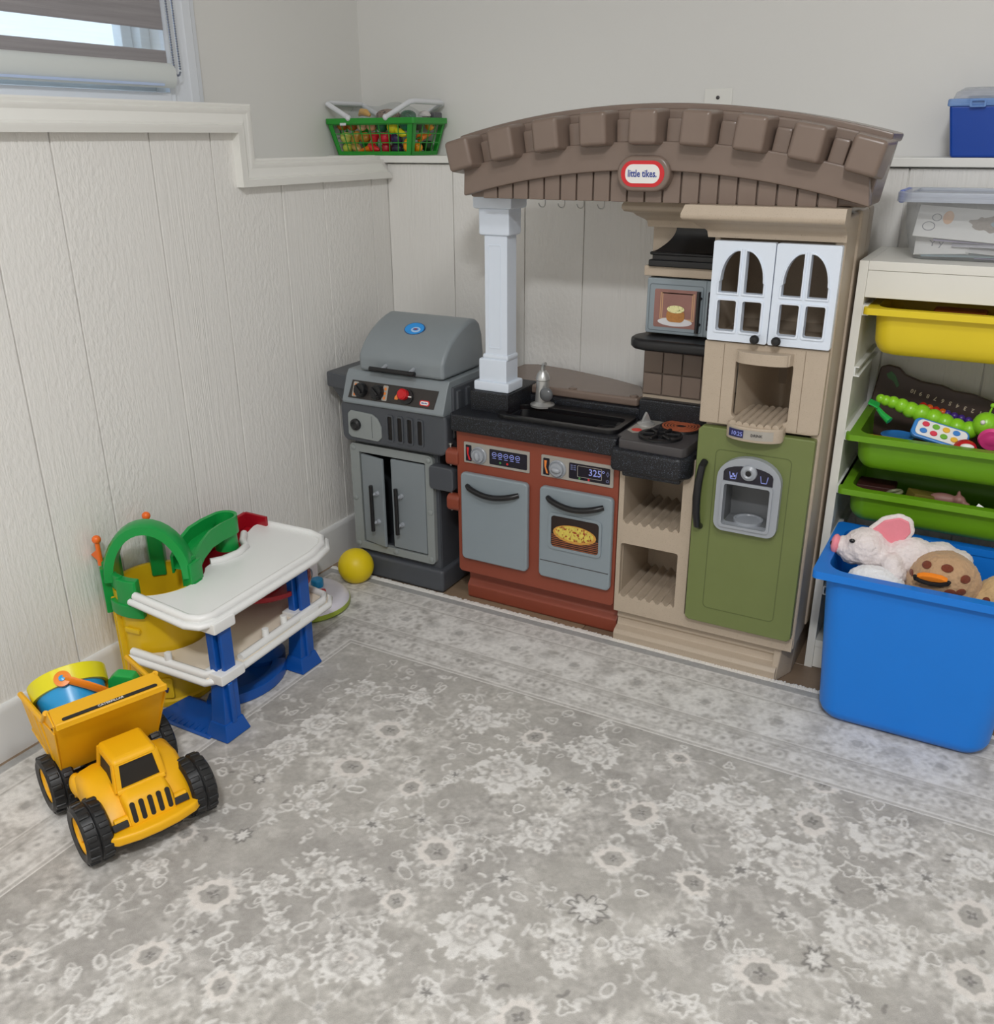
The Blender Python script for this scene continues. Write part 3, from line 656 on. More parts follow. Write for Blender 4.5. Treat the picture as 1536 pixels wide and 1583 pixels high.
# cornices
def cornice(x0, x1, yf, z0, z1, d, right_flush=True):
    pr = [(0.0, z0), (0.010, z0), (0.012, z0+0.012), (0.016, z0+0.016), (0.030, z0+0.024), (0.036, z0+0.030), (0.052, z0+0.034), (0.056, z0+0.040), (0.056, z0+0.047), (0.050, z1), (0.0, z1)]
    rings = [[(x1, yf-p, z) for p, z in pr], [(x0-0.0-p, yf-p, z) for p, z in pr], [(x0-p, yf+d, z) for p, z in pr]]
    return G().loft(rings)
part('cornice', cornice(1.087, 1.345, -0.402, 0.983, 1.0465, 0.12), m_tan, K, 50)
part('cornice', cornice(0.915, 1.10, -0.285, 0.988, 1.0465, 0.14), m_tan, K, 50)
# stove tower: back panel, tiles, microwave, hood
bp_ = part('stove_tower', G().box(0.908, 1.092, -0.268, -0.14, 0.745, 1.0, 0.004).box(0.893, 1.092, -0.240, -0.14, 0.54, 0.75, 0.004).box(0.906, 1.092, -0.31, -0.25, 0.884, 0.907, 0.004), m_tan, K)
for i in range(4):
    for j in range(3):
        x = 0.8955+i*0.0475; z = 0.598+j*0.0525
        part('tile', G().box(x+0.0012, x+0.0460, -0.246, -0.236, z+0.0012, z+0.0512, 0.002), m_tile, bp_)
part('tile_grout', G().box(0.894, 1.092, -0.242, -0.236, 0.596, 0.75, 0), mat('grout_brown', C(104, 90, 80), 0.5), bp_)
hs_ = part('hood_shelf', G().prism([(0.888, -0.30), (0.890, -0.33), (0.905, -0.352), (0.93, -0.362), (1.088, -0.362), (1.088, -0.26), (0.908, -0.26)], 0.726, 0.752, 'z', 0.009, 3), m_black, K)
mw = part('microwave', G().box(0.914, 1.090, -0.306, -0.25, 0.757, 0.881, 0.005), m_greyblue, K)
groove(0.921, 1.046, 0.764, 0.868, -0.306, mat('grey_line', C(96, 106, 112), 0.4), mw, 0.0018, 0.006)
part('seam', G().box(1.050, 1.0515, -0.3065, -0.30, 0.758, 0.880, 0), MATS['grey_line'], mw)
m_mwbg = mat('microwave_print', C(140, 100, 92), 0.3, 0.2, 30)
decal('window_print', rrect(0.934, 1.036, 0.773, 0.857, 0.004), -0.306, m_mwbg, mw, 0.0008)
g = G()
for z0_, x0_ in ((0.792, 0.948), (0.79, 0.952)): g.prism([(x0_, z0_), (x0_+0.075, z0_), (x0_+0.075, 0.850), (x0_, 0.850)], -0.3068, -0.3072, 'y', 0, holes=[[(x0_+0.002, z0_+0.002), (x0_+0.073, z0_+0.002), (x0_+0.073, 0.848), (x0_+0.002, 0.848)]])
part('window_frame_print', g, mat('gold_line_print', C(190, 150, 112), 0.4), mw)
decal('plate_print', ell(0.984, 0.786, 0.040, 0.0095), -0.3068, mat('plate_print', C(205, 203, 205), 0.4), mw, 0.0006)
decal('muffin_print', rrect(0.964, 1.006, 0.786, 0.813, 0.011), -0.3074, mat('muffin_print', C(170, 116, 58), 0.5, 0.3, 160), mw, 0.0006)
decal('topping_print', ell(0.985, 0.8145, 0.020, 0.0085), -0.308, mat('topping_print', C(224, 216, 160), 0.5, 0.2, 200, speck=C(110, 130, 60), spscale=300, spamt=0.6), mw, 0.0006)
part('handle', G().tube([(1.0385, -0.318, 0.768), (1.0385, -0.318, 0.858)], 0.0048, 10).tube([(1.041, -0.306, 0.785), (1.0385, -0.318, 0.785)], 0.003, 8).tube([(1.041, -0.306, 0.842), (1.0385, -0.318, 0.842)], 0.003, 8), m_black, mw)
decal('keypad_print', rrect(1.056, 1.082, 0.772, 0.858, 0.004), -0.306, m_lcd, mw, 0.0008)
g = G()
for j in range(6):
    for i in range(2): g.prism(rrect(1.059+i*0.011, 1.068+i*0.011, 0.777+j*0.0125, 0.785+j*0.0125, 0.003), -0.3068, -0.3073, 'y', 0)
part('key_print', g, mat('key_print', C(92, 96, 108), 0.4), mw)
g = G(); rings = []
for t in [i/10 for i in range(11)]:
    z = 0.936+0.052*t; k = (1-t)**2; xl = 0.968-0.042*k; yf = -0.285-0.030*k
    rings.append([(xl, -0.26, z), (xl, yf, z), (1.092, yf, z), (1.092, -0.26, z)])
g.loft(rings)
g.box(0.921, 1.092, -0.320, -0.26, 0.931, 0.938, 0.003).box(0.926, 1.092, -0.314, -0.26, 0.920, 0.932, 0.001).box(0.919, 1.092, -0.320, -0.26, 0.906, 0.921, 0.003)
part('range_hood', g, m_black, K, 50)
# ------------------------------------------------------------------ toy grill
m_gdark = mat('charcoal_plastic', C(72, 75, 80, 1.2), 0.42, 0.05, 30, 0.05, 500)
m_gmid = mat('grill_grey_plastic', C(127, 134, 138, 1.18), 0.36, 0.03, 20)
m_glight = mat('frame_grey_plastic', C(138, 143, 142, 1.15), 0.36, 0.04, 20)
Gr = thing('toy_grill', 'grey plastic toy barbecue grill with closed lid, standing left of the play kitchen', 'toy grill', (0.265, -0.29, 0))
bd_ = part('base', G().box(0.104, 0.402, -0.393, -0.19, 0, 0.068, 0.010, 3), m_gdark, Gr)
gbody = G().prism([(0.118, 0.06), (0.388, 0.06), (0.388, 0.415), (0.118, 0.415)], -0.376, -0.366, 'y', 0, holes=[rrect(0.140, 0.352, 0.104, 0.373, 0.004)])
gbody.box(0.118, 0.128, -0.37, -0.19, 0.06, 0.415, 0).box(0.366, 0.390, -0.3725, -0.19, 0.06, 0.415, 0.0).box(0.12, 0.385, -0.21, -0.19, 0.06, 0.415, 0)
part('cabinet_body', gbody, m_gdark, Gr)
fr = part('door_frame', G().prism(rrect(0.108, 0.378, 0.082, 0.397, 0.014), -0.390, -0.375, 'y', 0.004, 3, holes=[rrect(0.138, 0.354, 0.104, 0.374, 0.003)]), m_glight, Gr)
for x, z in ((0.120, 0.384), (0.365, 0.384), (0.118, 0.236), (0.367, 0.236), (0.120, 0.096), (0.365, 0.096), (0.246, 0.094)):
    part('rivet', G().lathe([(0.008, 0.0), (0.0075, 0.002), (0.004, 0.0032), (0.0, 0.0035)], 14, mtx=T(x, -0.390, z) @ RX(PI/2)), m_glight, fr)
def gdoor(w, ang, hinge_x, sgn):
    mt = T(hinge_x, -0.384, 0) @ RZ(ang)
    d = part('cabinet_door', G().box(0, sgn*w, -0.005, 0.005, 0.108, 0.368, 0.003, 2, mt), m_gmid, Gr)
    hx = sgn*(w-0.027)
    part('handle', G().tube([mt @ Vector((hx, -0.024, 0.158)), mt @ Vector((hx, -0.024, 0.292))], 0.0058, 12), m_black, d)
    for z in (0.182, 0.266):
        part('handle_post', G().tube([mt @ Vector((hx, -0.024, z)), mt @ Vector((hx+0.004, -0.013, z))], 0.0045, 8).lathe([(0.0075, 0), (0.006, 0.008), (0, 0.008)], 12, mtx=mt @ T(hx+0.005, -0.005, z) @ RX(PI/2)), m_silver, d)
    return d
gdoor(0.083, -0.20, 0.143, 1); gdoor(0.110, 0.0, 0.351, -1)
# upper body with plate and vents
ub = part('upper_body', G().prism([(0.100, 0.42), (0.112, 0.408), (0.420, 0.408), (0.434, 0.42), (0.436, 0.505), (0.43, 0.52), (0.104, 0.52), (0.098, 0.505)], -0.408, -0.19, 'y', 0.008, 3), m_gdark, Gr)
pl = [(0.124, 0.430), (0.134, 0.422), (0.222, 0.420), (0.234, 0.432), (0.234, 0.462), (0.222, 0.484), (0.205, 0.494), (0.136, 0.497), (0.126, 0.488)]
part('side_burner_plate', G().prism(pl, -0.413, -0.406, 'y', 0.003, 2), m_glight, ub)
part('valve_knob', G().lathe([(0.016, 0.0), (0.0155, 0.008), (0.010, 0.012), (0.007, 0.010), (0.0, 0.010)], 20, mtx=T(0.153, -0.412, 0.460) @ RX(PI/2)), m_black, ub)
part('plate_lines', G().box(0.2045, 0.2055, -0.4135, -0.411, 0.428, 0.488, 0), m_gdark, ub)
for x in (0.262, 0.293, 0.324, 0.356):
    part('vent_rim', G().prism(rrect(x-0.011, x+0.011, 0.425, 0.500, 0.006), -0.412, -0.405, 'y', 0.0015, 2, holes=[rrect(x-0.007, x+0.007, 0.430, 0.495, 0.004)]), m_gdark, ub)
    part('vent_slot', G().prism(rrect(x-0.0075, x+0.0075, 0.4295, 0.4955, 0.004), -0.4085, -0.406, 'y', 0), mat('dark_slot', C(22, 18, 17), 0.7), ub)
# control box
cb = part('control_box', G().prism([(-0.19, 0.515), (-0.412, 0.515), (-0.416, 0.522), (-0.390, 0.588), (-0.380, 0.602), (-0.19, 0.602)], 0.112, 0.432, 'x', 0.005, 2), m_gmid, Gr)
SL = math.atan2(0.026, 0.066)
PM = T(0.272, -0.4035, 0.5545) @ RX(-SL)          # centre of the sloped panel, local x right, z up the slope, -y out
def slope_plate(x0, x1, z0, z1, d, t=0.0008, r=0.003): return G().prism(rrect(x0, x1, z0, z1, r), -d, -d-t, 'y', 0, mtx=PM)
part('control_sticker', G().prism([(-0.140, -0.024), (0.130, -0.024), (0.137, 0.024), (-0.134, 0.024)], -0.0004, -0.0016, 'y', 0, mtx=PM), mat('control_print', C(46, 42, 40), 0.3, 0.1), cb)
for x in (-0.128, -0.032): part('gauge_print', slope_plate(x, x+0.016, -0.02, 0.02, 0.0016), m_sticker, cb)
g = G()
for x in (-0.120, -0.024):
    for k in range(3): g.prism(ell(x, -0.013+k*0.012, 0.0035, 0.0045, 10), -0.0024, -0.0029, 'y', 0, mtx=PM)
part('flame_print', g, m_orange, cb)
for x in (-0.099, -0.046):
    part('burner_knob', G().lathe([(0.019, 0.0), (0.019, 0.010), (0.016, 0.016), (0.0, 0.016)], 24, mtx=PM @ T(x, -0.001, -0.001) @ RX(PI/2)).box(-0.003, 0.003, -0.014, 0.014, 0.014, 0.023, 0.002, 2, PM @ T(x, -0.001, -0.001) @ RX(PI/2) @ RZ(0.9)), m_black, cb)
part('flame_icon_print', G().prism([(-0.006, -0.010), (0.004, -0.010), (0.006, -0.003), (0.004, 0.004), (0.001, 0.010), (-0.002, 0.002), (-0.006, -0.003)], -0.0017, -0.0024, 'y', 0, mtx=PM @ T(0.014, 0, -0.002)), m_orange, cb)
part('igniter_base', G().lathe([(0.020, 0.0), (0.020, 0.006), (0.0, 0.007)], 24, mtx=PM @ T(0.045, -0.001, -0.001) @ RX(PI/2)), m_black, cb)
part('igniter_knob', G().lathe([(0.0145, 0.0), (0.0145, 0.014), (0.011, 0.018), (0.0, 0.018)], 20, mtx=PM @ T(0.039, -0.006, 0.003) @ RX(PI/2)), mat('red_knob', C(190, 24, 30), 0.3), cb)
part('igniter_pointer', G().box(0.052, 0.062, -0.0095, -0.0075, -0.002, 0.001, 0, mtx=PM), m_print_white, cb)
part('brand_sticker', slope_plate(0.086, 0.116, -0.018, -0.004, 0.0016, r=0.006), m_redsticker, cb)
part('brand_sticker_field', slope_plate(0.089, 0.113, -0.0155, -0.0065, 0.0024, r=0.004), m_print_white, cb)
part('brand_lettering', text_g('little tikes', 0.0052, PM @ T(0.101, -0.0034, -0.011) @ FRONT, 0.0002, 0.0001, sx=0.85), m_print_blue, cb, 0)
# lid
lp = [(-0.190, 0.604), (-0.392, 0.604), (-0.393, 0.645)]+[(-0.245-0.147*(0.6*math.cos(t)+0.4*(1-t/(PI/2))), 0.645+0.092*(0.6*math.sin(t)+0.4*t/(PI/2))) for t in [PI/2*i/9 for i in range(1, 10)]]+[(-0.225, 0.735), (-0.205, 0.722), (-0.192, 0.69), (-0.186, 0.64)]
ld = part('lid', G().prism(lp, 0.158, 0.421, 'x', 0.010, 3), m_gmid, Gr)
part('lid_handle', G().tube([(0.208, -0.412, 0.618), (0.348, -0.412, 0.618)], 0.0058, 12), m_black, ld)
for x in (0.246, 0.332): part('handle_post', G().tube([(x, -0.390, 0.626), (x, -0.412, 0.619)], 0.005, 8), m_silver, ld)
tb_ = math.radians(54); cy_, cz_ = -0.245-0.147*(0.6*math.cos(tb_)+0.4*(1-tb_/(PI/2))), 0.645+0.092*(0.6*math.sin(tb_)+0.4*tb_/(PI/2))
nv = Vector((0, -0.58, 0.815)).normalized(); tv = nv.cross(Vector((1, 0, 0)))
BM = Matrix(((1, tv.x*-1, nv.x, 0.292), (0, -tv.y, nv.y, cy_), (0, -tv.z, nv.z, cz_), (0, 0, 0, 1)))
part('badge_rim', G().prism(ell(0, 0, 0.031, 0.022), 0.0, 0.0022, 'z', 0.0006, 1, mtx=BM), mat('badge_dark_blue', C(30, 70, 120), 0.3), ld)
part('badge_print', G().prism(ell(0, 0, 0.0285, 0.0195), 0.002, 0.0028, 'z', 0, mtx=BM), mat('badge_blue', C(40, 140, 214, 1.2), 0.3, 0.15, 60), ld)
part('badge_swirl_print', G().prism(ell(0.006, 0.004, 0.014, 0.009), 0.0026, 0.0032, 'z', 0, holes=[ell(0.005, 0.003, 0.009, 0.005)], mtx=BM), mat('badge_pale', C(170, 196, 226), 0.3), ld)
part('badge_dot_print', G().prism(ell(0.004, 0.002, 0.006, 0.003), 0.0026, 0.0033, 'z', 0, mtx=BM), mat('badge_red', C(130, 70, 96), 0.3), ld)
part('side_shelf', G().prism([(0.028, -0.372), (0.105, -0.385), (0.125, -0.38), (0.125, -0.2), (0.028, -0.2)], 0.540, 0.583, 'z', 0.006, 2).hexa([(0.07, -0.36, 0.50), (0.11, -0.36, 0.50), (0.11, -0.22, 0.50), (0.07, -0.22, 0.50), (0.034, -0.366, 0.545), (0.11, -0.376, 0.545), (0.11, -0.21, 0.545), (0.034, -0.21, 0.545)], 0.004), m_gdark, Gr)
part('side_wall', G().box(0.424, 0.440, -0.375, -0.2, 0.45, 0.585, 0.004).box(0.43, 0.447, -0.365, -0.345, 0.46, 0.575, 0.003).box(0.43, 0.447, -0.32, -0.300, 0.46, 0.575, 0.003), m_gdark, Gr)
part('hinge_arm', G().prism(rrect(0.37, 0.447, 0.309, 0.376, 0.012), -0.40, -0.37, 'y', 0.006, 2), m_gdark, Gr)
# ------------------------------------------------------------------ storage unit, bins and what they hold
m_ikea = mat('white_laminate', C(216, 214, 206, 1.15), 0.38, 0.01)
m_rail = mat('white_rail_plastic', C(218, 219, 215), 0.35, 0.01)
TX0, TX1, TYF, TYB = 1.357, 1.817, -0.300, -0.016
S = thing('storage_unit', 'white tall storage frame with sliding bins, right of the play kitchen', 'storage unit', (1.587, -0.158, 0))
part('side_panel', G().box(TX0, TX0+0.018, TYF, TYB, 0, 0.94, 0.0012), m_ikea, S)
part('side_panel', G().box(TX1-0.018, TX1, TYF, TYB, 0, 0.94, 0.0012), m_ikea, S)
part('top_panel', G().box(TX0+0.018, TX1-0.018, TYF, TYB, 0.922, 0.94, 0.0012), m_ikea, S)
part('header', G().box(TX0+0.018, TX1-0.018, TYF+0.002, TYF+0.016, 0.868, 0.9215, 0.0012), m_ikea, S)
part('bottom_shelf', G().box(TX0+0.018, TX1-0.018, TYF, TYB, 0.058, 0.076, 0.0012), m_ikea, S)
part('base_board', G().box(TX0+0.018, TX1-0.018, TYF+0.002, TYF+0.018, 0.003, 0.0575, 0.0012), m_ikea, S)
for z in (0.842, 0.715, 0.577, 0.455, 0.33, 0.205):
    for x, s_ in ((TX0+0.018, 1), (TX1-0.018, -1)):
        pr = [(x, z-0.010), (x+s_*0.012, z-0.010), (x+s_*0.012, z-0.0075), (x+s_*0.003, z-0.0075), (x+s_*0.003, z+0.0085), (x+s_*0.010, z+0.0085), (x+s_*0.010, z+0.011), (x, z+0.011)]
        part('rail', G().prism(pr, TYF+0.001, TYB-0.02, 'y', 0), m_rail, S)

def bin_(name, label, x0, x1, y0, y1, z1, z0, m, bx, by, rt_=0.035, group=None, rimh=0.013, ins=0.020):
    b = thing(name, label, 'storage bin', ((x0+x1)/2, (y0+y1)/2, z0), group=group)
    hole = rrect(x0+ins+0.004, x1-ins-0.004, y0+0.022, y1-0.022, rt_)
    part('rim', G().prism(rrect(x0, x1, y0, y1, 0.012), z1-rimh, z1, 'z', 0.003, 2, holes=[hole]), m, b)
    def ring(t, off, z):        # t 0 top .. 1 bottom
        return [(x, y, z) for x, y in rrect(x0+ins+bx*t+off, x1-ins-bx*t-off, y0+0.016+by*t+off, y1-0.016-by*t-off, rt_-off*0.5, 6)]
    H = z1-z0-0.004; zt = z1-0.004
    rr = min(0.03, H*0.3)
    outer = [ring(0, 0, zt), ring(0.5, 0, zt-H*0.5), ring(1-rr/H, 0, z0+rr), ring(1, rr*0.12, z0+rr*0.5), ring(1, rr*0.4, z0+rr*0.15), ring(1, rr*0.9, z0)]
    inner = [ring(1, rr*0.95, z0+0.003), ring(1, rr*0.5, z0+rr*0.25), ring(1-rr/H, 0.003, z0+rr), ring(0.5, 0.003, zt-H*0.5), ring(0, 0.003, zt)]
    part('tub', G().loft(outer+inner, (False, False)), m, b, 40)
    part('bottom', G().add(outer[-1]+inner[0], [tuple(range(len(outer[-1])))[::-1], tuple(range(len(outer[-1]), 2*len(outer[-1])))]), m, b, 40)
    # raised panel on the front face
    return b
m_yel = mat('yellow_bin_plastic', C(214, 190, 38, 1.2), 0.36, 0.03, 12, spec=0.4)
m_grn = mat('green_bin_plastic', C(100, 148, 24, 1.2), 0.36, 0.03, 12, spec=0.4)
m_blu = mat('blue_bin_plastic', C(22, 114, 204, 1.2), 0.36, 0.03, 12, spec=0.4)
bin_('storage_bin', 'yellow shallow plastic bin in the top slot of the white storage frame', 1.379, 1.795, -0.326, -0.03, 0.851, 0.752, m_yel, 0.006, 0.012)
bin_('storage_bin', 'green shallow plastic bin holding a caterpillar toy, upper of the two green bins', 1.379, 1.795, -0.326, -0.03, 0.587, 0.506, m_grn, 0.006, 0.012)
bin_('storage_bin', 'green shallow plastic bin just above the plush toys, lower of the two green bins', 1.379, 1.795, -0.326, -0.03, 0.466, 0.386, m_grn, 0.006, 0.012)
bin_('storage_bin', 'large deep blue plastic bin full of plush toys on the rug', 1.384, 1.797, -0.556, -0.262, 0.366, 0.010, m_blu, 0.022, 0.018, 0.042, rimh=0.016)

# ---- toys in the upper green bin
m_lime = mat('lime_plastic', C(134, 196, 40, 1.2), 0.28, 0.03)
cat_ = thing('caterpillar_toy', 'lime green segmented caterpillar toy lying in the upper green bin', 'toy', (1.52, -0.20, 0.51))
segs = [(1.425, 0.640, 0.010), (1.436, 0.637, 0.0115), (1.451, 0.635, 0.0135), (1.469, 0.630, 0.0155), (1.488, 0.623, 0.0175), (1.510, 0.618, 0.0195), (1.535, 0.611, 0.0195), (1.558, 0.604, 0.0195), (1.582, 0.598, 0.0185), (1.607, 0.595, 0.0185)]
for x, z, r in segs: part('segment', G().ball((x, -0.20, z), r, 18), m_lime, cat_)
hd = part('head', G().ball((1.636, -0.205, 0.612), (0.026, 0.026, 0.026), 22), m_lime, cat_)
part('eye', G().ball((1.630, -0.229, 0.622), 0.005, 10), m_print_white, cat_)
part('antenna', G().tube([(1.638, -0.205, 0.635), (1.642, -0.207, 0.652)], 0.002, 6).ball((1.642, -0.207, 0.654), 0.005, 10), m_lime, cat_)
# upright brown numbered tray
m_choc = mat('dark_brown_plastic', C(58, 38, 30, 1.2), 0.4, 0.1)
BT = thing('number_board', 'dark brown toy tray with numbers, standing upside down in the upper green bin', 'toy', (1.54, -0.08, 0.51))
outl = [(1.380, 0.52), (1.40, 0.68), (1.416, 0.686), (1.44, 0.682), (1.455, 0.668), (1.49, 0.656), (1.535, 0.652), (1.56, 0.643), (1.60, 0.640), (1.625, 0.632), (1.66, 0.622), (1.72, 0.60), (1.74, 0.52)]
BMt = T(0, -0.075, 0.52) @ RX(-0.16) @ T(0, 0, -0.52)
part('tray', G().prism(outl, -0.010, 0.012, 'y', 0.004, 2, mtx=BMt), m_choc, BT)
g = G(); tilt = -0.215
for i, s_ in enumerate('10 9 8 7 6 5 4 3 2 1'.split()):
    x = 1.478+i*0.0158; z = 0.632-(x-1.478)*0.222
    gg = text_g(s_, 0.0125, BMt @ T(x, -0.0118, z) @ RY(-tilt) @ FRONT @ RZ(PI), 0.0004, 0.0004); g.add(gg.v, gg.f)
part('number_print', g, mat('pale_brown_print', C(196, 180, 158), 0.4), BT, 0)['kind'] = 'stuff'
part('palm_print', G().prism([(1.415, 0.665), (1.425, 0.672), (1.436, 0.662), (1.446, 0.642), (1.442, 0.636), (1.432, 0.650), (1.420, 0.656)], -0.0105, -0.012, 'y', 0, mtx=BMt), mat('leaf_print', C(46, 96, 46), 0.4), BT)
# toy remote
RM = thing('toy_remote', 'white and blue toy remote with coloured buttons in the upper green bin', 'toy', (1.555, -0.255, 0.51))
RMt = T(1.555, -0.250, 0.592) @ RY(0.20) @ RX(0.75)
part('body', G().prism(rrect(-0.056, 0.056, -0.024, 0.024, 0.014), -0.008, 0.004, 'z', 0.004, 2, mtx=RMt), mat('remote_blue', C(58, 128, 200), 0.35), RM)
part('face', G().prism(rrect(-0.048, 0.052, -0.019, 0.019, 0.011), 0.003, 0.0065, 'z', 0.0015, 2, mtx=RMt), mat('remote_white', C(226, 226, 226), 0.35), RM)
bc = [(214, 60, 84), (110, 176, 60), (236, 182, 60), (62, 128, 206)]
for i in range(4):
    for j in range(2):
        c_ = bc[(i+j*3) % 4]
        part('button', G().prism(ell(-0.032+i*0.0205, 0.0085-j*0.0165, 0.0075, 0.006, 12), 0.006, 0.0095, 'z', 0.001, 1, mtx=RMt), mat('button_%d_%d_%d' % c_, C(*c_), 0.35), RM)
PD = thing('toy_disc', 'pink round toy knob at the right end of the upper green bin', 'toy', (1.648, -0.262, 0.58))
part('disc', G().lathe([(0.0, 0.0), (0.024, 0.0), (0.026, 0.005), (0.022, 0.011), (0.014, 0.010), (0.010, 0.012), (0.0, 0.012)], 28, mtx=T(1.652, -0.262, 0.600) @ RX(PI/2+0.3)), mat('pink_plastic', C(206, 62, 128), 0.32), PD)
RW = thing('toy_car', 'small red toy with white window, in the upper green bin beside the remote', 'toy', (1.607, -0.285, 0.57))
part('shell', G().lathe([(0.0, 0.020), (0.010, 0.018), (0.020, 0.010), (0.024, 0.0), (0.0, 0.0)], 20, mtx=T(1.607, -0.280, 0.575) @ RX(0.35)), mat('red_toy', C(190, 32, 40), 0.35), RW)
part('window', G().ball((1.611, -0.297, 0.586), (0.013, 0.006, 0.006), 12), m_print_white, RW)
m_scoop = mat('green_scoop_plastic', C(30, 158, 70), 0.32)
SC = thing('toy_scoop', 'bright green plastic toy scoop on the left rim of the upper green bin', 'toy', (1.432, -0.25, 0.59))
part('handle', G().tube([(1.425, -0.252, 0.634), (1.440, -0.262, 0.622), (1.456, -0.270, 0.612)], [0.004, 0.006, 0.008], 10), m_scoop, SC)
part('blade', G().hexa([(1.407, -0.262, 0.640), (1.428, -0.262, 0.632), (1.430, -0.238, 0.634), (1.408, -0.238, 0.644), (1.407, -0.262, 0.644), (1.428, -0.262, 0.637), (1.430, -0.238, 0.640), (1.408, -0.238, 0.648)], 0.0015, 1), m_scoop, SC)
m_violet = mat('violet_plastic', C(70, 44, 130), 0.3)
VB = thing('bead_string', 'string of dark violet beads behind the caterpillar toy', 'toy', (1.59, -0.155, 0.6))
for i in range(5): part('bead', G().ball((1.558+i*0.0145, -0.155, 0.612-i*0.0032), 0.0085, 14), m_violet, VB)
OB = thing('bead_string', 'string of orange and red beads behind the caterpillar toy', 'toy', (1.53, -0.155, 0.6))
for i in range(4): part('bead', G().ball((1.508+i*0.0135, -0.155, 0.623-i*0.003), 0.0085, 14), mat('orange_bead', C(214, 96, 30), 0.3) if i % 2 else mat('red_bead', C(190, 40, 30), 0.3), OB)
single('toy_plate', G().lathe([(0.0, 0.0), (0.026, 0.002), (0.034, 0.007), (0.036, 0.006), (0.027, 0.0), (0.0, -0.002)], 24, (1.475, -0.235, 0.568)), mat('blue_toy_plate', C(40, 110, 180), 0.35), 'small round blue toy plate lying in the upper green bin', 'toy', (1.475, -0.235, 0.568))
single('toy_block', G().box(-0.055, 0.055, -0.014, 0.014, -0.008, 0.008, 0.003, 2, T(1.455, -0.272, 0.567) @ RZ(-0.06)), mat('mustard_block', C(190, 140, 50), 0.45), 'mustard yellow wooden strip lying at the front of the upper green bin', 'toy', (1.455, -0.272, 0.56))
# ---- toys in the yellow bin and the lower green bin
single('toy_block', G().box(1.50, 1.60, -0.22, -0.17, 0.79, 0.842, 0.006), mat('orange_block', C(206, 110, 40), 0.45), 'orange toy block lying inside the yellow bin', 'toy', (1.55, -0.195, 0.79))
single('toy_block', G().box(1.61, 1.74, -0.24, -0.18, 0.79, 0.840, 0.006), mat('amber_block', C(200, 140, 40), 0.45), 'amber toy block at the right side of the yellow bin', 'toy', (1.675, -0.21, 0.79))
def lump(balls, vox=0.005):
    g = G()
    for c, r in balls: g.ball(c, r, 16)
    return g
def remesh(o, vox=0.005, sm=6):
    o.modifiers.clear()
    m = o.modifiers.new('r', 'REMESH'); m.mode = 'VOXEL'; m.voxel_size = vox; m.use_smooth_shade = True
    s = o.modifiers.new('s', 'SMOOTH'); s.factor = 0.5; s.iterations = sm
    if sm >= 6:                                # plush pile: uneven tufts
        for nm, sc, st in (('tufts', 0.007, 0.0042), ('folds', 0.03, 0.006)):
            tx = bpy.data.textures.get(nm) or bpy.data.textures.new(nm, 'CLOUDS'); tx.noise_scale = sc
            d = o.modifiers.new(nm, 'DISPLACE'); d.texture = tx; d.strength = st; d.mid_level = 0.5; d.texture_coords = 'LOCAL'
    return o
fig = thing('toy_animal', 'small dusky pink toy animal figure in the lower green bin', 'toy', (1.60, -0.25, 0.44))
remesh(part('body', lump([((1.585, -0.25, 0.452), (0.03, 0.013, 0.013)), ((1.615, -0.255, 0.456), (0.013, 0.011, 0.011)), ((1.63, -0.262, 0.450), (0.008, 0.007, 0.006)), ((1.566, -0.25, 0.444), (0.006, 0.006, 0.016)), ((1.60, -0.25, 0.442), (0.006, 0.006, 0.016)), ((1.612, -0.25, 0.468), (0.004, 0.004, 0.008))]), mat('dusky_pink_plastic', C(140, 100, 92), 0.5), fig), 0.003, 3)
single('toy_block', G().box(-0.03, 0.03, -0.02, 0.02, -0.012, 0.012, 0.003, 2, T(1.545, -0.25, 0.447) @ RZ(0.5) @ RY(0.2)), mat('olive_block', C(104, 92, 34), 0.5), 'olive yellow toy piece in the lower green bin beside the pink animal', 'toy', (1.545, -0.25, 0.435))
single('toy_ring', G().tube([(1.488+0.014*math.cos(t), -0.26+0.014*math.sin(t), 0.452+0.004*math.cos(t)) for t in [2*PI*i/16 for i in range(16)]], 0.004, 8, closed=True), mat('grey_green_ring', C(120, 122, 92), 0.45), 'small grey green toy ring near the left of the lower green bin', 'toy', (1.488, -0.26, 0.447))
single('toy_block', G().box(-0.04, 0.04, -0.03, 0.03, -0.012, 0.012, 0.003, 2, T(1.445, -0.2, 0.437)), mat('maroon_block', C(70, 34, 30), 0.5), 'dark maroon toy block at the left back of the lower green bin', 'toy', (1.445, -0.2, 0.42))
single('toy_card', G().box(-0.009, 0.009, -0.001, 0.001, -0.010, 0.010, 0.0003, 1, T(1.655, -0.285, 0.452) @ RX(-0.6) @ RY(0.5)), m_print_white, 'tiny white paper piece at the right of the lower green bin', 'toy', (1.655, -0.285, 0.444))

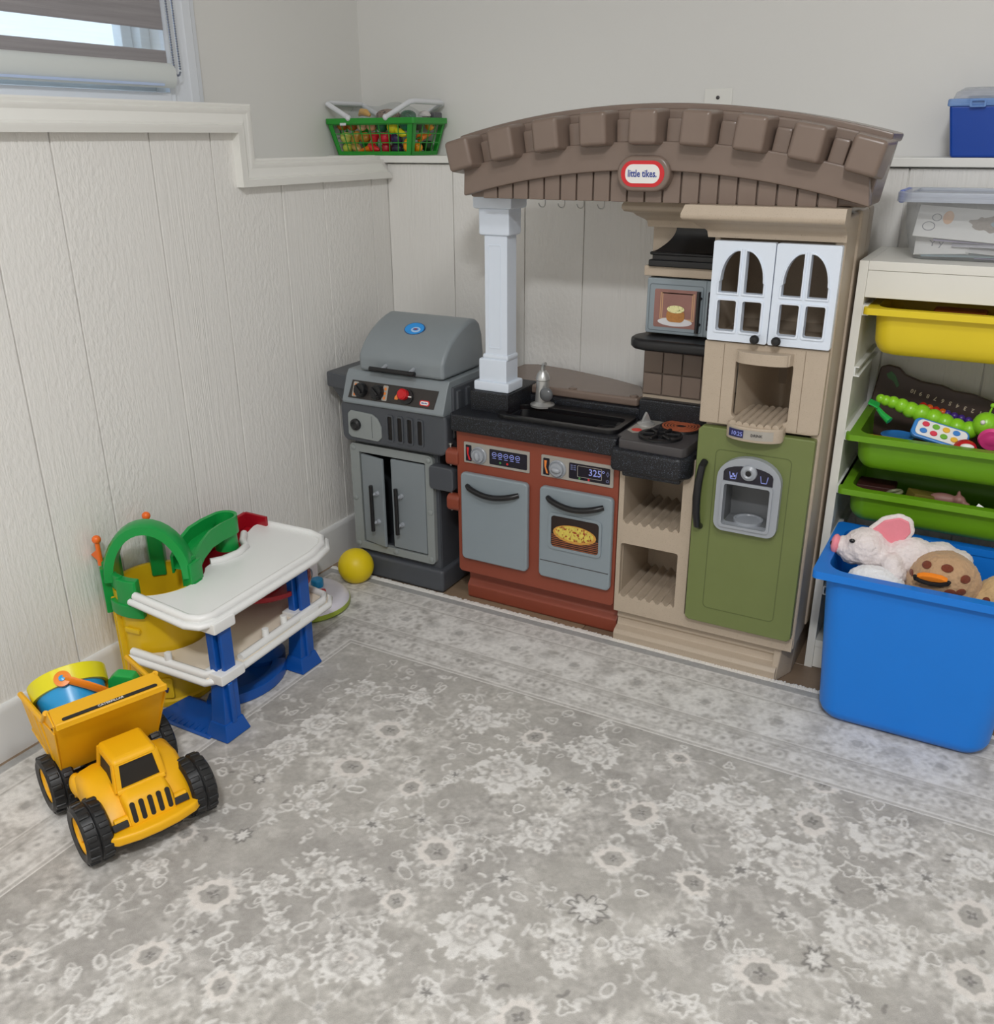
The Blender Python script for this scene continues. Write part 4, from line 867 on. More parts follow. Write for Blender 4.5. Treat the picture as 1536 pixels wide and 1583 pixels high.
# ---- plush toys in the blue bin
def fur(name, col, spots=None, sscale=14, samt=0.62):
    m = mat(name, col, 0.95, 0.10, 160, 1.0, 190, sheen=0.25, spec=0.1, speck=spots, spscale=sscale, spamt=samt)
    return m
m_furw = fur('white_plush', C(222, 212, 210, 1.1)); m_furw2 = fur('snow_plush', C(226, 226, 228, 1.1)); m_pinkfelt = mat('pink_felt', C(232, 138, 150, 1.1), 0.9, 0.06, 60, 0.3, 300)
m_furt = fur('tan_plush', C(184, 150, 116, 1.05)); m_brownpatch = fur('brown_plush', C(112, 58, 42)); m_greyfelt = fur('grey_plush', C(110, 108, 108))
pig = thing('plush_animal', 'white plush animal with a large pink ear, lying on top in the blue bin', 'plush toy', (1.50, -0.42, 0.33))
remesh(part('body', lump([((1.463, -0.425, 0.385), (0.042, 0.045, 0.040)), ((1.443, -0.425, 0.372), (0.030, 0.036, 0.030)), ((1.420, -0.425, 0.376), (0.017, 0.022, 0.022)), ((1.488, -0.420, 0.372), (0.034, 0.04, 0.034)),
     ((1.55, -0.41, 0.372), (0.055, 0.045, 0.042)), ((1.60, -0.40, 0.375), (0.042, 0.042, 0.036)), ((1.635, -0.39, 0.368), (0.03, 0.04, 0.028)),
     ((1.520, -0.452, 0.368), (0.022, 0.026, 0.024)), ((1.532, -0.468, 0.352), (0.020, 0.024, 0.020))]), m_furw, pig), 0.0028, 8)
part('snout', G().ball((1.4055, -0.430, 0.380), (0.010, 0.019, 0.021), 20, m2=14), m_pinkfelt, pig)
part('nostril', G().ball((1.3975, -0.440, 0.384), (0.0025, 0.003, 0.005), 8), m_black, pig)
part('eye', G().ball((1.4395, -0.457, 0.404), (0.006, 0.004, 0.0045), 10), m_black, pig)
EM = T(1.506, -0.418, 0.428) @ RY(-0.62) @ RX(0.15)
remesh(part('ear', G().prism([(-0.060, -0.016), (-0.045, 0.010), (-0.01, 0.030), (0.025, 0.030), (0.044, 0.012), (0.042, -0.018), (0.022, -0.036), (-0.01, -0.042), (-0.04, -0.034)], 0.0, 0.012, 'y', 0.005, 3, mtx=EM @ RY(0.25)), m_furw, pig), 0.004, 4)
part('ear_lining', G().prism([(-0.050, -0.014), (-0.038, 0.006), (-0.008, 0.023), (0.022, 0.023), (0.036, 0.010), (0.034, -0.014), (0.018, -0.028), (-0.01, -0.033), (-0.034, -0.027)], -0.0035, 0.004, 'y', 0.0025, 3, mtx=EM @ RY(0.25)), m_pinkfelt, pig)
pw2 = thing('plush_animal', 'white fluffy plush toy showing only its back at the front of the blue bin', 'plush toy', (1.50, -0.48, 0.29))
remesh(part('body', lump([((1.497, -0.482, 0.332), (0.058, 0.038, 0.036)), ((1.46, -0.47, 0.30), (0.04, 0.03, 0.03)), ((1.54, -0.49, 0.30), (0.04, 0.03, 0.03))]), m_furw2, pw2), 0.0028, 8)
gir = thing('plush_animal', 'tan plush animal with brown spots and an open orange felt mouth in the blue bin', 'plush toy', (1.62, -0.45, 0.30))
gb2 = remesh(part('body', lump([((1.618, -0.452, 0.360), (0.064, 0.054, 0.054)), ((1.58, -0.458, 0.345), (0.032, 0.04, 0.036)), ((1.655, -0.45, 0.345), (0.034, 0.045, 0.042)), ((1.60, -0.44, 0.31), (0.05, 0.05, 0.04))]), m_furt, gir), 0.0028, 8)
MM = T(1.596, -0.506, 0.378) @ RX(0.35)
part('mouth_lining', G().prism([(-0.026, 0.0), (-0.015, 0.006), (0.0, 0.008), (0.018, 0.007), (0.030, 0.002), (0.018, -0.004), (0.0, -0.006), (-0.016, -0.004)], -0.006, 0.006, 'y', 0.002, 2, mtx=MM), mat('orange_felt', C(244, 128, 24), 0.8, 0.05), gir)
part('mouth_edge', G().tube([MM @ Vector((x, -0.007, z)) for x, z in ((-0.028, 0.004), (-0.027, -0.003), (-0.014, -0.008), (0.002, -0.010), (0.018, -0.008), (0.031, -0.002), (0.033, 0.004))], 0.004, 8), mat('black_felt', C(20, 17, 18), 0.9), gir)
cc = Vector((1.618, -0.452, 0.360))
for i, (u, v) in enumerate(((-0.95, 0.1), (-0.80, -0.35), (-0.15, -0.55), (0.45, -0.1), (0.55, 0.45), (0.05, 0.85), (-0.6, 0.75), (0.75, -0.35), (0.2, -0.15))):
    a = u*1.25; e = v*0.9; d = Vector((math.sin(a)*math.cos(e), -math.cos(a)*math.cos(e), math.sin(e)))
    p = cc+Vector((d.x*0.064, d.y*0.0535, d.z*0.0535)); q = d.to_track_quat('Z', 'Y').to_matrix().to_4x4()
    part('spot', G().ball((0, 0, 0), (0.011, 0.0085, 0.0022), 14, T(*p) @ q), m_brownpatch, gir)
gi2 = thing('plush_animal', 'second tan plush shape with brown spots at the far right of the blue bin', 'plush toy', (1.72, -0.44, 0.29))
remesh(part('body', lump([((1.722, -0.445, 0.335), (0.045, 0.05, 0.045)), ((1.70, -0.46, 0.32), (0.035, 0.04, 0.04))]), fur('tan_plush_light', C(196, 164, 120, 1.1)), gi2), 0.0028, 8)
part('spot', G().ball((1.697, -0.489, 0.345), (0.007, 0.004, 0.008), 10), m_brownpatch, gi2)
gp_ = thing('plush_animal', 'dark grey furry plush, only a little showing in the left corner of the blue bin', 'plush toy', (1.44, -0.46, 0.27))
remesh(part('body', lump([((1.44, -0.468, 0.300), (0.03, 0.03, 0.028)), ((1.47, -0.46, 0.29), (0.03, 0.03, 0.03))]), m_greyfelt, gp_), 0.004, 6)

# ---- clear box with alphabet cards on top of the unit
def clear(name, col, alpha_mix=0.25, rough=0.12):
    if name in MATS: return MATS[name]
    m = bpy.data.materials.new(name); m.use_nodes = True; nt = m.node_tree; b = nt.nodes['Principled BSDF']
    b.inputs['Base Color'].default_value = col; b.inputs['Roughness'].default_value = rough
    t = nt.nodes.new('ShaderNodeBsdfTransparent'); t.inputs['Color'].default_value = (0.93, 0.94, 0.95, 1)
    n = nt.nodes.new('ShaderNodeTexNoise'); n.inputs['Scale'].default_value = 9
    r = nt.nodes.new('ShaderNodeMapRange'); r.inputs[3].default_value = alpha_mix*0.75; r.inputs[4].default_value = alpha_mix*1.25
    nt.links.new(n.outputs['Fac'], r.inputs[0])
    mx = nt.nodes.new('ShaderNodeMixShader'); nt.links.new(r.outputs[0], mx.inputs[0])
    nt.links.new(t.outputs[0], mx.inputs[1]); nt.links.new(b.outputs[0], mx.inputs[2]); nt.links.new(mx.outputs[0], nt.nodes['Material Output'].inputs['Surface'])
    MATS[name] = m; return m
m_clear = clear('clear_plastic', C(205, 206, 206), 0.26); m_clearlid = clear('frosted_lid_plastic', C(196, 202, 214), 0.55, 0.2)
CB = thing('card_box', 'clear plastic box with lid holding alphabet cards, on top of the white storage frame', 'plastic box', (1.60, -0.14, 0.94))
def ringb(x0, x1, y0, y1, r, z): return [(x, y, z) for x, y in rrect(x0, x1, y0, y1, r, 6)]
o_ = [ringb(1.418, 1.782, -0.246, -0.028, 0.03, 1.056), ringb(1.424, 1.776, -0.242, -0.032, 0.03, 1.0), ringb(1.436, 1.764, -0.236, -0.04, 0.03, 0.955), ringb(1.444, 1.756, -0.230, -0.046, 0.028, 0.9415)]
part('tub', G().loft(o_, (False, True)), m_clear, CB, 40)
part('lid', G().prism(rrect(1.402, 1.798, -0.262, -0.018, 0.030), 1.050, 1.068, 'z', 0.005, 2, holes=[rrect(1.425, 1.775, -0.24, -0.04, 0.025)]).prism(rrect(1.42, 1.78, -0.244, -0.036, 0.026), 1.060, 1.063, 'z', 0), m_clearlid, CB)
part('latch', G().box(1.400, 1.412, -0.20, -0.08, 1.045, 1.070, 0.004), mat('blue_latch', C(70, 100, 190), 0.3), CB)
m_cardw = mat('card_paper', C(226, 224, 220, 1.1), 0.6, 0.02)
m_ink = mat('card_ink', C(120, 120, 128), 0.6)
def card(label, x, y, z, rz, rx, col=None, ry=0.0, w=0.13, h=0.085):
    mt = T(x, y, z) @ RZ(rz) @ RY(ry) @ RX(rx)
    c = thing('alphabet_card', label, 'card', (x, y, z), group='alphabet cards in the clear box')
    part('sheet', G().box(-w/2, w/2, -h/2, h/2, -0.0008, 0.0008, 0, mtx=mt), col or m_cardw, c)
    return c, mt
c, mt = card('white alphabet card with outlined letters Oo and a nest, topmost in the clear box', 1.545, -0.195, 1.006, 0.02, 0.85, ry=0.06, w=0.21, h=0.075)
def outline_o(cx, cy, rx, ry): return G().prism(ell(cx, cy, rx, ry), 0.0009, 0.0013, 'z', 0, holes=[ell(cx, cy, rx-0.0016, ry-0.0016)], mtx=mt)
g = outline_o(-0.080, -0.012, 0.012, 0.011); h_ = outline_o(-0.069, 0.010, 0.009, 0.009); g.add(h_.v, h_.f)
part('letter_print', g, m_ink, c)['kind'] = 'stuff'
part('orange_print', G().prism(ell(-0.048, 0.012, 0.010, 0.016, 16), 0.0009, 0.0013, 'z', 0, mtx=mt), mat('peach_print', C(222, 176, 138), 0.6, 0.1, 80), c)
nest = [(-0.006+0.046*math.cos(t)*(1+0.10*math.sin(7*t)), 0.004+0.018*math.sin(t)*(1+0.16*math.cos(11*t))) for t in [2*PI*i/40 for i in range(40)]]
part('nest_print', G().prism([(x+0.045, y) for x, y in nest], 0.0009, 0.0013, 'z', 0, mtx=mt), mat('nest_print', C(150, 138, 128), 0.7, 0.35, 200), c)
part('egg_print', G().prism(ell(0.052, 0.005, 0.022, 0.009, 20), 0.0013, 0.0017, 'z', 0, mtx=mt), mat('egg_print', C(140, 160, 172), 0.6, 0.2, 90), c)
c, mt = card('white alphabet card with outlined letter Y, at the lower left in the clear box', 1.495, -0.205, 0.968, 0.04, 0.75, ry=-0.05, w=0.10, h=0.05)
g = G()
for s_, x, sz in (('Y', -0.018, 0.022), ('y', -0.002, 0.022)):
    gg = text_g(s_, sz, mt @ T(x, 0.002, 0.0009), 0, 0.0002); g.add(gg.v, gg.f)
part('letter_print', g, m_ink, c, 0)['kind'] = 'stuff'
cols = [(150, 140, 168), (188, 186, 196), (128, 150, 158), (214, 212, 210), (124, 116, 148), (204, 202, 200)]
labs = ['mauve alphabet card sticking out below the top card in the clear box', 'pale lilac alphabet card in the middle of the clear box stack', 'teal grey alphabet card near the bottom of the clear box', 'white alphabet card at the right of the clear box stack', 'dusky violet alphabet card at the bottom of the clear box', 'off white alphabet card lying flat at the bottom of the clear box']
pos = [(1.56, -0.17, 0.986, 0.08, 0.3, 0.05), (1.60, -0.18, 0.978, -0.05, 0.25, 0.0), (1.535, -0.185, 0.955, 0.03, 0.15, -0.02), (1.63, -0.19, 0.968, -0.1, 0.35, 0.05), (1.64, -0.18, 0.955, 0.06, 0.2, 0.0), (1.58, -0.16, 0.947, 0.0, 0.02, 0.0)]
for l_, cl, p in zip(labs, cols, pos): card(l_, p[0], p[1], p[2], p[3], p[4], mat('card_%d_%d_%d' % cl, C(*cl), 0.6, 0.15, 40), p[5], 0.17 if p[0] > 1.55 else 0.15, 0.09)

# ---- blue box with clear lid on the ledge
BB = thing('lunch_box', 'royal blue plastic box with clear domed lid on the wall ledge', 'plastic box', (1.60, 0.06, LEDGE))
m_royal = mat('royal_blue_plastic', C(14, 66, 158, 1.2), 0.33, 0.03)
part('tub', G().hexa([(1.466, 0.0, LEDGE), (1.744, 0.0, LEDGE), (1.744, 0.125, LEDGE), (1.466, 0.125, LEDGE), (1.450, -0.008, LEDGE+0.103), (1.76, -0.008, LEDGE+0.103), (1.76, 0.135, LEDGE+0.103), (1.450, 0.135, LEDGE+0.103)], 0.006, 3), m_royal, BB)
m_lid = clear('clear_lid_plastic', C(190, 194, 204), 0.42, 0.12); m_lidb = clear('blue_clear_plastic', C(120, 160, 220), 0.7, 0.15)
part('lid_edge', G().prism(rrect(1.446, 1.764, -0.012, 0.139, 0.008), LEDGE+0.100, LEDGE+0.115, 'z', 0.003, 2), m_lidb, BB)
part('lid_dome', G().loft([ringb(1.454, 1.756, -0.006, 0.133, 0.012, LEDGE+0.114), ringb(1.458, 1.752, -0.002, 0.129, 0.02, LEDGE+0.128), ringb(1.472, 1.738, 0.010, 0.117, 0.025, LEDGE+0.137)], (False, True)), m_lid, BB, 40)
part('clasp', G().prism(rrect(1.489, 1.520, LEDGE+0.098, LEDGE+0.114, 0.003), -0.018, -0.010, 'y', 0.002, 2, holes=[rrect(1.493, 1.516, LEDGE+0.101, LEDGE+0.110, 0.002)]), m_lidb, BB)
part('contents', G().box(1.48, 1.73, 0.015, 0.11, LEDGE+0.106, LEDGE+0.121, 0.004), mat('teal_contents', C(110, 130, 150), 0.5, 0.3, 60), BB)
# ------------------------------------------------------------------ ball
single('ball', G().ball((0.146, -0.447, 0.052), 0.0505, 40, m2=24), mat('yellow_ball_plastic', C(216, 190, 22, 1.2), 0.42, 0.02, spec=0.4), 'plain yellow plastic ball on the floor in front of the grey grill', 'ball', (0.146, -0.447, 0.0015))

# ------------------------------------------------------------------ toy garage
m_gy = mat('garage_yellow', C(214, 176, 26, 1.2), 0.35, 0.04, 20)
m_gg = mat('garage_green', C(18, 138, 62, 1.25), 0.28, 0.04, 20)
m_gw = mat('garage_white', C(224, 224, 222, 1.15), 0.3, 0.01)
m_gb = mat('garage_blue', C(12, 74, 152, 1.2), 0.32, 0.04, 20)
m_gr = mat('garage_red', C(150, 16, 30, 1.2), 0.3, 0.05, 20)
m_go = mat('garage_orange', C(240, 104, 34, 1.2), 0.32, 0.03)
FZ = 0.0085       # top of the rug
GA = thing('toy_garage', 'toy parking garage with yellow tower, white decks and blue legs beside the left wall', 'toy garage', (0.2, -1.0, FZ))
tc = (0.106, -1.085)
g = G()
nn = 40
def ringc(r, z, wob=0.0): return [(tc[0]+(r+wob*math.cos(10*2*PI*i/nn))*math.cos(2*PI*i/nn), tc[1]+(r+wob*math.cos(10*2*PI*i/nn))*math.sin(2*PI*i/nn), z) for i in range(nn)]
g.loft([ringc(0.094, FZ), ringc(0.094, 0.02), ringc(0.089, 0.024, 0.001), ringc(0.090, 0.255, 0.001), ringc(0.094, 0.262), ringc(0.094, 0.280), ringc(0.084, 0.280), ringc(0.082, 0.26), ringc(0.080, 0.03), ringc(0.0801, 0.015)], (True, True))
tw_ = part('tower', g, m_gy, GA, 40)
for a in (-2.16, -1.92): part('lift_rail', G().box(0.086, 0.101, -0.005, 0.005, 0.02, 0.26, 0.003, 2, T(tc[0], tc[1], 0) @ RZ(a)), m_gy, tw_)
part('relief_panel', G().prism(rrect(-0.030, 0.030, 0.030, 0.080, 0.006), -0.094, -0.088, 'y', 0.002, 2, mtx=T(tc[0], tc[1], 0) @ RZ(0.55)), m_gy, tw_)
part('sticker_print', G().prism([(-0.020, 0.045), (0.018, 0.047), (0.021, 0.058), (0.006, 0.058), (-0.001, 0.064), (-0.008, 0.058), (-0.020, 0.055)], -0.0965, -0.094, 'y', 0, mtx=T(tc[0], tc[1], 0) @ RZ(0.55)), mat('navy_sticker', C(40, 44, 86), 0.4, 0.5, 120), tw_)
for z in (0.19,): part('relief_bar', G().box(-0.02, 0.02, -0.096, -0.088, z, z+0.012, 0.003, 2, T(tc[0], tc[1], 0) @ RZ(0.1)), m_gy, tw_)
# green crown
def sect(r0, r1, a0, a1, z0, z1, b=0.004):
    n = 10; o_ = [(tc[0]+r1*math.cos(a0+(a1-a0)*i/n), tc[1]+r1*math.sin(a0+(a1-a0)*i/n)) for i in range(n+1)]+[(tc[0]+r0*math.cos(a1-(a1-a0)*i/n), tc[1]+r0*math.sin(a1-(a1-a0)*i/n)) for i in range(n+1)]
    return G().prism(o_, z0, z1, 'z', b, 2)
cr = part('green_crown', sect(0.080, 0.104, -2.02, -1.05, 0.232, 0.262), m_gg, GA)
part('crown_block', sect(0.078, 0.100, -1.72, -1.15, 0.258, 0.318, 0.008), m_gg, cr)
part('crown_link', sect(0.084, 0.096, -2.75, -1.6, 0.286, 0.322, 0.003), m_gg, cr)
part('crown_block', sect(0.078, 0.108, -2.80, -2.30, 0.236, 0.335, 0.006), m_gg, cr)
part('crown_fin', sect(0.088, 0.112, -2.30, -2.12, 0.222, 0.326, 0.003), m_gg, cr)
ang = [PI*i/18 for i in range(19)]
p0 = Vector((tc[0]-0.050, tc[1]-0.078, 0.30)); p1 = Vector((tc[0]+0.086, tc[1]+0.018, 0.30))
g = G(); rings = []
ax = (p1-p0); mid = (p0+p1)/2; hl = ax.length/2; axn = ax.normalized(); side = Vector((axn.y, -axn.x, 0))
for t in ang:
    c_ = mid-axn*(hl*math.cos(t))+Vector((0, 0, 0.118*math.sin(t)))
    nrm = (-axn*math.cos(t)*1.0/hl+Vector((0, 0, math.sin(t)/0.118))).normalized()
    wd = 0.022; th = 0.0115
    rings.append([c_+side*wd+nrm*th*0.6, c_+side*wd*0.6+nrm*th, c_-side*wd*0.6+nrm*th, c_-side*wd+nrm*th*0.6, c_-side*wd-nrm*th, c_+side*wd-nrm*th])
part('arch', G().loft(rings), m_gg, GA, 45)
ft = part('stair_post', sect(0.076, 0.106, 0.0, 0.42, 0.258, 0.335, 0.006), m_gg, GA)
for k in range(4): part('step', G().box(0.088, 0.110-k*0.004, -0.016, 0.016, 0.270+k*0.018, 0.290+k*0.018, 0.005, 2, T(tc[0], tc[1], 0) @ RZ(0.18)), m_gg, ft)
part('rear_post', sect(0.076, 0.102, 2.2, 2.6, 0.25, 0.352, 0.004), m_gg, GA)
# orange pennants
for k, (x, y, z0, z1, flag) in enumerate(((0.026, -1.160, 0.325, 0.378, True), (0.034, -1.032, 0.345, 0.388, False))):
    pn = part('pennant_post', G().tube([(x, y, z0), (x, y, z1)], [0.006, 0.005], 10).ball((x, y, z1+0.006), 0.0095, 16), m_go, GA)
    if flag: part('pennant', G().prism([(x+0.004, 0.330), (x+0.004, 0.366), (x-0.024, 0.345)], -0.004, 0.004, 'y', 0.002, 2, mtx=T(0, y, 0)), m_go, pn)
# green chute on the top deck: trough with a rounded end and an arched side
cl = [(0.158, -1.055, 0.318), (0.150, -1.02, 0.345), (0.143, -0.985, 0.357), (0.139, -0.945, 0.360), (0.138, -0.905, 0.360)]
def offs(s_, dz=0.0):
    o_ = []
    for i, p in enumerate(cl):
        a = Vector(cl[max(0, i-1)]); b_ = Vector(cl[min(len(cl)-1, i+1)]); d = (b_-a); d.z = 0; d.normalize(); n_ = Vector((d.y, -d.x, 0))
        o_.append(Vector(p)+n_*s_+Vector((0, 0, dz)))
    return o_
R_, L_ = offs(0.031), offs(-0.031)
endc = Vector(cl[-1]); cap_ = [endc+Vector((0.031*math.cos(t), 0.031*math.sin(t), 0)) for t in [PI*i/10 for i in range(1, 10)]]
wallp = R_+cap_+L_[::-1]
rings = []
for i, p in enumerate(wallp):
    q = p-endc; inn = (Vector((cl[min(range(len(cl)), key=lambda k: (Vector(cl[k])-p).length)]))-p); inn.z = 0
    inn = inn.normalized() if inn.length > 1e-6 else Vector((1, 0, 0)); u_ = Vector((0, 0, 1))
    rings.append([p+u_*0.010, p+inn*0.007+u_*0.008, p+inn*0.006-u_*0.030, p-u_*0.032])
ch = part('chute', G().loft(rings), m_gg, GA, 50)
RI, LI = offs(0.027, -0.020), offs(-0.027, -0.020); n = len(cl)
part('chute_floor', G().add([*RI, *LI], [(i, i+1, n+i+1, n+i) for i in range(n-1)]).prism(ell(endc.x, endc.y, 0.026, 0.026), 0.336, 0.341, 'z', 0), m_gg, ch, 60)
part('chute_post', G().lathe([(0.027, 0.0), (0.024, 0.06)], 18, (endc.x, endc.y, 0.288)), m_gg, ch)
# red ramp behind
part('red_ramp_wall', G().prism([(-1.00, 0.235), (-0.76, 0.275), (-0.76, 0.312), (-0.80, 0.308), (-1.00, 0.285)], 0.055, 0.064, 'x', 0.002, 1).box(0.06, 0.13, -0.764, -0.756, 0.27, 0.312, 0.002), m_gr, GA)
part('red_ramp', G().hexa([(0.06, -1.0, 0.225), (0.155, -1.0, 0.225), (0.125, -0.76, 0.265), (0.06, -0.76, 0.265), (0.06, -1.0, 0.235), (0.155, -1.0, 0.235), (0.125, -0.76, 0.275), (0.06, -0.76, 0.275)], 0.002, 1), m_gr, GA)
rd = part('turntable', G().lathe([(0.0, 0.0), (0.112, 0.0), (0.116, 0.004), (0.116, 0.014), (0.110, 0.014), (0.108, 0.008), (0.0, 0.008)], 40, (0.198, -0.868, 0.196)), m_gr, GA)
part('turntable_ring', G().lathe([(0.05, 0.0), (0.056, 0.0), (0.056, 0.003), (0.05, 0.003)], 30, (0.215, -0.90, 0.203)), m_gr, rd)
# white decks
def circ(cx, cy, r, a0, a1, n=10): return [(cx+r*math.cos(a0+(a1-a0)*i/n), cy+r*math.sin(a0+(a1-a0)*i/n)) for i in range(n+1)]
top_o = [(0.148, -1.186), (0.318, -1.205), (0.345, -1.196), (0.360, -1.168), (0.344, -0.845), (0.330, -0.785), (0.300, -0.748), (0.255, -0.735), (0.100, -0.742), (0.098, -0.775), (0.120, -0.83), (0.150, -0.866), (0.176, -0.885), (0.186, -0.92), (0.180, -0.965), (0.165, -0.985), (0.170, -1.005)]+circ(tc[0], tc[1], 0.100, 0.85, -1.15, 10)
td = part('top_deck', G().prism(top_o, 0.276, 0.288, 'z', 0.003, 2), m_gw, GA)
def edge_rim(pts, r, z, flat=1.0): return G().tube([(x, y, z) for x, y in pts], r, 8)
part('deck_rim', edge_rim([(0.146, -1.180), (0.316, -1.197), (0.340, -1.189), (0.352, -1.166), (0.336, -0.845), (0.322, -0.79), (0.296, -0.756), (0.255, -0.744), (0.106, -0.750)], 0.009, 0.288), m_gw, td, 60)
part('deck_skirt', edge_rim([(0.138, -1.188), (0.318, -1.208), (0.347, -1.199), (0.363, -1.168), (0.347, -0.845), (0.332, -0.783), (0.301, -0.745), (0.255, -0.732), (0.100, -0.738)], 0.0075, 0.276), m_gw, td, 60)
part('deck_kerb', edge_rim([(0.120, -0.83), (0.150, -0.866), (0.178, -0.885), (0.189, -0.92), (0.183, -0.965), (0.168, -0.988)], 0.009, 0.292), m_gw, td, 60)
part('deck_socket', G().box(0.322, 0.372, -1.185, -1.125, 0.255, 0.28, 0.004), m_gw, td)
mid_o = [(0.120, -1.196), (0.335, -1.188), (0.352, -1.165), (0.352, -1.10), (0.335, -0.80), (0.318, -0.775), (0.26, -0.766), (0.10, -0.775), (0.08, -0.95), (0.13, -0.995)]+circ(tc[0], tc[1], 0.098, 0.9, -1.2, 10)
md = part('middle_deck', G().prism(mid_o, 0.138, 0.150, 'z', 0.003, 2), mat('garage_cream', C(222, 210, 192, 1.15), 0.35, 0.01), GA)
part('deck_rim', edge_rim([(0.122, -1.190), (0.330, -1.184), (0.344, -1.163)], 0.009, 0.154).tube([(x, y, 0.154) for x, y in ((0.344, -1.10), (0.330, -0.81), (0.314, -0.785), (0.26, -0.776))], 0.009, 8), m_gw, md, 60)
part('deck_skirt', edge_rim([(0.116, -1.197), (0.336, -1.192), (0.356, -1.165), (0.355, -1.10), (0.340, -0.80), (0.320, -0.772), (0.26, -0.763)], 0.008, 0.140), m_gw, md, 60)
for x, y in ((0.225, -1.185), (0.334, -1.01), (0.329, -0.945)): part('bollard', G().prism(ell(x, y, 0.008, 0.008, 12), 0.15, 0.178, 'z', 0.002, 2), m_gw, md)
for x, y in ((0.345, -1.150), (0.315, -0.872)): part('deck_socket', G().box(x-0.028, x+0.028, y-0.034, y+0.034, 0.136, 0.160, 0.004), m_gw, md)
# blue legs
def leg(x0, y0, x1, y1):
    l_ = part('leg', G().box(-0.016, 0.003, -0.020, 0.020, 0, 0.125, 0.002, 1, T(x0, y0, 0.145)).box(0.006, 0.016, -0.012, 0.020, 0, 0.125, 0.002, 1, T(x0+0.002, y0, 0.145)).box(0.0, 0.01, 0.0, 0.016, 0, 0.12, 0, 1, T(x0, y0, 0.145)), m_gb, GA)
    part('lower_leg', G().hexa([(x1-0.020, y1-0.024, 0.04), (x1+0.020, y1-0.024, 0.04), (x1+0.020, y1+0.024, 0.04), (x1-0.020, y1+0.024, 0.04), (x0-0.017, y0-0.021, 0.14), (x0+0.017, y0-0.021, 0.14), (x0+0.017, y0+0.021, 0.14), (x0-0.017, y0+0.021, 0.14)], 0.003), m_gb, l_)
    part('leg_rib', G().box(x1+0.012, x1+0.026, y1-0.006, y1+0.006, 0.04, 0.135, 0.002, 1), m_gb, l_)
    part('foot', G().hexa([(x1-0.030, y1-0.036, FZ), (x1+0.032, y1-0.036, FZ), (x1+0.032, y1+0.036, FZ), (x1-0.030, y1+0.036, FZ), (x1-0.021, y1-0.026, 0.044), (x1+0.022, y1-0.026, 0.044), (x1+0.022, y1+0.026, 0.044), (x1-0.021, y1+0.026, 0.044)], 0.003), m_gb, l_)
leg(0.345, -1.152, 0.348, -1.162); leg(0.312, -0.872, 0.312, -0.880)
bs = part('base_ramp', G().hexa([(0.165, -1.205, FZ), (0.335, -1.205, FZ), (0.335, -1.10, FZ), (0.18, -1.10, FZ), (0.165, -1.20, 0.014), (0.335, -1.20, 0.014), (0.335, -1.12, 0.024), (0.19, -1.12, 0.024)], 0.002, 1), m_gb, GA)
for i in range(8): part('ramp_rib', G().box(0.205+i*0.016, 0.208+i*0.016, -1.198, -1.125, 0.0145, 0.0165, 0, mtx=Matrix.Identity(4)), m_gb, bs)
arcp = circ(0.17, -1.00, 0.150, -1.0, 0.72, 14)
part('base_arc', G().prism(arcp+circ(0.17, -1.0, 0.118, 0.72, -1.0, 14), FZ, 0.034, 'z', 0.003, 2), m_gb, GA)
part('base_floor', G().prism(circ(0.17, -1.0, 0.14, -1.0, 2.2, 18), FZ, 0.016, 'z', 0.002, 1), m_gb, GA)
part('base_post', G().lathe([(0.0, 0.06), (0.034, 0.058), (0.038, 0.052), (0.038, 0.03), (0.055, 0.018), (0.055, 0.0)], 26, (0.205, -0.90, FZ)), m_gb, GA)

# ------------------------------------------------------------------ round activity toy behind the garage
AT = thing('activity_toy', 'white round activity toy with green edge and blue knob, behind the toy garage', 'toy', (0.110, -0.64, FZ))
m_atw = mat('activity_white', C(218, 214, 222, 1.1), 0.35, 0.02)
part('green_edge', G().lathe([(0.0, 0.0), (0.108, 0.0), (0.114, 0.006), (0.114, 0.018), (0.0, 0.018)], 44, (0.122, -0.632, FZ)), mat('activity_green', C(150, 168, 60), 0.4), AT)
part('plate', G().lathe([(0.0, 0.034), (0.096, 0.034), (0.106, 0.030), (0.112, 0.022), (0.113, 0.017), (0.0, 0.017)], 44, (0.122, -0.632, FZ)), m_atw, AT)
ho = part('house', G().box(0.026, 0.075, -0.610, -0.525, 0.03, 0.085, 0.004), m_atw, AT)
part('roof', G().prism([(0.016, 0.083), (0.079, 0.083), (0.066, 0.105), (0.03, 0.105)], -0.615, -0.520, 'y', 0.003, 2), m_atw, ho)
part('roof_print', G().box(0.034, 0.063, -0.605, -0.53, 0.1045, 0.107, 0), mat('sky_print', C(70, 140, 178), 0.4, 0.3, 60), ho)
ck = Matrix.Translation((0.0755, -0.568, 0.058)) @ RY(PI/2)
part('clock_ring_print', G().prism(ell(0, 0, 0.020, 0.017), 0.0, 0.001, 'z', 0, holes=[ell(0, 0, 0.0165, 0.0135)], mtx=ck), mat('clock_grey', C(120, 130, 146), 0.4), ho)
part('clock_hands_print', G().box(-0.010, 0.0, -0.0008, 0.0008, 0.0, 0.001, 0, mtx=ck).box(-0.0008, 0.0008, 0.0, 0.008, 0.0, 0.001, 0, mtx=ck), m_lcd, ho)
part('blue_knob', G().prism(ell(0.120, -0.585, 0.019, 0.019, 6), 0.04, 0.066, 'z', 0.006, 3), mat('cyan_knob', C(22, 128, 178, 1.2), 0.3), AT)
part('red_arrow', G().prism([(0.115, -0.62), (0.150, -0.603), (0.150, -0.612), (0.162, -0.600), (0.152, -0.592)], 0.0425, 0.046, 'z', 0), mat('red_arrow', C(196, 56, 60), 0.4), AT)

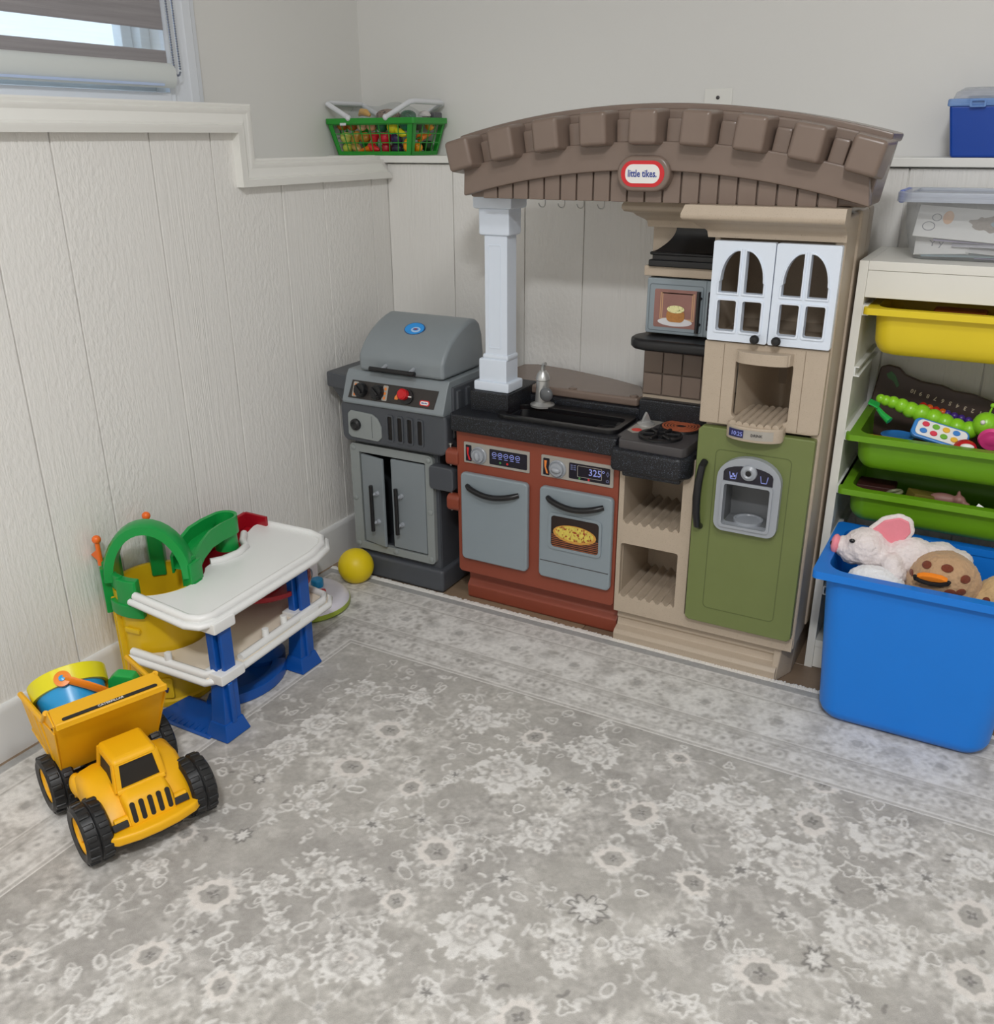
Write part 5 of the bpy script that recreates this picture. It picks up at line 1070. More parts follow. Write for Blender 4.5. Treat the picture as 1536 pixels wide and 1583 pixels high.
# ------------------------------------------------------------------ dump truck (own coordinates: x forward, y left)
TK = thing('toy_truck', 'yellow plastic toy dump truck with black wheels on the rug', 'toy truck', (0.358, -1.428, FZ), (0, 0, math.radians(-19.7)), local=True)
m_ty = mat('truck_yellow', C(224, 166, 16, 1.2), 0.4, 0.03, 16, 0.03, 500, spec=0.4)
m_tyre = mat('tyre_black', C(26, 26, 27), 0.42, 0.08)
m_tdark = mat('truck_chassis', C(28, 26, 25), 0.5, 0.05)
# wheels
tyre = G(); R0 = 0.056
tyre.lathe([(0.034, -0.021), (0.046, -0.024), (0.052, -0.020), (0.0535, -0.008), (0.054, -0.002), (0.052, 0.0), (0.054, 0.002), (0.0535, 0.008), (0.052, 0.020), (0.046, 0.024), (0.034, 0.021), (0.033, 0.0), (0.034, -0.021)], 40, mtx=RX(PI/2))
for k in range(16):
    for sgn in (-1, 1):
        a = 2*PI*(k+(0.25 if sgn > 0 else 0))/16
        tyre.hexa([(-0.0055, sgn*0.002, 0.052), (0.0055, sgn*0.002, 0.052), (0.0055, sgn*0.0215, 0.050), (-0.0055, sgn*0.0215, 0.050), (-0.0045, sgn*0.004, 0.0562), (0.0045, sgn*0.004, 0.0562), (0.0045, sgn*0.0205, 0.0555), (-0.0045, sgn*0.0205, 0.0555)], 0.0012, 1, RY(a))
wheel_meshes = None
for fx_, sy in ((0.090, -1), (0.090, 1), (-0.088, -1), (-0.088, 1)):
    mt = T(fx_, sy*0.094, 0.0565)
    wg = G().add(tyre.v, tyre.f, mt)
    wl = part('wheel', wg, m_tyre, TK, 40)
    hg = G().lathe([(0.034, 0.012), (0.034, 0.019), (0.030, 0.019), (0.027, 0.013), (0.012, 0.011), (0.010, 0.018), (0.0, 0.019)], 28, mtx=mt @ RX(-sy*PI/2))
    for k in range(6): hg.box(0.008, 0.030, -0.003, 0.003, 0.010, 0.016, 0.001, 1, mt @ RX(-sy*PI/2) @ RZ(k*PI/3))
    part('hub', hg, m_ty, wl)
part('chassis', G().box(-0.15, 0.12, -0.045, 0.045, 0.045, 0.075, 0.004).tube([(0.09, -0.09, 0.0565), (0.09, 0.09, 0.0565)], 0.008, 10).tube([(-0.088, -0.09, 0.0565), (-0.088, 0.09, 0.0565)], 0.008, 10), m_tdark, TK)
# cab body: hood, fenders, bumper
def ringx(x, pts): return [(x, y, z) for y, z in pts]
hood = [ringx(0.000, [(-0.042, 0.06), (0.042, 0.06), (0.042, 0.100), (0.038, 0.116), (0.030, 0.120), (-0.030, 0.120), (-0.038, 0.116), (-0.042, 0.100)]),
        ringx(0.080, [(-0.042, 0.055), (0.042, 0.055), (0.042, 0.100), (0.038, 0.114), (0.030, 0.118), (-0.030, 0.118), (-0.038, 0.114), (-0.042, 0.100)]),
        ringx(0.112, [(-0.042, 0.052), (0.042, 0.052), (0.042, 0.094), (0.038, 0.105), (0.030, 0.109), (-0.030, 0.109), (-0.038, 0.105), (-0.042, 0.094)]),
        ringx(0.128, [(-0.041, 0.052), (0.041, 0.052), (0.041, 0.086), (0.037, 0.093), (0.030, 0.096), (-0.030, 0.096), (-0.037, 0.093), (-0.041, 0.086)]),
        ringx(0.138, [(-0.039, 0.052), (0.039, 0.052), (0.039, 0.062), (0.036, 0.066), (0.030, 0.068), (-0.030, 0.068), (-0.036, 0.066), (-0.039, 0.062)])]
hd_ = part('hood', G().loft(hood), m_ty, TK, 50)
for sy in (-1, 1):
    rings = []
    for x, zt, w in ((-0.030, 0.070, 0.036), (-0.026, 0.100, 0.040), (0.0, 0.122, 0.042), (0.045, 0.124, 0.043), (0.085, 0.108, 0.042), (0.115, 0.082, 0.040), (0.130, 0.066, 0.038)):
        y0, y1 = sy*0.036, sy*(0.044+w)
        zb = max(0.050, zt-0.05)
        rings.append([(x, y0, zb), (x, y0, zt), (x, sy*0.052, zt+0.001), (x, y1-sy*0.012, zt-0.004), (x, y1-sy*0.003, zt-0.012), (x, y1, zt-0.026), (x, y1, zb)])
    part('fender', G().loft(rings), m_ty, TK, 50)
    part('step_pod', G().ball((-0.008, sy*0.078, 0.086), (0.026, 0.014, 0.022), 18), m_ty, TK)
    part('headlight', G().hexa([(0.126, sy*0.050-0.015, 0.064), (0.136, sy*0.050-0.015, 0.064), (0.136, sy*0.050+0.015, 0.064), (0.126, sy*0.050+0.015, 0.064), (0.118, sy*0.050-0.015, 0.081), (0.127, sy*0.050-0.015, 0.081), (0.127, sy*0.050+0.015, 0.081), (0.118, sy*0.050+0.015, 0.081)], 0.003, 2), m_ty, TK)
    part('headlight_print', G().hexa([(0.132, sy*0.054-0.016, 0.0665), (0.1372, sy*0.054-0.016, 0.0665), (0.1372, sy*0.054+0.011, 0.0665), (0.132, sy*0.054+0.011, 0.0665), (0.128, sy*0.054-0.016, 0.077), (0.1315, sy*0.054-0.016, 0.077), (0.1315, sy*0.054+0.011, 0.077), (0.128, sy*0.054+0.011, 0.077)], 0.001, 1), m_tdark, TK)
part('bumper', G().prism([(0.115, -0.086), (0.135, -0.088), (0.150, -0.070), (0.158, -0.035), (0.160, 0), (0.158, 0.035), (0.150, 0.070), (0.135, 0.088), (0.115, 0.086)], 0.044, 0.064, 'z', 0.006, 3), m_ty, TK)
part('skid_plate', G().box(0.10, 0.146, -0.045, 0.045, 0.032, 0.046, 0.004), m_tdark, TK)
for k in range(5):
    y = -0.031+k*0.0155
    part('grille_slot', G().prism(rrect(y-0.0042, y+0.0042, -0.018, 0.019, 0.004), 0.0, 0.0022, 'z', 0, mtx=T(0.1303, 0, 0.0855) @ RY(math.radians(72)) @ RZ(PI/2)), m_tdark, TK)
# cab with window openings
def cabwall():
    g = G()
    fl, fr_, rl, rr = (0.084, -0.036), (0.084, 0.036), (0.008, -0.036), (0.008, 0.036)
    return g
m_tin = mat('cab_interior', C(26, 22, 18), 0.6, 0.05)
cabm = part('cab', G().loft([[(0.004, -0.042, 0.112), (0.094, -0.042, 0.112), (0.094, 0.042, 0.112), (0.004, 0.042, 0.112)], [(0.012, -0.037, 0.160), (0.082, -0.037, 0.160), (0.082, 0.037, 0.160), (0.012, 0.037, 0.160)]], (True, True)), m_tin, TK)
def quad_frame(c4, inset, t, nrm):
    """frame bar loop around a window: outer quad c4, inner inset"""
    c4 = [Vector(p) for p in c4]; cen = sum(c4, Vector())/4
    inn = [cen+(p-cen)*inset if not isinstance(inset, (list, tuple)) else p for p in c4]; n_ = Vector(nrm)
    g = G(); o1 = [p+n_*t for p in c4]; i1 = [p+n_*t for p in inn]
    g.add([*o1, *i1, *c4, *inn], [(0, 1, 5, 4), (1, 2, 6, 5), (2, 3, 7, 6), (3, 0, 4, 7), (4, 5, 13, 12), (5, 6, 14, 13), (6, 7, 15, 14), (7, 4, 12, 15), (0, 8, 9, 1), (1, 9, 10, 2), (2, 10, 11, 3), (3, 11, 8, 0)])
    return g
part('windscreen_frame', quad_frame([(0.0945, -0.0425, 0.110), (0.0945, 0.0425, 0.110), (0.082, 0.037, 0.161), (0.082, -0.037, 0.161)], 0.80, 0.003, (0.97, 0, 0.24)), m_ty, cabm)
part('windscreen_sill', G().hexa([(0.088, -0.043, 0.108), (0.101, -0.043, 0.108), (0.101, 0.043, 0.108), (0.088, 0.043, 0.108), (0.088, -0.042, 0.1155), (0.0975, -0.042, 0.1155), (0.0975, 0.042, 0.1155), (0.088, 0.042, 0.1155)], 0.002), m_ty, cabm)
for sy in (-1, 1):
    part('side_window_frame', quad_frame([(0.004, sy*0.0425, 0.110), (0.0945, sy*0.0425, 0.110), (0.082, sy*0.037, 0.161), (0.012, sy*0.037, 0.161)], 0.76, 0.003, (0, sy*0.995, 0.1)), m_ty, cabm)
part('rear_wall', G().hexa([(-0.002, -0.045, 0.108), (0.006, -0.045, 0.108), (0.006, 0.045, 0.108), (-0.002, 0.045, 0.108), (0.008, -0.040, 0.163), (0.014, -0.040, 0.163), (0.014, 0.040, 0.163), (0.008, 0.040, 0.163)], 0.002), m_ty, cabm)
part('roof', G().hexa([(0.007, -0.041, 0.158), (0.089, -0.041, 0.158), (0.089, 0.041, 0.158), (0.007, 0.041, 0.158), (0.012, -0.036, 0.171), (0.080, -0.036, 0.169), (0.080, 0.036, 0.169), (0.012, 0.036, 0.171)], 0.006, 3), m_ty, cabm)
# dump bed: leaning front wall with canopy lip, sides with ribs, floor
def slab(a, b_, c_, d, t, nrm, bev=0.002): # quad a b c d thickened along -nrm
    n_ = Vector(nrm).normalized()*t; q = [Vector(p) for p in (a, b_, c_, d)]
    return G().hexa([*q, *[p-n_ for p in q]], bev, 2)
bed = part('dump_bed', slab((-0.062, -0.090, 0.085), (-0.062, 0.090, 0.085), (0.002, 0.1005, 0.226), (0.002, -0.1005, 0.226), 0.005, (0.9, 0, -0.42)), m_ty, TK)
part('canopy_lip', slab((-0.038, -0.094, 0.238), (0.012, -0.098, 0.232), (0.012, 0.098, 0.232), (-0.038, 0.094, 0.238), 0.006, (0.1, 0, 1)), m_ty, bed)
part('canopy_edge', G().box(-0.003, 0.003, -0.098, 0.098, -0.010, 0.003, 0.0015, 1, T(0.012, 0, 0.232)), m_ty, bed)
sp_ = G().prism(rrect(-0.082, 0.082, -0.0045, 0.0045, 0.004), 0.0, 0.0012, 'z', 0, mtx=Matrix(((0, 0, 1, 0.0152), (1, 0, 0, 0), (0, 1, 0, 0.229), (0, 0, 0, 1))))
part('stripe_print', G().prism(rrect(-0.084, 0.084, -0.0042, 0.0042, 0.004), 0.0, 0.001, 'z', 0, mtx=T(0.0035, 0, 0.2340) @ RY(0.12) @ RZ(PI/2)), m_tdark, bed)
part('stripe_lettering', text_g('CATERPILLAR', 0.0075, T(0.0035, 0, 0.2352) @ RY(0.12) @ RZ(PI/2), 0.0001, 0.0001), m_print_white, bed, 0)
part('bed_floor', slab((-0.062, -0.084, 0.087), (-0.062, 0.084, 0.087), (-0.205, 0.088, 0.112), (-0.205, -0.088, 0.112), 0.005, (0.15, 0, -1)), m_ty, bed)
for sy in (-1, 1):
    sd = part('bed_side', slab((-0.060, sy*0.087, 0.086), (-0.205, sy*0.090, 0.112), (-0.200, sy*0.100, 0.192), (-0.002, sy*0.097, 0.208), 0.004, (0, -sy, 0)), m_ty, bed)
    part('side_gusset', slab((-0.055, sy*0.094, 0.190), (0.004, sy*0.0955, 0.224), (-0.036, sy*0.0945, 0.237), (-0.066, sy*0.0955, 0.205), 0.004, (0, -sy, 0)), m_ty, bed)
    part('side_rail', G().tube([(-0.205, sy*0.101, 0.192), (-0.066, sy*0.099, 0.203), (-0.040, sy*0.098, 0.232)], 0.0055, 8), m_ty, bed)
    for x in (-0.195, -0.160, -0.125, -0.090):
        part('side_rib', slab((x, sy*0.095, 0.106), (x+0.012, sy*0.0945, 0.104), (x+0.014, sy*0.104, 0.194), (x+0.002, sy*0.1045, 0.192), 0.006, (0, sy, 0)), m_ty, bed)
    part('bed_side_edge', G().tube([(-0.058, sy*0.088, 0.086), (-0.205, sy*0.091, 0.110)], 0.005, 8), m_ty, bed)
    part('side_sticker_print', slab((-0.060, sy*0.0935, 0.128), (-0.052, sy*0.0935, 0.128), (-0.038, sy*0.0985, 0.178), (-0.047, sy*0.0985, 0.178), 0.0012, (0, sy, 0), 0), m_sticker, bed)
part('tailgate', slab((-0.205, -0.088, 0.110), (-0.205, 0.088, 0.110), (-0.212, 0.098, 0.150), (-0.212, -0.098, 0.150), 0.004, (-1, 0, 0.1)), m_ty, bed)

# bucket lying in the dump bed
BU = thing('toy_bucket', 'blue toy bucket with yellow rim and orange handle, tipped over in the truck bed', 'bucket', (0.234, -1.40, 0.13))
m_bblue = mat('bucket_blue', C(40, 148, 206, 1.2), 0.3, 0.04, 20); m_byel = mat('bucket_yellow', C(216, 206, 26, 1.2), 0.32, 0.03); m_bor = mat('bucket_orange', C(238, 128, 32, 1.2), 0.35, 0.04)
axv = Vector((-0.62, 0.30, 0.62)).normalized()
BUM = T(0.250, -1.422, 0.152) @ axv.to_track_quat('Z', 'Y').to_matrix().to_4x4() @ Matrix.Scale(0.93, 4)
part('pail', G().lathe([(0.0, 0.0), (0.052, 0.0), (0.056, 0.004), (0.068, 0.085), (0.066, 0.085), (0.053, 0.006), (0.0, 0.005)], 40, mtx=BUM), m_bblue, BU)
part('rim', G().lathe([(0.067, 0.070), (0.0735, 0.070), (0.076, 0.104), (0.073, 0.106), (0.068, 0.104), (0.066, 0.07)], 40, mtx=BUM), m_byel, BU)
toc = BUM.inverted() @ Vector((1.64, -2.31, 1.17)); aa = math.atan2(toc.y, toc.x)
PV = BUM @ RZ(aa-0.10)
pvp = part('pivot', G().lathe([(0.016, 0.0), (0.016, 0.006), (0.008, 0.007), (0.0, 0.007)], 20, mtx=PV @ T(0.073, 0, 0.080) @ RY(PI/2)), m_bor, BU)
part('pivot_pin', G().lathe([(0.007, 0.0), (0.006, 0.010), (0.0, 0.011)], 14, mtx=PV @ T(0.073, 0, 0.080) @ RY(PI/2)), m_bblue, pvp)
hp = []
for i in range(13):
    t = i/12*PI; hp.append(PV @ Vector((0.077*math.cos(t), 0.088*math.sin(t)*0.9, 0.080-0.055*math.sin(t))))
part('handle', G().tube(hp, 0.0085, 10, flat=0.5), m_bor, BU)
TG = thing('toy_block', 'bright green plastic toy piece in the rear corner of the truck bed', 'toy', (0.265, -1.318, 0.16))
part('body', G().prism([(-0.028, -0.012), (0.018, -0.016), (0.030, 0.0), (0.022, 0.018), (-0.012, 0.022), (-0.026, 0.010)], -0.014, 0.014, 'y', 0.004, 2, mtx=T(0.262, -1.325, 0.196) @ RZ(0.5)), m_scoop, TG)
part('tab', G().box(0.0, 0.03, -0.006, 0.006, -0.02, -0.005, 0.002, 2, T(0.262, -1.325, 0.196) @ RZ(0.5)), m_bor, TG)
# ------------------------------------------------------------------ roller blind
BL = thing('roller_blind', 'grey brown striped roller blind with white bottom rail in the window', 'blind', (-0.165, -1.15, 1.28))
m_fab = mat('blind_fabric', C(148, 144, 146, 1.1), 0.9, 0.28, 120, 0.4, 300, stretch=(1, 0.03, 1))
m_sheer = clear('sheer_fabric', C(225, 230, 240), 0.22, 0.9)
bx0, byA, byB = -0.168, -1.72, -0.617
part('fabric_band', G().box(bx0, bx0+0.0012, byA, byB, 1.403, 1.95, 0), m_fab, BL)
part('fabric_band', G().box(bx0, bx0+0.0012, byA, byB, 1.333, 1.361, 0), m_fab, BL)
part('sheer_band', G().box(bx0, bx0+0.0008, byA, byB, 1.361, 1.403, 0), m_sheer, BL)
rail = [(-0.168+0.017*math.cos(t), 1.309+0.027*math.sin(t)) for t in [2*PI*i/20 for i in range(20)]]
br = part('bottom_rail', G().prism([(x, z) for x, z in rail], byA, byB+0.012, 'y', 0.002, 1), mat('blind_rail', C(206, 210, 208), 0.35, 0.01), BL)
part('rail_highlight', G().box(-0.158, -0.1505, byA, byB-0.03, 1.286, 1.291, 0), mat('rail_highlight', C(180, 196, 226), 0.3), br)  # pale blue strip: bluish highlight under the rail, put in as colour
part('headrail', G().box(-0.195, -0.14, byA, byB+0.014, 1.93, 1.985, 0.006), mat('blind_head', C(214, 214, 210), 0.35, 0.01), BL)
g = G(); pts = []
yA, yB = byB+0.004, byB+0.022
z = 1.93
while z > 1.325: pts.append((yA+(1.93-z)*0.012, z)); z -= 0.0052
for k in range(1, 7): t = PI*k/7; pts.append(((yA+yB)/2-0.009*math.cos(t)+0.007, 1.322-0.012*math.sin(t)))
z = 1.325
while z < 1.93: pts.append((yB+(1.93-z)*0.012, z)); z += 0.0052
for y, z in pts: g.ball((-0.158, y, z), 0.0027, 6, m2=4)
part('bead_chain', g, mat('steel_bead', C(130, 136, 150), 0.3, 0.05, metal=0.7), BL)['kind'] = 'stuff'

# ------------------------------------------------------------------ wall plate
WP = thing('wall_plate', 'white blank wall plate with small round socket above the roof of the play kitchen', 'wall plate', (0.905, WY, 1.165))
part('plate', G().box(0.868, 0.939, WY-0.006, WY, 1.165, 1.283, 0.003), m_trim, WP)
part('socket', G().lathe([(0.0, 0.003), (0.003, 0.003), (0.0045, 0.002), (0.0045, 0.0)], 14, mtx=T(0.9035, WY-0.006, 1.262) @ RX(PI/2)), m_stove, WP)

# ------------------------------------------------------------------ food basket on the ledge
m_bg = mat('basket_green', C(36, 140, 44, 1.2), 0.35, 0.03)
B0 = LEDGE
FB = thing('toy_basket', 'green plastic shopping basket with white handles full of play food on the corner ledge', 'basket', (-0.03, 0.07, B0))
bb0 = [(-0.168, -0.004), (0.088, -0.004), (0.088, 0.132), (-0.168, 0.132)]      # bottom corners
bt0 = [(-0.193, -0.016), (0.106, -0.016), (0.106, 0.152), (-0.193, 0.152)]      # top corners
zb, zt = B0+0.002, B0+0.088
def lattice(i, nc, nr, mu, cw):
    a, b_ = bb0[i], bb0[(i+1) % 4]; c_, d = bt0[i], bt0[(i+1) % 4]
    holes = []; u0, u1 = mu; v0, v1 = 0.09, 0.93
    for r in range(nr):
        for q in range(nc):
            ua = u0+(u1-u0)*q/nc; ub = u0+(u1-u0)*(q+1)/nc; va = v0+(v1-v0)*r/nr; vb = v0+(v1-v0)*(r+1)/nr
            holes.append([(ua+cw, va+0.013), (ub-cw, va+0.013), (ub-cw, vb-0.013), (ua+cw, vb-0.013)])
    g = G().prism([(0, 0), (1, 0), (1, 1), (0, 1)], 0.0, 0.0022, 'y', 0, holes=holes)
    ex = Vector((b_[0]-a[0], b_[1]-a[1], 0)).normalized(); nin = Vector((-ex.y, ex.x, 0))
    out = []
    for (u, dd, v) in g.v:
        p = Vector((a[0]+(b_[0]-a[0])*u, a[1]+(b_[1]-a[1])*u, zb)); q = Vector((c_[0]+(d[0]-c_[0])*u, c_[1]+(d[1]-c_[1])*u, zt))
        out.append(p+(q-p)*v+nin*dd)
    g.v = [tuple(p) for p in out]; return g
part('front_lattice', lattice(0, 8, 3, (0.05, 0.94), 0.0035), m_bg, FB)
part('right_lattice', lattice(1, 4, 3, (0.10, 0.94), 0.007), m_bg, FB)
part('back_lattice', lattice(2, 8, 3, (0.06, 0.94), 0.008), m_bg, FB)
part('left_lattice', lattice(3, 4, 3, (0.08, 0.92), 0.016), m_bg, FB)
part('bottom', G().box(-0.168, 0.088, -0.004, 0.132, B0+0.0005, B0+0.003, 0), m_bg, FB)
part('rim', G().prism(rrect(-0.197, 0.113, -0.022, 0.157, 0.010), zt-0.004, zt+0.011, 'z', 0.003, 2, holes=[rrect(-0.186, 0.099, -0.009, 0.145, 0.008)]), m_bg, FB)
m_hw = mat('handle_white', C(216, 218, 222), 0.3, 0.01)
for px, tx in ((-0.112, -0.187), (0.018, 0.098)):
    z0, z1 = zt+0.012, zt+0.050
    hdl = part('handle', G().tube([(px, -0.020, z0), (tx, -0.016, z1), (tx+0.003, 0.0, z1+0.002), (tx+0.003, 0.135, z1+0.002), (tx, 0.151, z1), (px, 0.155, z0)], 0.0075, 8).ball((px, -0.021, z0), 0.0085, 12), m_hw, FB, 60)
part('tag_print', G().box(-0.142, -0.120, -0.0225, -0.0222, zt-0.008, zt-0.001, 0), m_hw, FB)
# play food
def fm(n, c, r=0.35, v=0.06): return mat('food_'+n, C(*c), r, v, 60)
GRP = 'play food in the green basket'
def food(name, label, gs, loc):
    f = thing(name, label, 'play food', loc, group=GRP)
    for nm, g, m in gs: part(nm, g, m, f)
    return f
stem = fm('stem', (60, 90, 30)); leafm = fm('leaf', (40, 110, 40))
def round_fruit(r, sq=0.9): return [(0.0, -r*sq), (r*0.5, -r*sq*0.92), (r*0.86, -r*sq*0.5), (r, 0.05*r), (r*0.9, r*sq*0.55), (r*0.55, r*sq*0.88), (r*0.2, r*sq*0.82), (0.0, r*sq*0.66)]
def fruit(name, label, c, r, col, m=None, cap=True):
    g = G().lathe(round_fruit(r), 20, c)
    gs = [('flesh', g, m or fm(name+'%d%d%d' % col, col))]
    if cap: gs.append(('stem', G().tube([(c[0], c[1], c[2]+r*0.55), (c[0]+0.002, c[1], c[2]+r*0.95)], 0.0016, 6), stem))
    return food(name, label, gs, c)
def oval(name, label, c, rr, col, rot=(0, 0, 0)):
    mt = T(*c) @ RZ(rot[2]) @ RY(rot[1]) @ RX(rot[0])
    g = G().ball((0, 0, 0), rr, 18, mt)
    tip = G().ball((rr[0]*0.98, 0, 0), (rr[0]*0.14, rr[1]*0.2, rr[2]*0.2), 8, mt)
    return food(name, label, [('flesh', g, fm(name+'%d%d%d' % col, col)), ('tip', tip, stem)], c)
zf = B0
oval('toy_bun', 'brown toy bread roll in the top left corner of the green basket', (-0.160, 0.012, zf+0.080), (0.017, 0.016, 0.013), (176, 104, 34))
oval('toy_bun', 'brown toy bread roll, second from the left along the basket top', (-0.124, 0.012, zf+0.079), (0.017, 0.016, 0.013), (160, 88, 30))
oval('toy_cookie', 'cream and pink toy cookie near the top of the basket lattice', (-0.088, 0.010, zf+0.079), (0.016, 0.012, 0.014), (214, 176, 134))
oval('toy_cookie', 'tan toy cookie, right of the cream cookie in the basket', (-0.054, 0.010, zf+0.078), (0.016, 0.012, 0.014), (200, 152, 112))
fruit('toy_cabbage', 'dark green toy vegetable near the top centre of the basket', (-0.020, 0.014, zf+0.078), 0.018, (20, 96, 60), cap=False)
oval('toy_lemon', 'yellow toy lemon behind the upper lattice of the basket', (0.018, 0.014, zf+0.075), (0.020, 0.016, 0.018), (214, 204, 30))
fruit('toy_pepper', 'teal green toy pepper in the upper right corner of the basket front', (0.062, 0.016, zf+0.080), 0.018, (10, 100, 74))
fruit('toy_pear', 'lime toy pear at the left edge of the basket, middle row', (-0.150, 0.014, zf+0.048), 0.018, (190, 196, 96))
oval('toy_corn', 'tan toy corn cob in the middle row, second from the left', (-0.116, 0.016, zf+0.046), (0.014, 0.012, 0.022), (176, 136, 54), (0, 0.4, 0))
oval('toy_potato', 'golden brown toy potato in the middle row of the basket', (-0.082, 0.014, zf+0.048), (0.019, 0.015, 0.015), (168, 118, 34))
sb = food('toy_strawberry', 'red toy strawberry in the middle row of the basket', [('flesh', G().lathe([(0.0, -0.020), (0.007, -0.014), (0.014, 0.0), (0.015, 0.008), (0.008, 0.013), (0.0, 0.013)], 16, (-0.048, 0.012, zf+0.048)), fm('strawberry', (196, 36, 44))), ('leaves', G().prism([(0.0, 0.004), (0.012, 0.010), (0.004, 0.0), (0.012, -0.010), (0.0, -0.004), (-0.012, -0.010), (-0.004, 0.0), (-0.012, 0.010)], 0.012, 0.014, 'z', 0, mtx=T(-0.048, 0.012, zf+0.048)), leafm)], (-0.048, 0.012, zf+0.03))
fruit('toy_apple', 'shiny red toy apple in the middle of the basket front', (-0.010, 0.013, zf+0.046), 0.0185, (190, 22, 44))
oval('toy_plum', 'dark purple toy plum right of the red apple in the basket', (0.028, 0.014, zf+0.044), (0.019, 0.015, 0.018), (44, 28, 72))
bn = [(0.052+0.030*math.sin(t), 0.010, zf+0.060-0.030*(1-math.cos(t))*1.1) for t in [-0.9+1.9*i/8 for i in range(9)]]
food('toy_banana', 'bright yellow toy banana lying across the upper right of the basket front', [('fruit', G().tube([(0.026, 0.010, zf+0.074), (0.036, 0.008, zf+0.066), (0.046, 0.007, zf+0.060), (0.056, 0.007, zf+0.056), (0.066, 0.008, zf+0.054)], [0.004, 0.009, 0.011, 0.009, 0.004], 10), fm('banana', (214, 206, 24)))], (0.046, 0.008, zf+0.05))
fruit('toy_pear', 'lime toy pear at the bottom left corner of the basket', (-0.146, 0.014, zf+0.019), 0.016, (176, 188, 70))
oval('toy_corn', 'pale tan toy corn at the bottom of the basket, second from the left', (-0.113, 0.014, zf+0.019), (0.018, 0.013, 0.012), (180, 150, 80), (0, 0.5, 0))
food('toy_carrot', 'orange toy carrot at the bottom of the basket', [('root', G().tube([(-0.098, 0.010, zf+0.012), (-0.060, 0.010, zf+0.020)], [0.004, 0.011], 12), fm('carrot', (224, 120, 24))), ('leaves', G().tube([(-0.060, 0.010, zf+0.020), (-0.045, 0.010, zf+0.026)], [0.004, 0.002], 8), leafm)], (-0.08, 0.01, zf+0.008))
food('toy_pepper', 'red toy chilli pepper at the bottom centre of the basket', [('flesh', G().tube([(-0.062, 0.010, zf+0.030), (-0.048, 0.008, zf+0.018), (-0.030, 0.009, zf+0.014)], [0.010, 0.012, 0.004], 12), fm('chilli', (206, 40, 40))), ('stem', G().tube([(-0.064, 0.010, zf+0.032), (-0.070, 0.010, zf+0.038)], 0.002, 6), stem)], (-0.048, 0.01, zf+0.006))
fruit('toy_apple', 'dark red toy apple at the bottom of the basket front', (-0.008, 0.013, zf+0.018), 0.0165, (160, 22, 36))
oval('toy_eggplant', 'black purple toy eggplant at the bottom right of the basket front', (0.030, 0.013, zf+0.018), (0.020, 0.015, 0.016), (34, 28, 50))
oval('toy_mango', 'orange yellow toy mango in the lower corner of the basket', (0.068, 0.014, zf+0.026), (0.015, 0.016, 0.021), (222, 150, 24))
fruit('toy_orange', 'orange toy fruit behind the right lattice of the basket, bottom row', (0.074, 0.050, zf+0.020), 0.015, (232, 156, 24))
food('toy_carrot', 'orange toy carrot behind the right lattice of the basket', [('root', G().tube([(0.085, 0.045, zf+0.046), (0.086, 0.10, zf+0.056)], [0.011, 0.004], 12), fm('carrot', (224, 120, 24))), ('leaves', G().tube([(0.085, 0.045, zf+0.046), (0.084, 0.030, zf+0.043)], [0.004, 0.002], 8), leafm)], (0.085, 0.07, zf+0.03))
fruit('toy_pepper', 'dark green toy pepper behind the right lattice, bottom back', (0.070, 0.108, zf+0.024), 0.018, (24, 60, 24))
oval('toy_lemon', 'amber toy lemon behind the right lattice of the basket, top row', (0.088, 0.095, zf+0.078), (0.013, 0.016, 0.013), (216, 150, 40))
fruit('toy_cabbage', 'grey green toy vegetable behind the right lattice, top front', (0.082, 0.045, zf+0.080), 0.016, (70, 76, 60), cap=False)
# things lying on top, under a clear bag
food('toy_banana', 'yellow orange toy banana lying on top of the basket', [('fruit', G().tube([(-0.118, 0.04, zf+0.108), (-0.104, 0.035, zf+0.116), (-0.086, 0.03, zf+0.114), (-0.072, 0.03, zf+0.106)], [0.004, 0.010, 0.010, 0.004], 10), fm('banana2', (222, 166, 60)))], (-0.095, 0.035, zf+0.1))
food('toy_pouch', 'brown pouch with black leopard spots lying on top of the basket', [('pouch', G().ball((-0.030, 0.06, zf+0.106), (0.038, 0.03, 0.018), 20), mat('leopard_print', C(150, 124, 108), 0.7, 0.1, 60, speck=C(34, 26, 26), spscale=130, spamt=0.55))], (-0.03, 0.06, zf+0.09))
food('toy_ball', 'glittery dark green ball on top of the basket', [('shell', G().ball((0.046, 0.05, zf+0.104), (0.024, 0.022, 0.016), 18), mat('glitter_green', C(24, 104, 72), 0.25, 0.2, 80, speck=C(130, 190, 160), spscale=400, spamt=0.62))], (0.046, 0.05, zf+0.09))
food('toy_mushroom', 'white toy mushroom piece on top of the basket near the right handle', [('cap', G().lathe([(0.0, 0.016), (0.012, 0.013), (0.019, 0.004), (0.019, 0.0), (0.0, 0.0)], 18, (0.075, 0.09, zf+0.103)), fm('mushroom', (214, 208, 206))), ('stalk', G().lathe([(0.007, 0.0), (0.008, -0.012), (0.0, -0.012)], 12, (0.075, 0.09, zf+0.103)), fm('mushroom2', (200, 194, 190)))], (0.075, 0.09, zf+0.09))
food('toy_block', 'dark grey toy piece on top of the basket at the right', [('body', G().box(0.086, 0.104, 0.10, 0.14, zf+0.092, zf+0.114, 0.004), fm('dark_grey', (84, 84, 88)))], (0.095, 0.12, zf+0.09))
m_bag = clear('bag_film', C(224, 222, 220), 0.11, 0.15)
bag = G(); bag.ball((-0.040, 0.066, zf+0.088), (0.150, 0.078, 0.050), 40, m2=20)
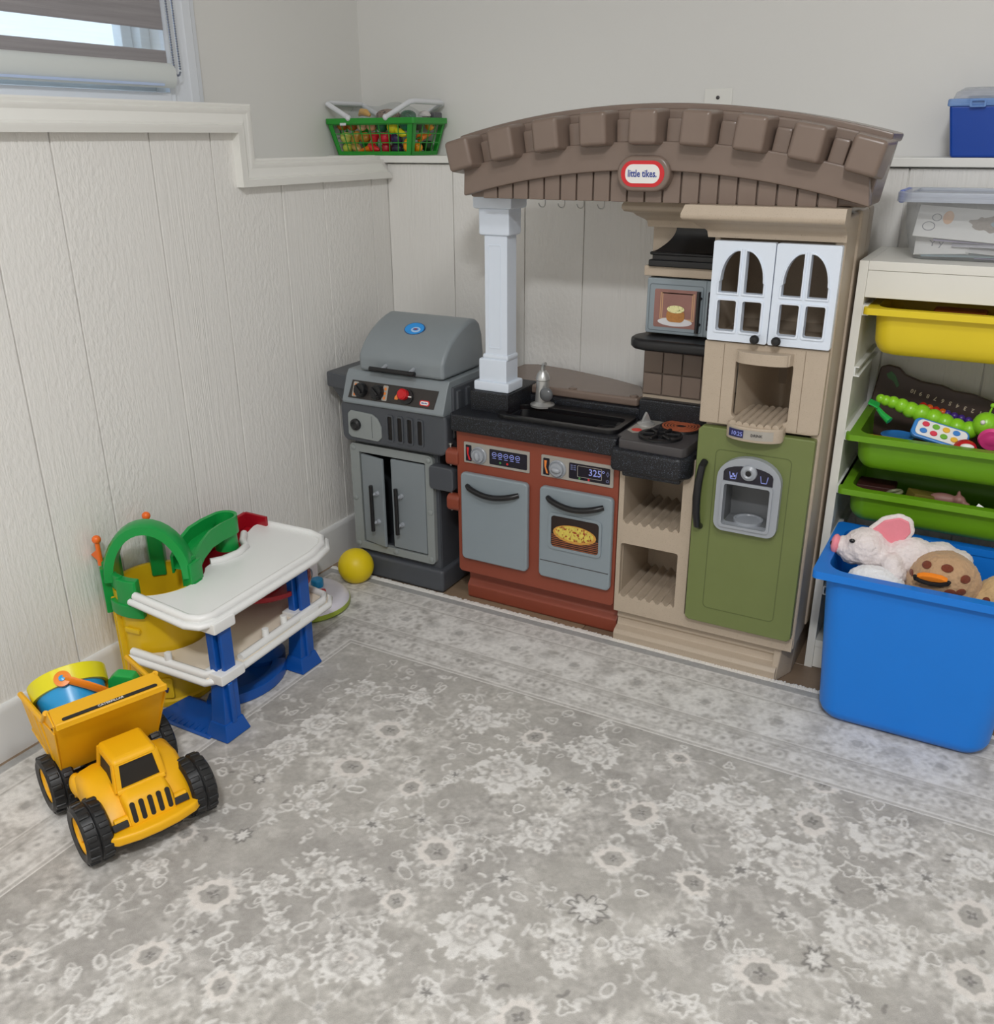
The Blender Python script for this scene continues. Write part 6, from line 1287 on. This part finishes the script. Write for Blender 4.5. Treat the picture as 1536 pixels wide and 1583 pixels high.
bag.v = [(x+0.004*math.sin(70*y+30*z), y+0.004*math.sin(60*x), z+0.006*math.sin(45*x+20*y)*(1 if z > zf+0.1 else 0)) for x, y, z in bag.v]
bag.v = [(x, y, max(z, zf+0.095)) for x, y, z in bag.v]
single('plastic_bag', bag, m_bag, 'clear plastic bag bulging over the play food in the green basket', 'plastic bag', (-0.04, 0.066, zf+0.09), sharp=0)
# ------------------------------------------------------------------ rug: pattern woven into per-vertex colours
RXA, RXB, RYA, RYB = 0.030, 2.95, -0.420, -3.3
xs = np.concatenate([np.arange(RXA, 2.15, 0.0024), np.arange(2.15, RXB+1e-6, 0.016)])
ys = np.concatenate([np.arange(RYA, -2.0, -0.0024), np.arange(-2.0, RYB-1e-6, -0.016)])
X, Y = np.meshgrid(xs, ys)                     # rows along y
rng = np.random.RandomState(11)
def vnoise(X, Y, s, seed):
    r = np.random.RandomState(seed).rand(256, 256)
    u = X/s; v = Y/s; i = np.floor(u).astype(int); j = np.floor(v).astype(int); fu = u-i; fv = v-j
    fu = fu*fu*(3-2*fu); fv = fv*fv*(3-2*fv)
    a = r[j % 256, i % 256]; b_ = r[j % 256, (i+1) % 256]; c_ = r[(j+1) % 256, i % 256]; d = r[(j+1) % 256, (i+1) % 256]
    return (a*(1-fu)+b_*fu)*(1-fv)+(c_*(1-fu)+d*fu)*fv
def fbm(X, Y, s, seed, o_=3):
    t = 0; amp = 0.5; tot = 0
    for k in range(o_): t = t+amp*vnoise(X, Y, s/2**k, seed+k); tot += amp; amp *= 0.55
    return t/tot
def sst(x, a, b_):
    t = np.clip((x-a)/(b_-a), 0, 1); return t*t*(3-2*t)
n_lo = fbm(X, Y, 0.20, 1); n_md = fbm(X, Y, 0.045, 5); n_hi = fbm(X, Y, 0.010, 9, 2); n_fi = vnoise(X, Y, 0.0045, 21)
GREY = np.array([161, 157, 152.]); LIGHT = np.array([215, 212, 208.]); CREAM = np.array([212, 206, 200.]); DARK = np.array([104, 101, 98.]); WARM = np.array([168, 164, 158.])
img = GREY+(WARM-GREY)*sst(n_lo, 0.35, 0.65)[..., None]+((n_md-0.5)*22+(n_hi-0.5)*14)[..., None]
hgt = np.zeros_like(X)
dedge = np.minimum(X-RXA, RYA-Y)              # distance from the two visible edges
dedge = np.minimum(dedge, np.minimum(RXB-X, Y-RYB))
INNER = 0.318
def blend(sl, al, col):
    al = np.clip(al, 0, 1)[..., None]; img[sl] = img[sl]*(1-al)+col*al
    hgt[sl] = np.maximum(hgt[sl], al[..., 0]*float(np.mean(col) > 150))
def window(cx, cy, R):
    i0, i1 = np.searchsorted(xs, cx-R), np.searchsorted(xs, cx+R); j0, j1 = np.searchsorted(-ys, -cy-R), np.searchsorted(-ys, -cy+R)
    return (slice(j0, j1), slice(i0, i1))
def polar(sl, cx, cy, rot=0.0, asp=1.0):
    dx = X[sl]-cx; dy = Y[sl]-cy; c_, s_ = math.cos(rot), math.sin(rot); u = (dx*c_+dy*s_)/asp; v = (-dx*s_+dy*c_)*asp
    return np.hypot(u, v), np.arctan2(v, u)
def flowerA(cx, cy, R, k):
    """full round blossom: two rings of petals with fine grey gaps"""
    sl = window(cx, cy, R*1.6); r, a = polar(sl, cx, cy, k, 1.05); n1 = n_hi[sl]-0.5; n2 = n_md[sl]-0.5
    edge = R*(0.84+0.15*np.abs(np.cos(5.5*a+k))+1.3*n1+0.5*n2)
    body = sst(edge-r, -R*0.11, R*0.11)
    gaps = sst(np.abs(np.cos(5.5*a+k)), 0.0, 0.30)*0.35+0.65
    blend(sl, body*np.clip(gaps*(0.74+1.3*n1+0.6*n2), 0, 1)*0.9, LIGHT)
    r1 = 0.52*R*(1+0.12*np.abs(np.cos(4*a+2*k))+0.3*n1); blend(sl, np.exp(-((r-r1)/(0.03*R+0.0013))**2)*0.55, GREY-4)
    blend(sl, sst(r1*0.55*(1+0.2*np.cos(5*a+k))-r, -0.002, 0.002)*0.55, GREY); blend(sl, sst(0.16*R*(1+0.3*np.cos(4*a)+n1)-r, -0.002, 0.002)*0.7, CREAM); blend(sl, sst(0.07*R-r, -0.002, 0.002)*0.55, DARK+20)
def flowerB(cx, cy, R, k, asp=1.08):
    """pale open ring with a grey heart"""
    sl = window(cx, cy, R*1.7); r, a = polar(sl, cx, cy, k, asp); n1 = n_hi[sl]-0.5
    edge = R*(0.88+0.06*np.cos(11*a+k)+0.05*np.cos(4*a)+0.35*n1); inn = 0.50*R*(1+0.08*np.cos(6*a+k)+0.25*n1)
    blend(sl, sst(edge-r, -0.003, 0.003)*sst(r-inn, -0.003, 0.003)*0.93, CREAM)
    tips = sst(R*(1.10+0.14*np.cos(18*a+k)+0.7*n1)-r, -0.002, 0.003)*sst(r-R*0.88, -0.003, 0.003); blend(sl, tips*0.45, LIGHT)
    blend(sl, sst(inn-r, -0.003, 0.003)*0.6, GREY-6); blend(sl, np.exp(-((r-inn*0.97)/0.0016)**2)*0.3, GREY-22)
    blend(sl, sst(0.17*R*(1+0.45*np.cos(4*a+k)+1.6*n1)-r, -0.002, 0.002)*0.6, DARK)
    blend(sl, sst(0.05*R-r, -0.002, 0.002)*0.5, LIGHT)
def flowerC(cx, cy, R, k, dark=0.75):
    sl = window(cx, cy, R*1.5); r, a = polar(sl, cx, cy, k, 1.05); n1 = n_hi[sl]-0.5
    edge = R*(0.72+0.24*np.cos(7*a+k)+0.6*n1)
    blend(sl, sst(edge-r, -0.004, 0.004)*0.85, LIGHT); blend(sl, np.exp(-((r-edge*0.62)/0.0028)**2)*0.5, GREY)
    blend(sl, sst(0.30*R*(1+0.35*np.cos(5*a)+1.2*n1)-r, -0.003, 0.003)*dark, DARK)
def flowerD(cx, cy, R, k):
    sl = window(cx, cy, R*1.5); r, a = polar(sl, cx, cy, k, 1.1); n1 = n_hi[sl]-0.5
    edge = R*(0.80+0.18*np.cos(8*a+k)+0.4*n1)
    blend(sl, sst(edge-r, -0.003, 0.003)*0.35, LIGHT); blend(sl, np.exp(-((r-edge)/0.0032)**2)*0.75, DARK)
    blend(sl, np.exp(-((r-edge*0.45)/0.004)**2)*0.8, LIGHT); blend(sl, sst(0.14*R-r, -0.003, 0.003)*0.8, LIGHT)
def stroke(pts, wd, col, al=0.75):
    P0 = np.array(pts); mn = P0.min(0)-wd*3; mx = P0.max(0)+wd*3
    i0, i1 = np.searchsorted(xs, mn[0]), np.searchsorted(xs, mx[0]); j0, j1 = np.searchsorted(-ys, -mx[1]), np.searchsorted(-ys, -mn[1])
    if i1-i0 < 1 or j1-j0 < 1: return
    sl = (slice(j0, j1), slice(i0, i1)); x = X[sl]; y = Y[sl]; dm = np.full(x.shape, 9.0)
    for p, q in zip(P0[:-1], P0[1:]):
        d = q-p; L2 = max(1e-9, d@d); t = np.clip(((x-p[0])*d[0]+(y-p[1])*d[1])/L2, 0, 1); dm = np.minimum(dm, np.hypot(x-p[0]-t*d[0], y-p[1]-t*d[1]))
    blend(sl, sst(wd*(0.7+0.9*(n_hi[sl]))-dm, -wd*0.6, wd*0.6)*al, col)
field = []
FA = [(0.509, -1.647, 0.0351), (0.657, -1.765, 0.026), (0.797, -1.58, 0.0222), (0.854, -1.566, 0.0198), (0.723, -1.452, 0.0219), (0.787, -1.502, 0.0174), (0.495, -1.145, 0.0336), (0.654, -1.26, 0.0273), (0.778, -1.385, 0.0372), (0.501, -1.051, 0.031), (0.508, -1.517, 0.0251), (0.792, -0.868, 0.043), (0.928, -0.999, 0.0516), (1.066, -1.369, 0.046), (1.059, -1.119, 0.0406), (0.934, -1.507, 0.0471), (1.055, -0.859, 0.0428), (1.297, -1.285, 0.0252), (1.212, -1.337, 0.0279), (1.486, -0.979, 0.0549), (1.613, -0.837, 0.0466), (1.617, -1.098, 0.0473), (1.352, -0.854, 0.0426), (1.759, -0.836, 0.0311), (1.269, -0.914, 0.0287), (0.312, -1.071, 0.0321), (0.5, -0.895, 0.0297), (1.272, -1.033, 0.0194), (0.631, -0.854, 0.0245)]
FB = [(0.655, -1.512, 0.0391), (0.659, -1.651, 0.029), (0.796, -1.639, 0.0257), (0.647, -0.995, 0.0338), (0.927, -0.869, 0.0288), (0.79, -1.128, 0.0266), (0.927, -1.25, 0.0369), (1.205, -1.118, 0.0327), (1.205, -0.983, 0.0363), (0.929, -1.378, 0.0262), (0.651, -1.132, 0.0376), (1.206, -1.474, 0.032), (1.489, -0.855, 0.0358), (1.345, -1.106, 0.0304), (1.489, -1.234, 0.038), (1.759, -0.96, 0.0372), (1.764, -1.098, 0.0344), (1.484, -0.743, 0.0266), (0.478, -1.755, 0.0245)]
FC = [(1.131, -1.44, 0.0184), (0.846, -1.055, 0.02), (0.859, -1.195, 0.016), (1.559, -1.036, 0.0178), (1.406, -1.038, 0.0235), (1.412, -1.17, 0.0184), (1.687, -0.906, 0.0232), (1.068, -1.502, 0.0223), (0.786, -1.25, 0.0225), (1.06, -1.249, 0.0233), (1.06, -0.989, 0.0237), (1.62, -1.222, 0.0262), (1.348, -1.224, 0.0251), (1.623, -0.966, 0.0266), (1.491, -1.107, 0.0233), (0.685, -1.585, 0.0138), (0.852, -1.368, 0.0184), (1.155, -1.267, 0.0142)]
FD = [(1.211, -1.244, 0.0318), (1.556, -1.167, 0.0221), (1.718, -0.691, 0.0202)]
# soft worn patches, vines and leaf curls first
wear = sst(fbm(X, Y, 0.12, 33), 0.50, 0.68)*sst(dedge, INNER, INNER+0.03)
img += (wear*(n_hi-0.25)*46)[..., None]
wear2 = sst(fbm(X, Y, 0.03, 71, 3), 0.52, 0.66)*sst(fbm(X, Y, 0.18, 81), 0.42, 0.6)*sst(dedge, INNER, INNER+0.02)
img += (wear2*14)[..., None]
allc = [(x, y) for L in (FA, FB, FC, FD) for x, y, r in L]
r2_ = random.Random(5)
def taken(x, y, d): return any((x-a)**2+(y-b_)**2 < d*d for a, b_ in allc)
extra = []
for k in range(900):                           # fill the rest of the field with flowers of the same kinds
    x = r2_.uniform(RXA+INNER+0.03, RXB-0.35); y = r2_.uniform(RYB+0.35, RYA-INNER-0.03)
    if not taken(x, y, 0.085): allc.append((x, y)); extra.append((x, y))
for i, p in enumerate(allc):
    nb = sorted(allc, key=lambda q: (q[0]-p[0])**2+(q[1]-p[1])**2)[1:3]
    for q in nb:
        a = Vector((p[0], p[1])); b_ = Vector((q[0], q[1])); d = b_-a; n_ = Vector((-d.y, d.x)); s_ = r2_.choice((-1, 1))*r2_.uniform(0.1, 0.3)
        pts = [a+d*t+n_*s_*math.sin(PI*t)+Vector((r2_.uniform(-1, 1), r2_.uniform(-1, 1)))*0.004 for t in [j/9 for j in range(10)]]
        stroke([tuple(v) for v in pts], 0.0015, LIGHT, 0.38)
        for t in (3, 6):
            c_ = pts[t]; a2 = r2_.uniform(0, 6.28); l_ = r2_.uniform(0.008, 0.018)
            stroke([tuple(c_), (c_.x+l_*math.cos(a2), c_.y+l_*math.sin(a2)), (c_.x+l_*1.3*math.cos(a2+0.6), c_.y+l_*1.3*math.sin(a2+0.6))], 0.0028, LIGHT, 0.5)
for k in range(900):
    x = r2_.uniform(RXA+INNER, 2.15); y = r2_.uniform(-2.0, RYA-INNER); a = r2_.uniform(0, 6.28); l_ = r2_.uniform(0.008, 0.026); cv = r2_.uniform(-1.6, 1.6)
    pts = [(x, y)]
    for j in range(5): a += cv*0.4; pts.append((pts[-1][0]+l_/4*math.cos(a), pts[-1][1]+l_/4*math.sin(a)))
    if r2_.random() < 0.88: stroke(pts, r2_.uniform(0.0014, 0.0034), LIGHT, r2_.uniform(0.35, 0.75))
    else: stroke(pts[:4], 0.0025, DARK, 0.5)
for k in range(420):                           # small closed curls and loops
    x = r2_.uniform(RXA+INNER+0.01, 2.15); y = r2_.uniform(-2.0, RYA-INNER-0.01); s_ = r2_.uniform(0.006, 0.017); a0 = r2_.uniform(0, 6.28); e_ = r2_.uniform(0.45, 1.0); k2 = r2_.choice((2, 3, 3, 5)); am = r2_.uniform(0.1, 0.4)
    pts = []
    for j in range(17):
        t = 2*PI*j/16; rr_ = s_*(1+am*math.cos(k2*t)); u_, v_ = rr_*math.cos(t), rr_*e_*math.sin(t); pts.append((x+u_*math.cos(a0)-v_*math.sin(a0), y+u_*math.sin(a0)+v_*math.cos(a0)))
    stroke(pts, r2_.uniform(0.0013, 0.002), LIGHT, r2_.uniform(0.5, 0.85))
    if r2_.random() < 0.3: stroke([(x-0.001, y), (x+0.001, y)], 0.0028, LIGHT, 0.6)
for i, (x, y, r) in enumerate(FA): flowerA(x, y, r*1.15, i*1.3)
for i, (x, y, r) in enumerate(FB): flowerB(x, y, r*1.1, i*0.9+0.4)
for i, (x, y, r) in enumerate(FC): flowerC(x, y, r, i*1.1)
for i, (x, y, r) in enumerate(FD): flowerD(x, y, r, i*1.7)
for i, (x, y) in enumerate(extra):
    t = r2_.random(); r = r2_.uniform(0.014, 0.03)
    if t < 0.35: flowerA(x, y, r*1.2, i)
    elif t < 0.55: flowerB(x, y, r, i)
    elif t < 0.85: flowerC(x, y, r*0.7, i, 0.5)
    else: flowerD(x, y, r*0.6, i)
# border bands
along = np.where((X-RXA) < (RYA-Y), Y, X)
inb = dedge < INNER
bandcol = GREY+14+((n_md-0.5)*18+(n_hi-0.5)*34)[..., None]
def band(a, b_): return sst(dedge-a, -0.002, 0.002)*sst(b_-dedge, -0.002, 0.002)
bt = bandcol.copy()
def bl(al, col):
    global bt
    al = np.clip(al, 0, 1)[..., None]; bt = bt*(1-al)+col*al
bl(band(0.0, 0.022)*0.7, np.array([150, 150, 150.]))
bl(band(0.022, 0.075)*(0.35+0.9*(n_hi-0.35)), LIGHT)
bl(band(0.046, 0.066)*sst(np.sin(along*2*PI/0.028)+2*(n_hi-0.5), 0.2, 0.7)*0.22, DARK+20)
bl(band(0.085, 0.212)*(0.30+1.3*(n_md-0.42)+0.9*(n_hi-0.4)), LIGHT)
bl(band(0.222, 0.305)*(0.30+0.9*(n_md-0.42)+0.9*(n_hi-0.42)), LIGHT)
ph = (along % 0.16)-0.08; cen = dedge-0.150; rr = np.hypot(ph, cen*0.9); aa_ = np.arctan2(cen, ph)
bl(np.exp(-((rr-0.040*(1+0.12*np.cos(8*aa_)))/0.006)**2)*0.75, LIGHT); bl(np.exp(-((rr-0.024*(1+0.1*np.cos(6*aa_)))/0.004)**2)*0.6, LIGHT); bl(sst(0.010-rr+0.016*(n_hi-0.5), -0.003, 0.003)*0.4, DARK+10)
ph2 = ((along+0.08) % 0.16)-0.08; rr2 = np.hypot(ph2, (dedge-0.140)*1.1); bl(sst(0.016+0.03*(n_hi-0.5)-rr2, -0.004, 0.004)*0.25, DARK+25)
ph3 = (along % 0.038)-0.019; rr3 = np.hypot(ph3, dedge-0.263); bl(np.exp(-((rr3-0.011)/0.0032)**2)*0.55, LIGHT); bl(sst(0.004-rr3, -0.002, 0.002)*0.4, DARK+20)
for d_, wd, al in ((0.024, 0.0016, 0.6), (0.076, 0.002, 0.75), (0.084, 0.0014, 0.4), (0.213, 0.002, 0.7), (0.221, 0.0014, 0.45), (0.243, 0.0012, 0.35), (0.306, 0.0022, 0.85), (0.317, 0.0022, 0.9)):
    bl(np.exp(-((dedge-d_)/wd)**2)*al, LIGHT+4)
for d_ in (0.214+0.010, 0.236, 0.291): bl(np.exp(-((dedge-d_)/0.004)**2)*0.3, GREY-14)
img = np.where(inb[..., None], bt, img)
img += ((n_fi-0.5)*9)[..., None]
img = np.clip(img, 60, 226)
zz = 0.0075+0.0010*np.clip(hgt, 0, 1)*(~inb)+0.0006*(n_fi-0.5)
ny, nx = X.shape
verts = np.stack([X, Y, zz], -1).reshape(-1, 3).astype(np.float32)
idx = np.arange(nx*ny).reshape(ny, nx)
quads = np.stack([idx[1:, :-1], idx[1:, 1:], idx[:-1, 1:], idx[:-1, :-1]], -1).reshape(-1, 4)
per = np.concatenate([idx[0, :], idx[1:, -1], idx[-1, -2::-1], idx[-2:0:-1, 0]])
low_ = verts[per].copy(); low_[:, 2] = 0.0006; base_i = len(verts); m_ = len(per)
verts = np.concatenate([verts, low_]); sk = np.stack([per, np.roll(per, -1), base_i+(np.arange(m_)+1) % m_, base_i+np.arange(m_)], -1)
faces = np.concatenate([quads, sk])
verts -= np.array([1.3, -1.8, 0.0], np.float32)
me = bpy.data.meshes.new('rug'); me.vertices.add(len(verts)); me.vertices.foreach_set('co', verts.ravel())
me.loops.add(faces.size); me.loops.foreach_set('vertex_index', faces.ravel().astype(np.int32))
me.polygons.add(len(faces)); me.polygons.foreach_set('loop_start', np.arange(0, faces.size, 4, dtype=np.int32)); me.polygons.foreach_set('loop_total', np.full(len(faces), 4, np.int32))
me.update(calc_edges=True)
ca = me.color_attributes.new('weave', 'FLOAT_COLOR', 'POINT')
s_ = img.reshape(-1, 3)/255.0; l_ = np.where(s_ <= 0.04045, s_/12.92, ((s_+0.055)/1.055)**2.4)*RUGK
colr = np.ones((len(verts), 4), np.float32); colr[:len(l_), :3] = l_; colr[len(l_):, :3] = l_[per]
ca.data.foreach_set('color', colr.ravel())
me.polygons.foreach_set('use_smooth', np.ones(len(faces), bool))
mr = bpy.data.materials.new('woven_rug'); mr.use_nodes = True; nt = mr.node_tree; b = nt.nodes['Principled BSDF']
at_ = nt.nodes.new('ShaderNodeVertexColor'); at_.layer_name = 'weave'
tcn = nt.nodes.new('ShaderNodeTexCoord'); nz = nt.nodes.new('ShaderNodeTexNoise'); nz.inputs['Scale'].default_value = 700; nz.inputs['Detail'].default_value = 2
nt.links.new(tcn.outputs['Object'], nz.inputs['Vector'])
mxn = nt.nodes.new('ShaderNodeMix'); mxn.data_type = 'RGBA'; mxn.blend_type = 'MULTIPLY'; mxn.inputs[0].default_value = 0.35
rpn = nt.nodes.new('ShaderNodeMapRange'); rpn.inputs[1].default_value = 0.25; rpn.inputs[2].default_value = 0.75; rpn.inputs[3].default_value = 0.72; rpn.inputs[4].default_value = 1.18
nt.links.new(nz.outputs['Fac'], rpn.inputs[0]); nt.links.new(at_.outputs['Color'], mxn.inputs[6]); nt.links.new(rpn.outputs[0], mxn.inputs[7]); nt.links.new(mxn.outputs[2], b.inputs['Base Color'])
b.inputs['Roughness'].default_value = 0.95; b.inputs['Specular IOR Level'].default_value = 0.1; b.inputs['Sheen Weight'].default_value = 0.15
bpn = nt.nodes.new('ShaderNodeBump'); bpn.inputs['Strength'].default_value = 0.5; bpn.inputs['Distance'].default_value = 0.0015; nt.links.new(nz.outputs['Fac'], bpn.inputs['Height']); nt.links.new(bpn.outputs['Normal'], b.inputs['Normal'])
me.materials.append(mr)
rug = bpy.data.objects.new('rug', me); COL.objects.link(rug); rug.location = (1.3, -1.8, 0)
tag(rug, 'large grey rug with faded cream floral pattern and striped border', 'rug')
# fringe along the far edge
fg = G(); x = RXA; rf = random.Random(3)
while x < RXB:
    l_ = rf.uniform(0.017, 0.026); dx = rf.uniform(-0.003, 0.003); r = 0.0027
    fg.tube([(x-1.3, RYA+1.8-0.001, 0.005), (x+dx*0.5-1.3, RYA+1.8+l_*0.6, 0.0065), (x+dx-1.3, RYA+1.8+l_, 0.0022)], [r, r*1.1, r*0.7], 5)
    x += 0.0036
fro = link_mesh('fringe', fg, mat('fringe_cotton', C(222, 219, 214, 1.2), 0.95, 0.1, 200), None, 60); fro.parent = rug; fro['kind'] = 'stuff'
# ------------------------------------------------------------------ ceiling lamps
m_ring = mat('lamp_ring', C(235, 235, 232), 0.4)
m_diff = mat('lamp_diffuser', (1, 1, 1, 1), 0.5, 0, emit=4.0)
for i, (lx, ly, pw) in enumerate(LAMPS):
    l = thing('ceiling_light', ['round white ceiling light above the near end of the rug', 'round white ceiling light above the middle of the room', 'added round white fill light at the right side of the room', 'added round white fill light near the rear left of the room'][i], 'light', (lx, ly, CEIL), group='ceiling lights')
    part('trim_ring', G().lathe([(0.15, 0.0), (0.175, 0.0), (0.172, -0.012), (0.15, -0.014), (0.15, 0)], 32, (lx, ly, CEIL)), m_ring, l)
    part('diffuser', G().lathe([(0.0, -0.008), (0.15, -0.008), (0.15, 0.0)], 32, (lx, ly, CEIL)), m_diff, l)
    a = area('lamp_light', (lx, ly, CEIL-0.02), 0.30, pw); a.parent = l; a.location = (0, 0, -0.02)
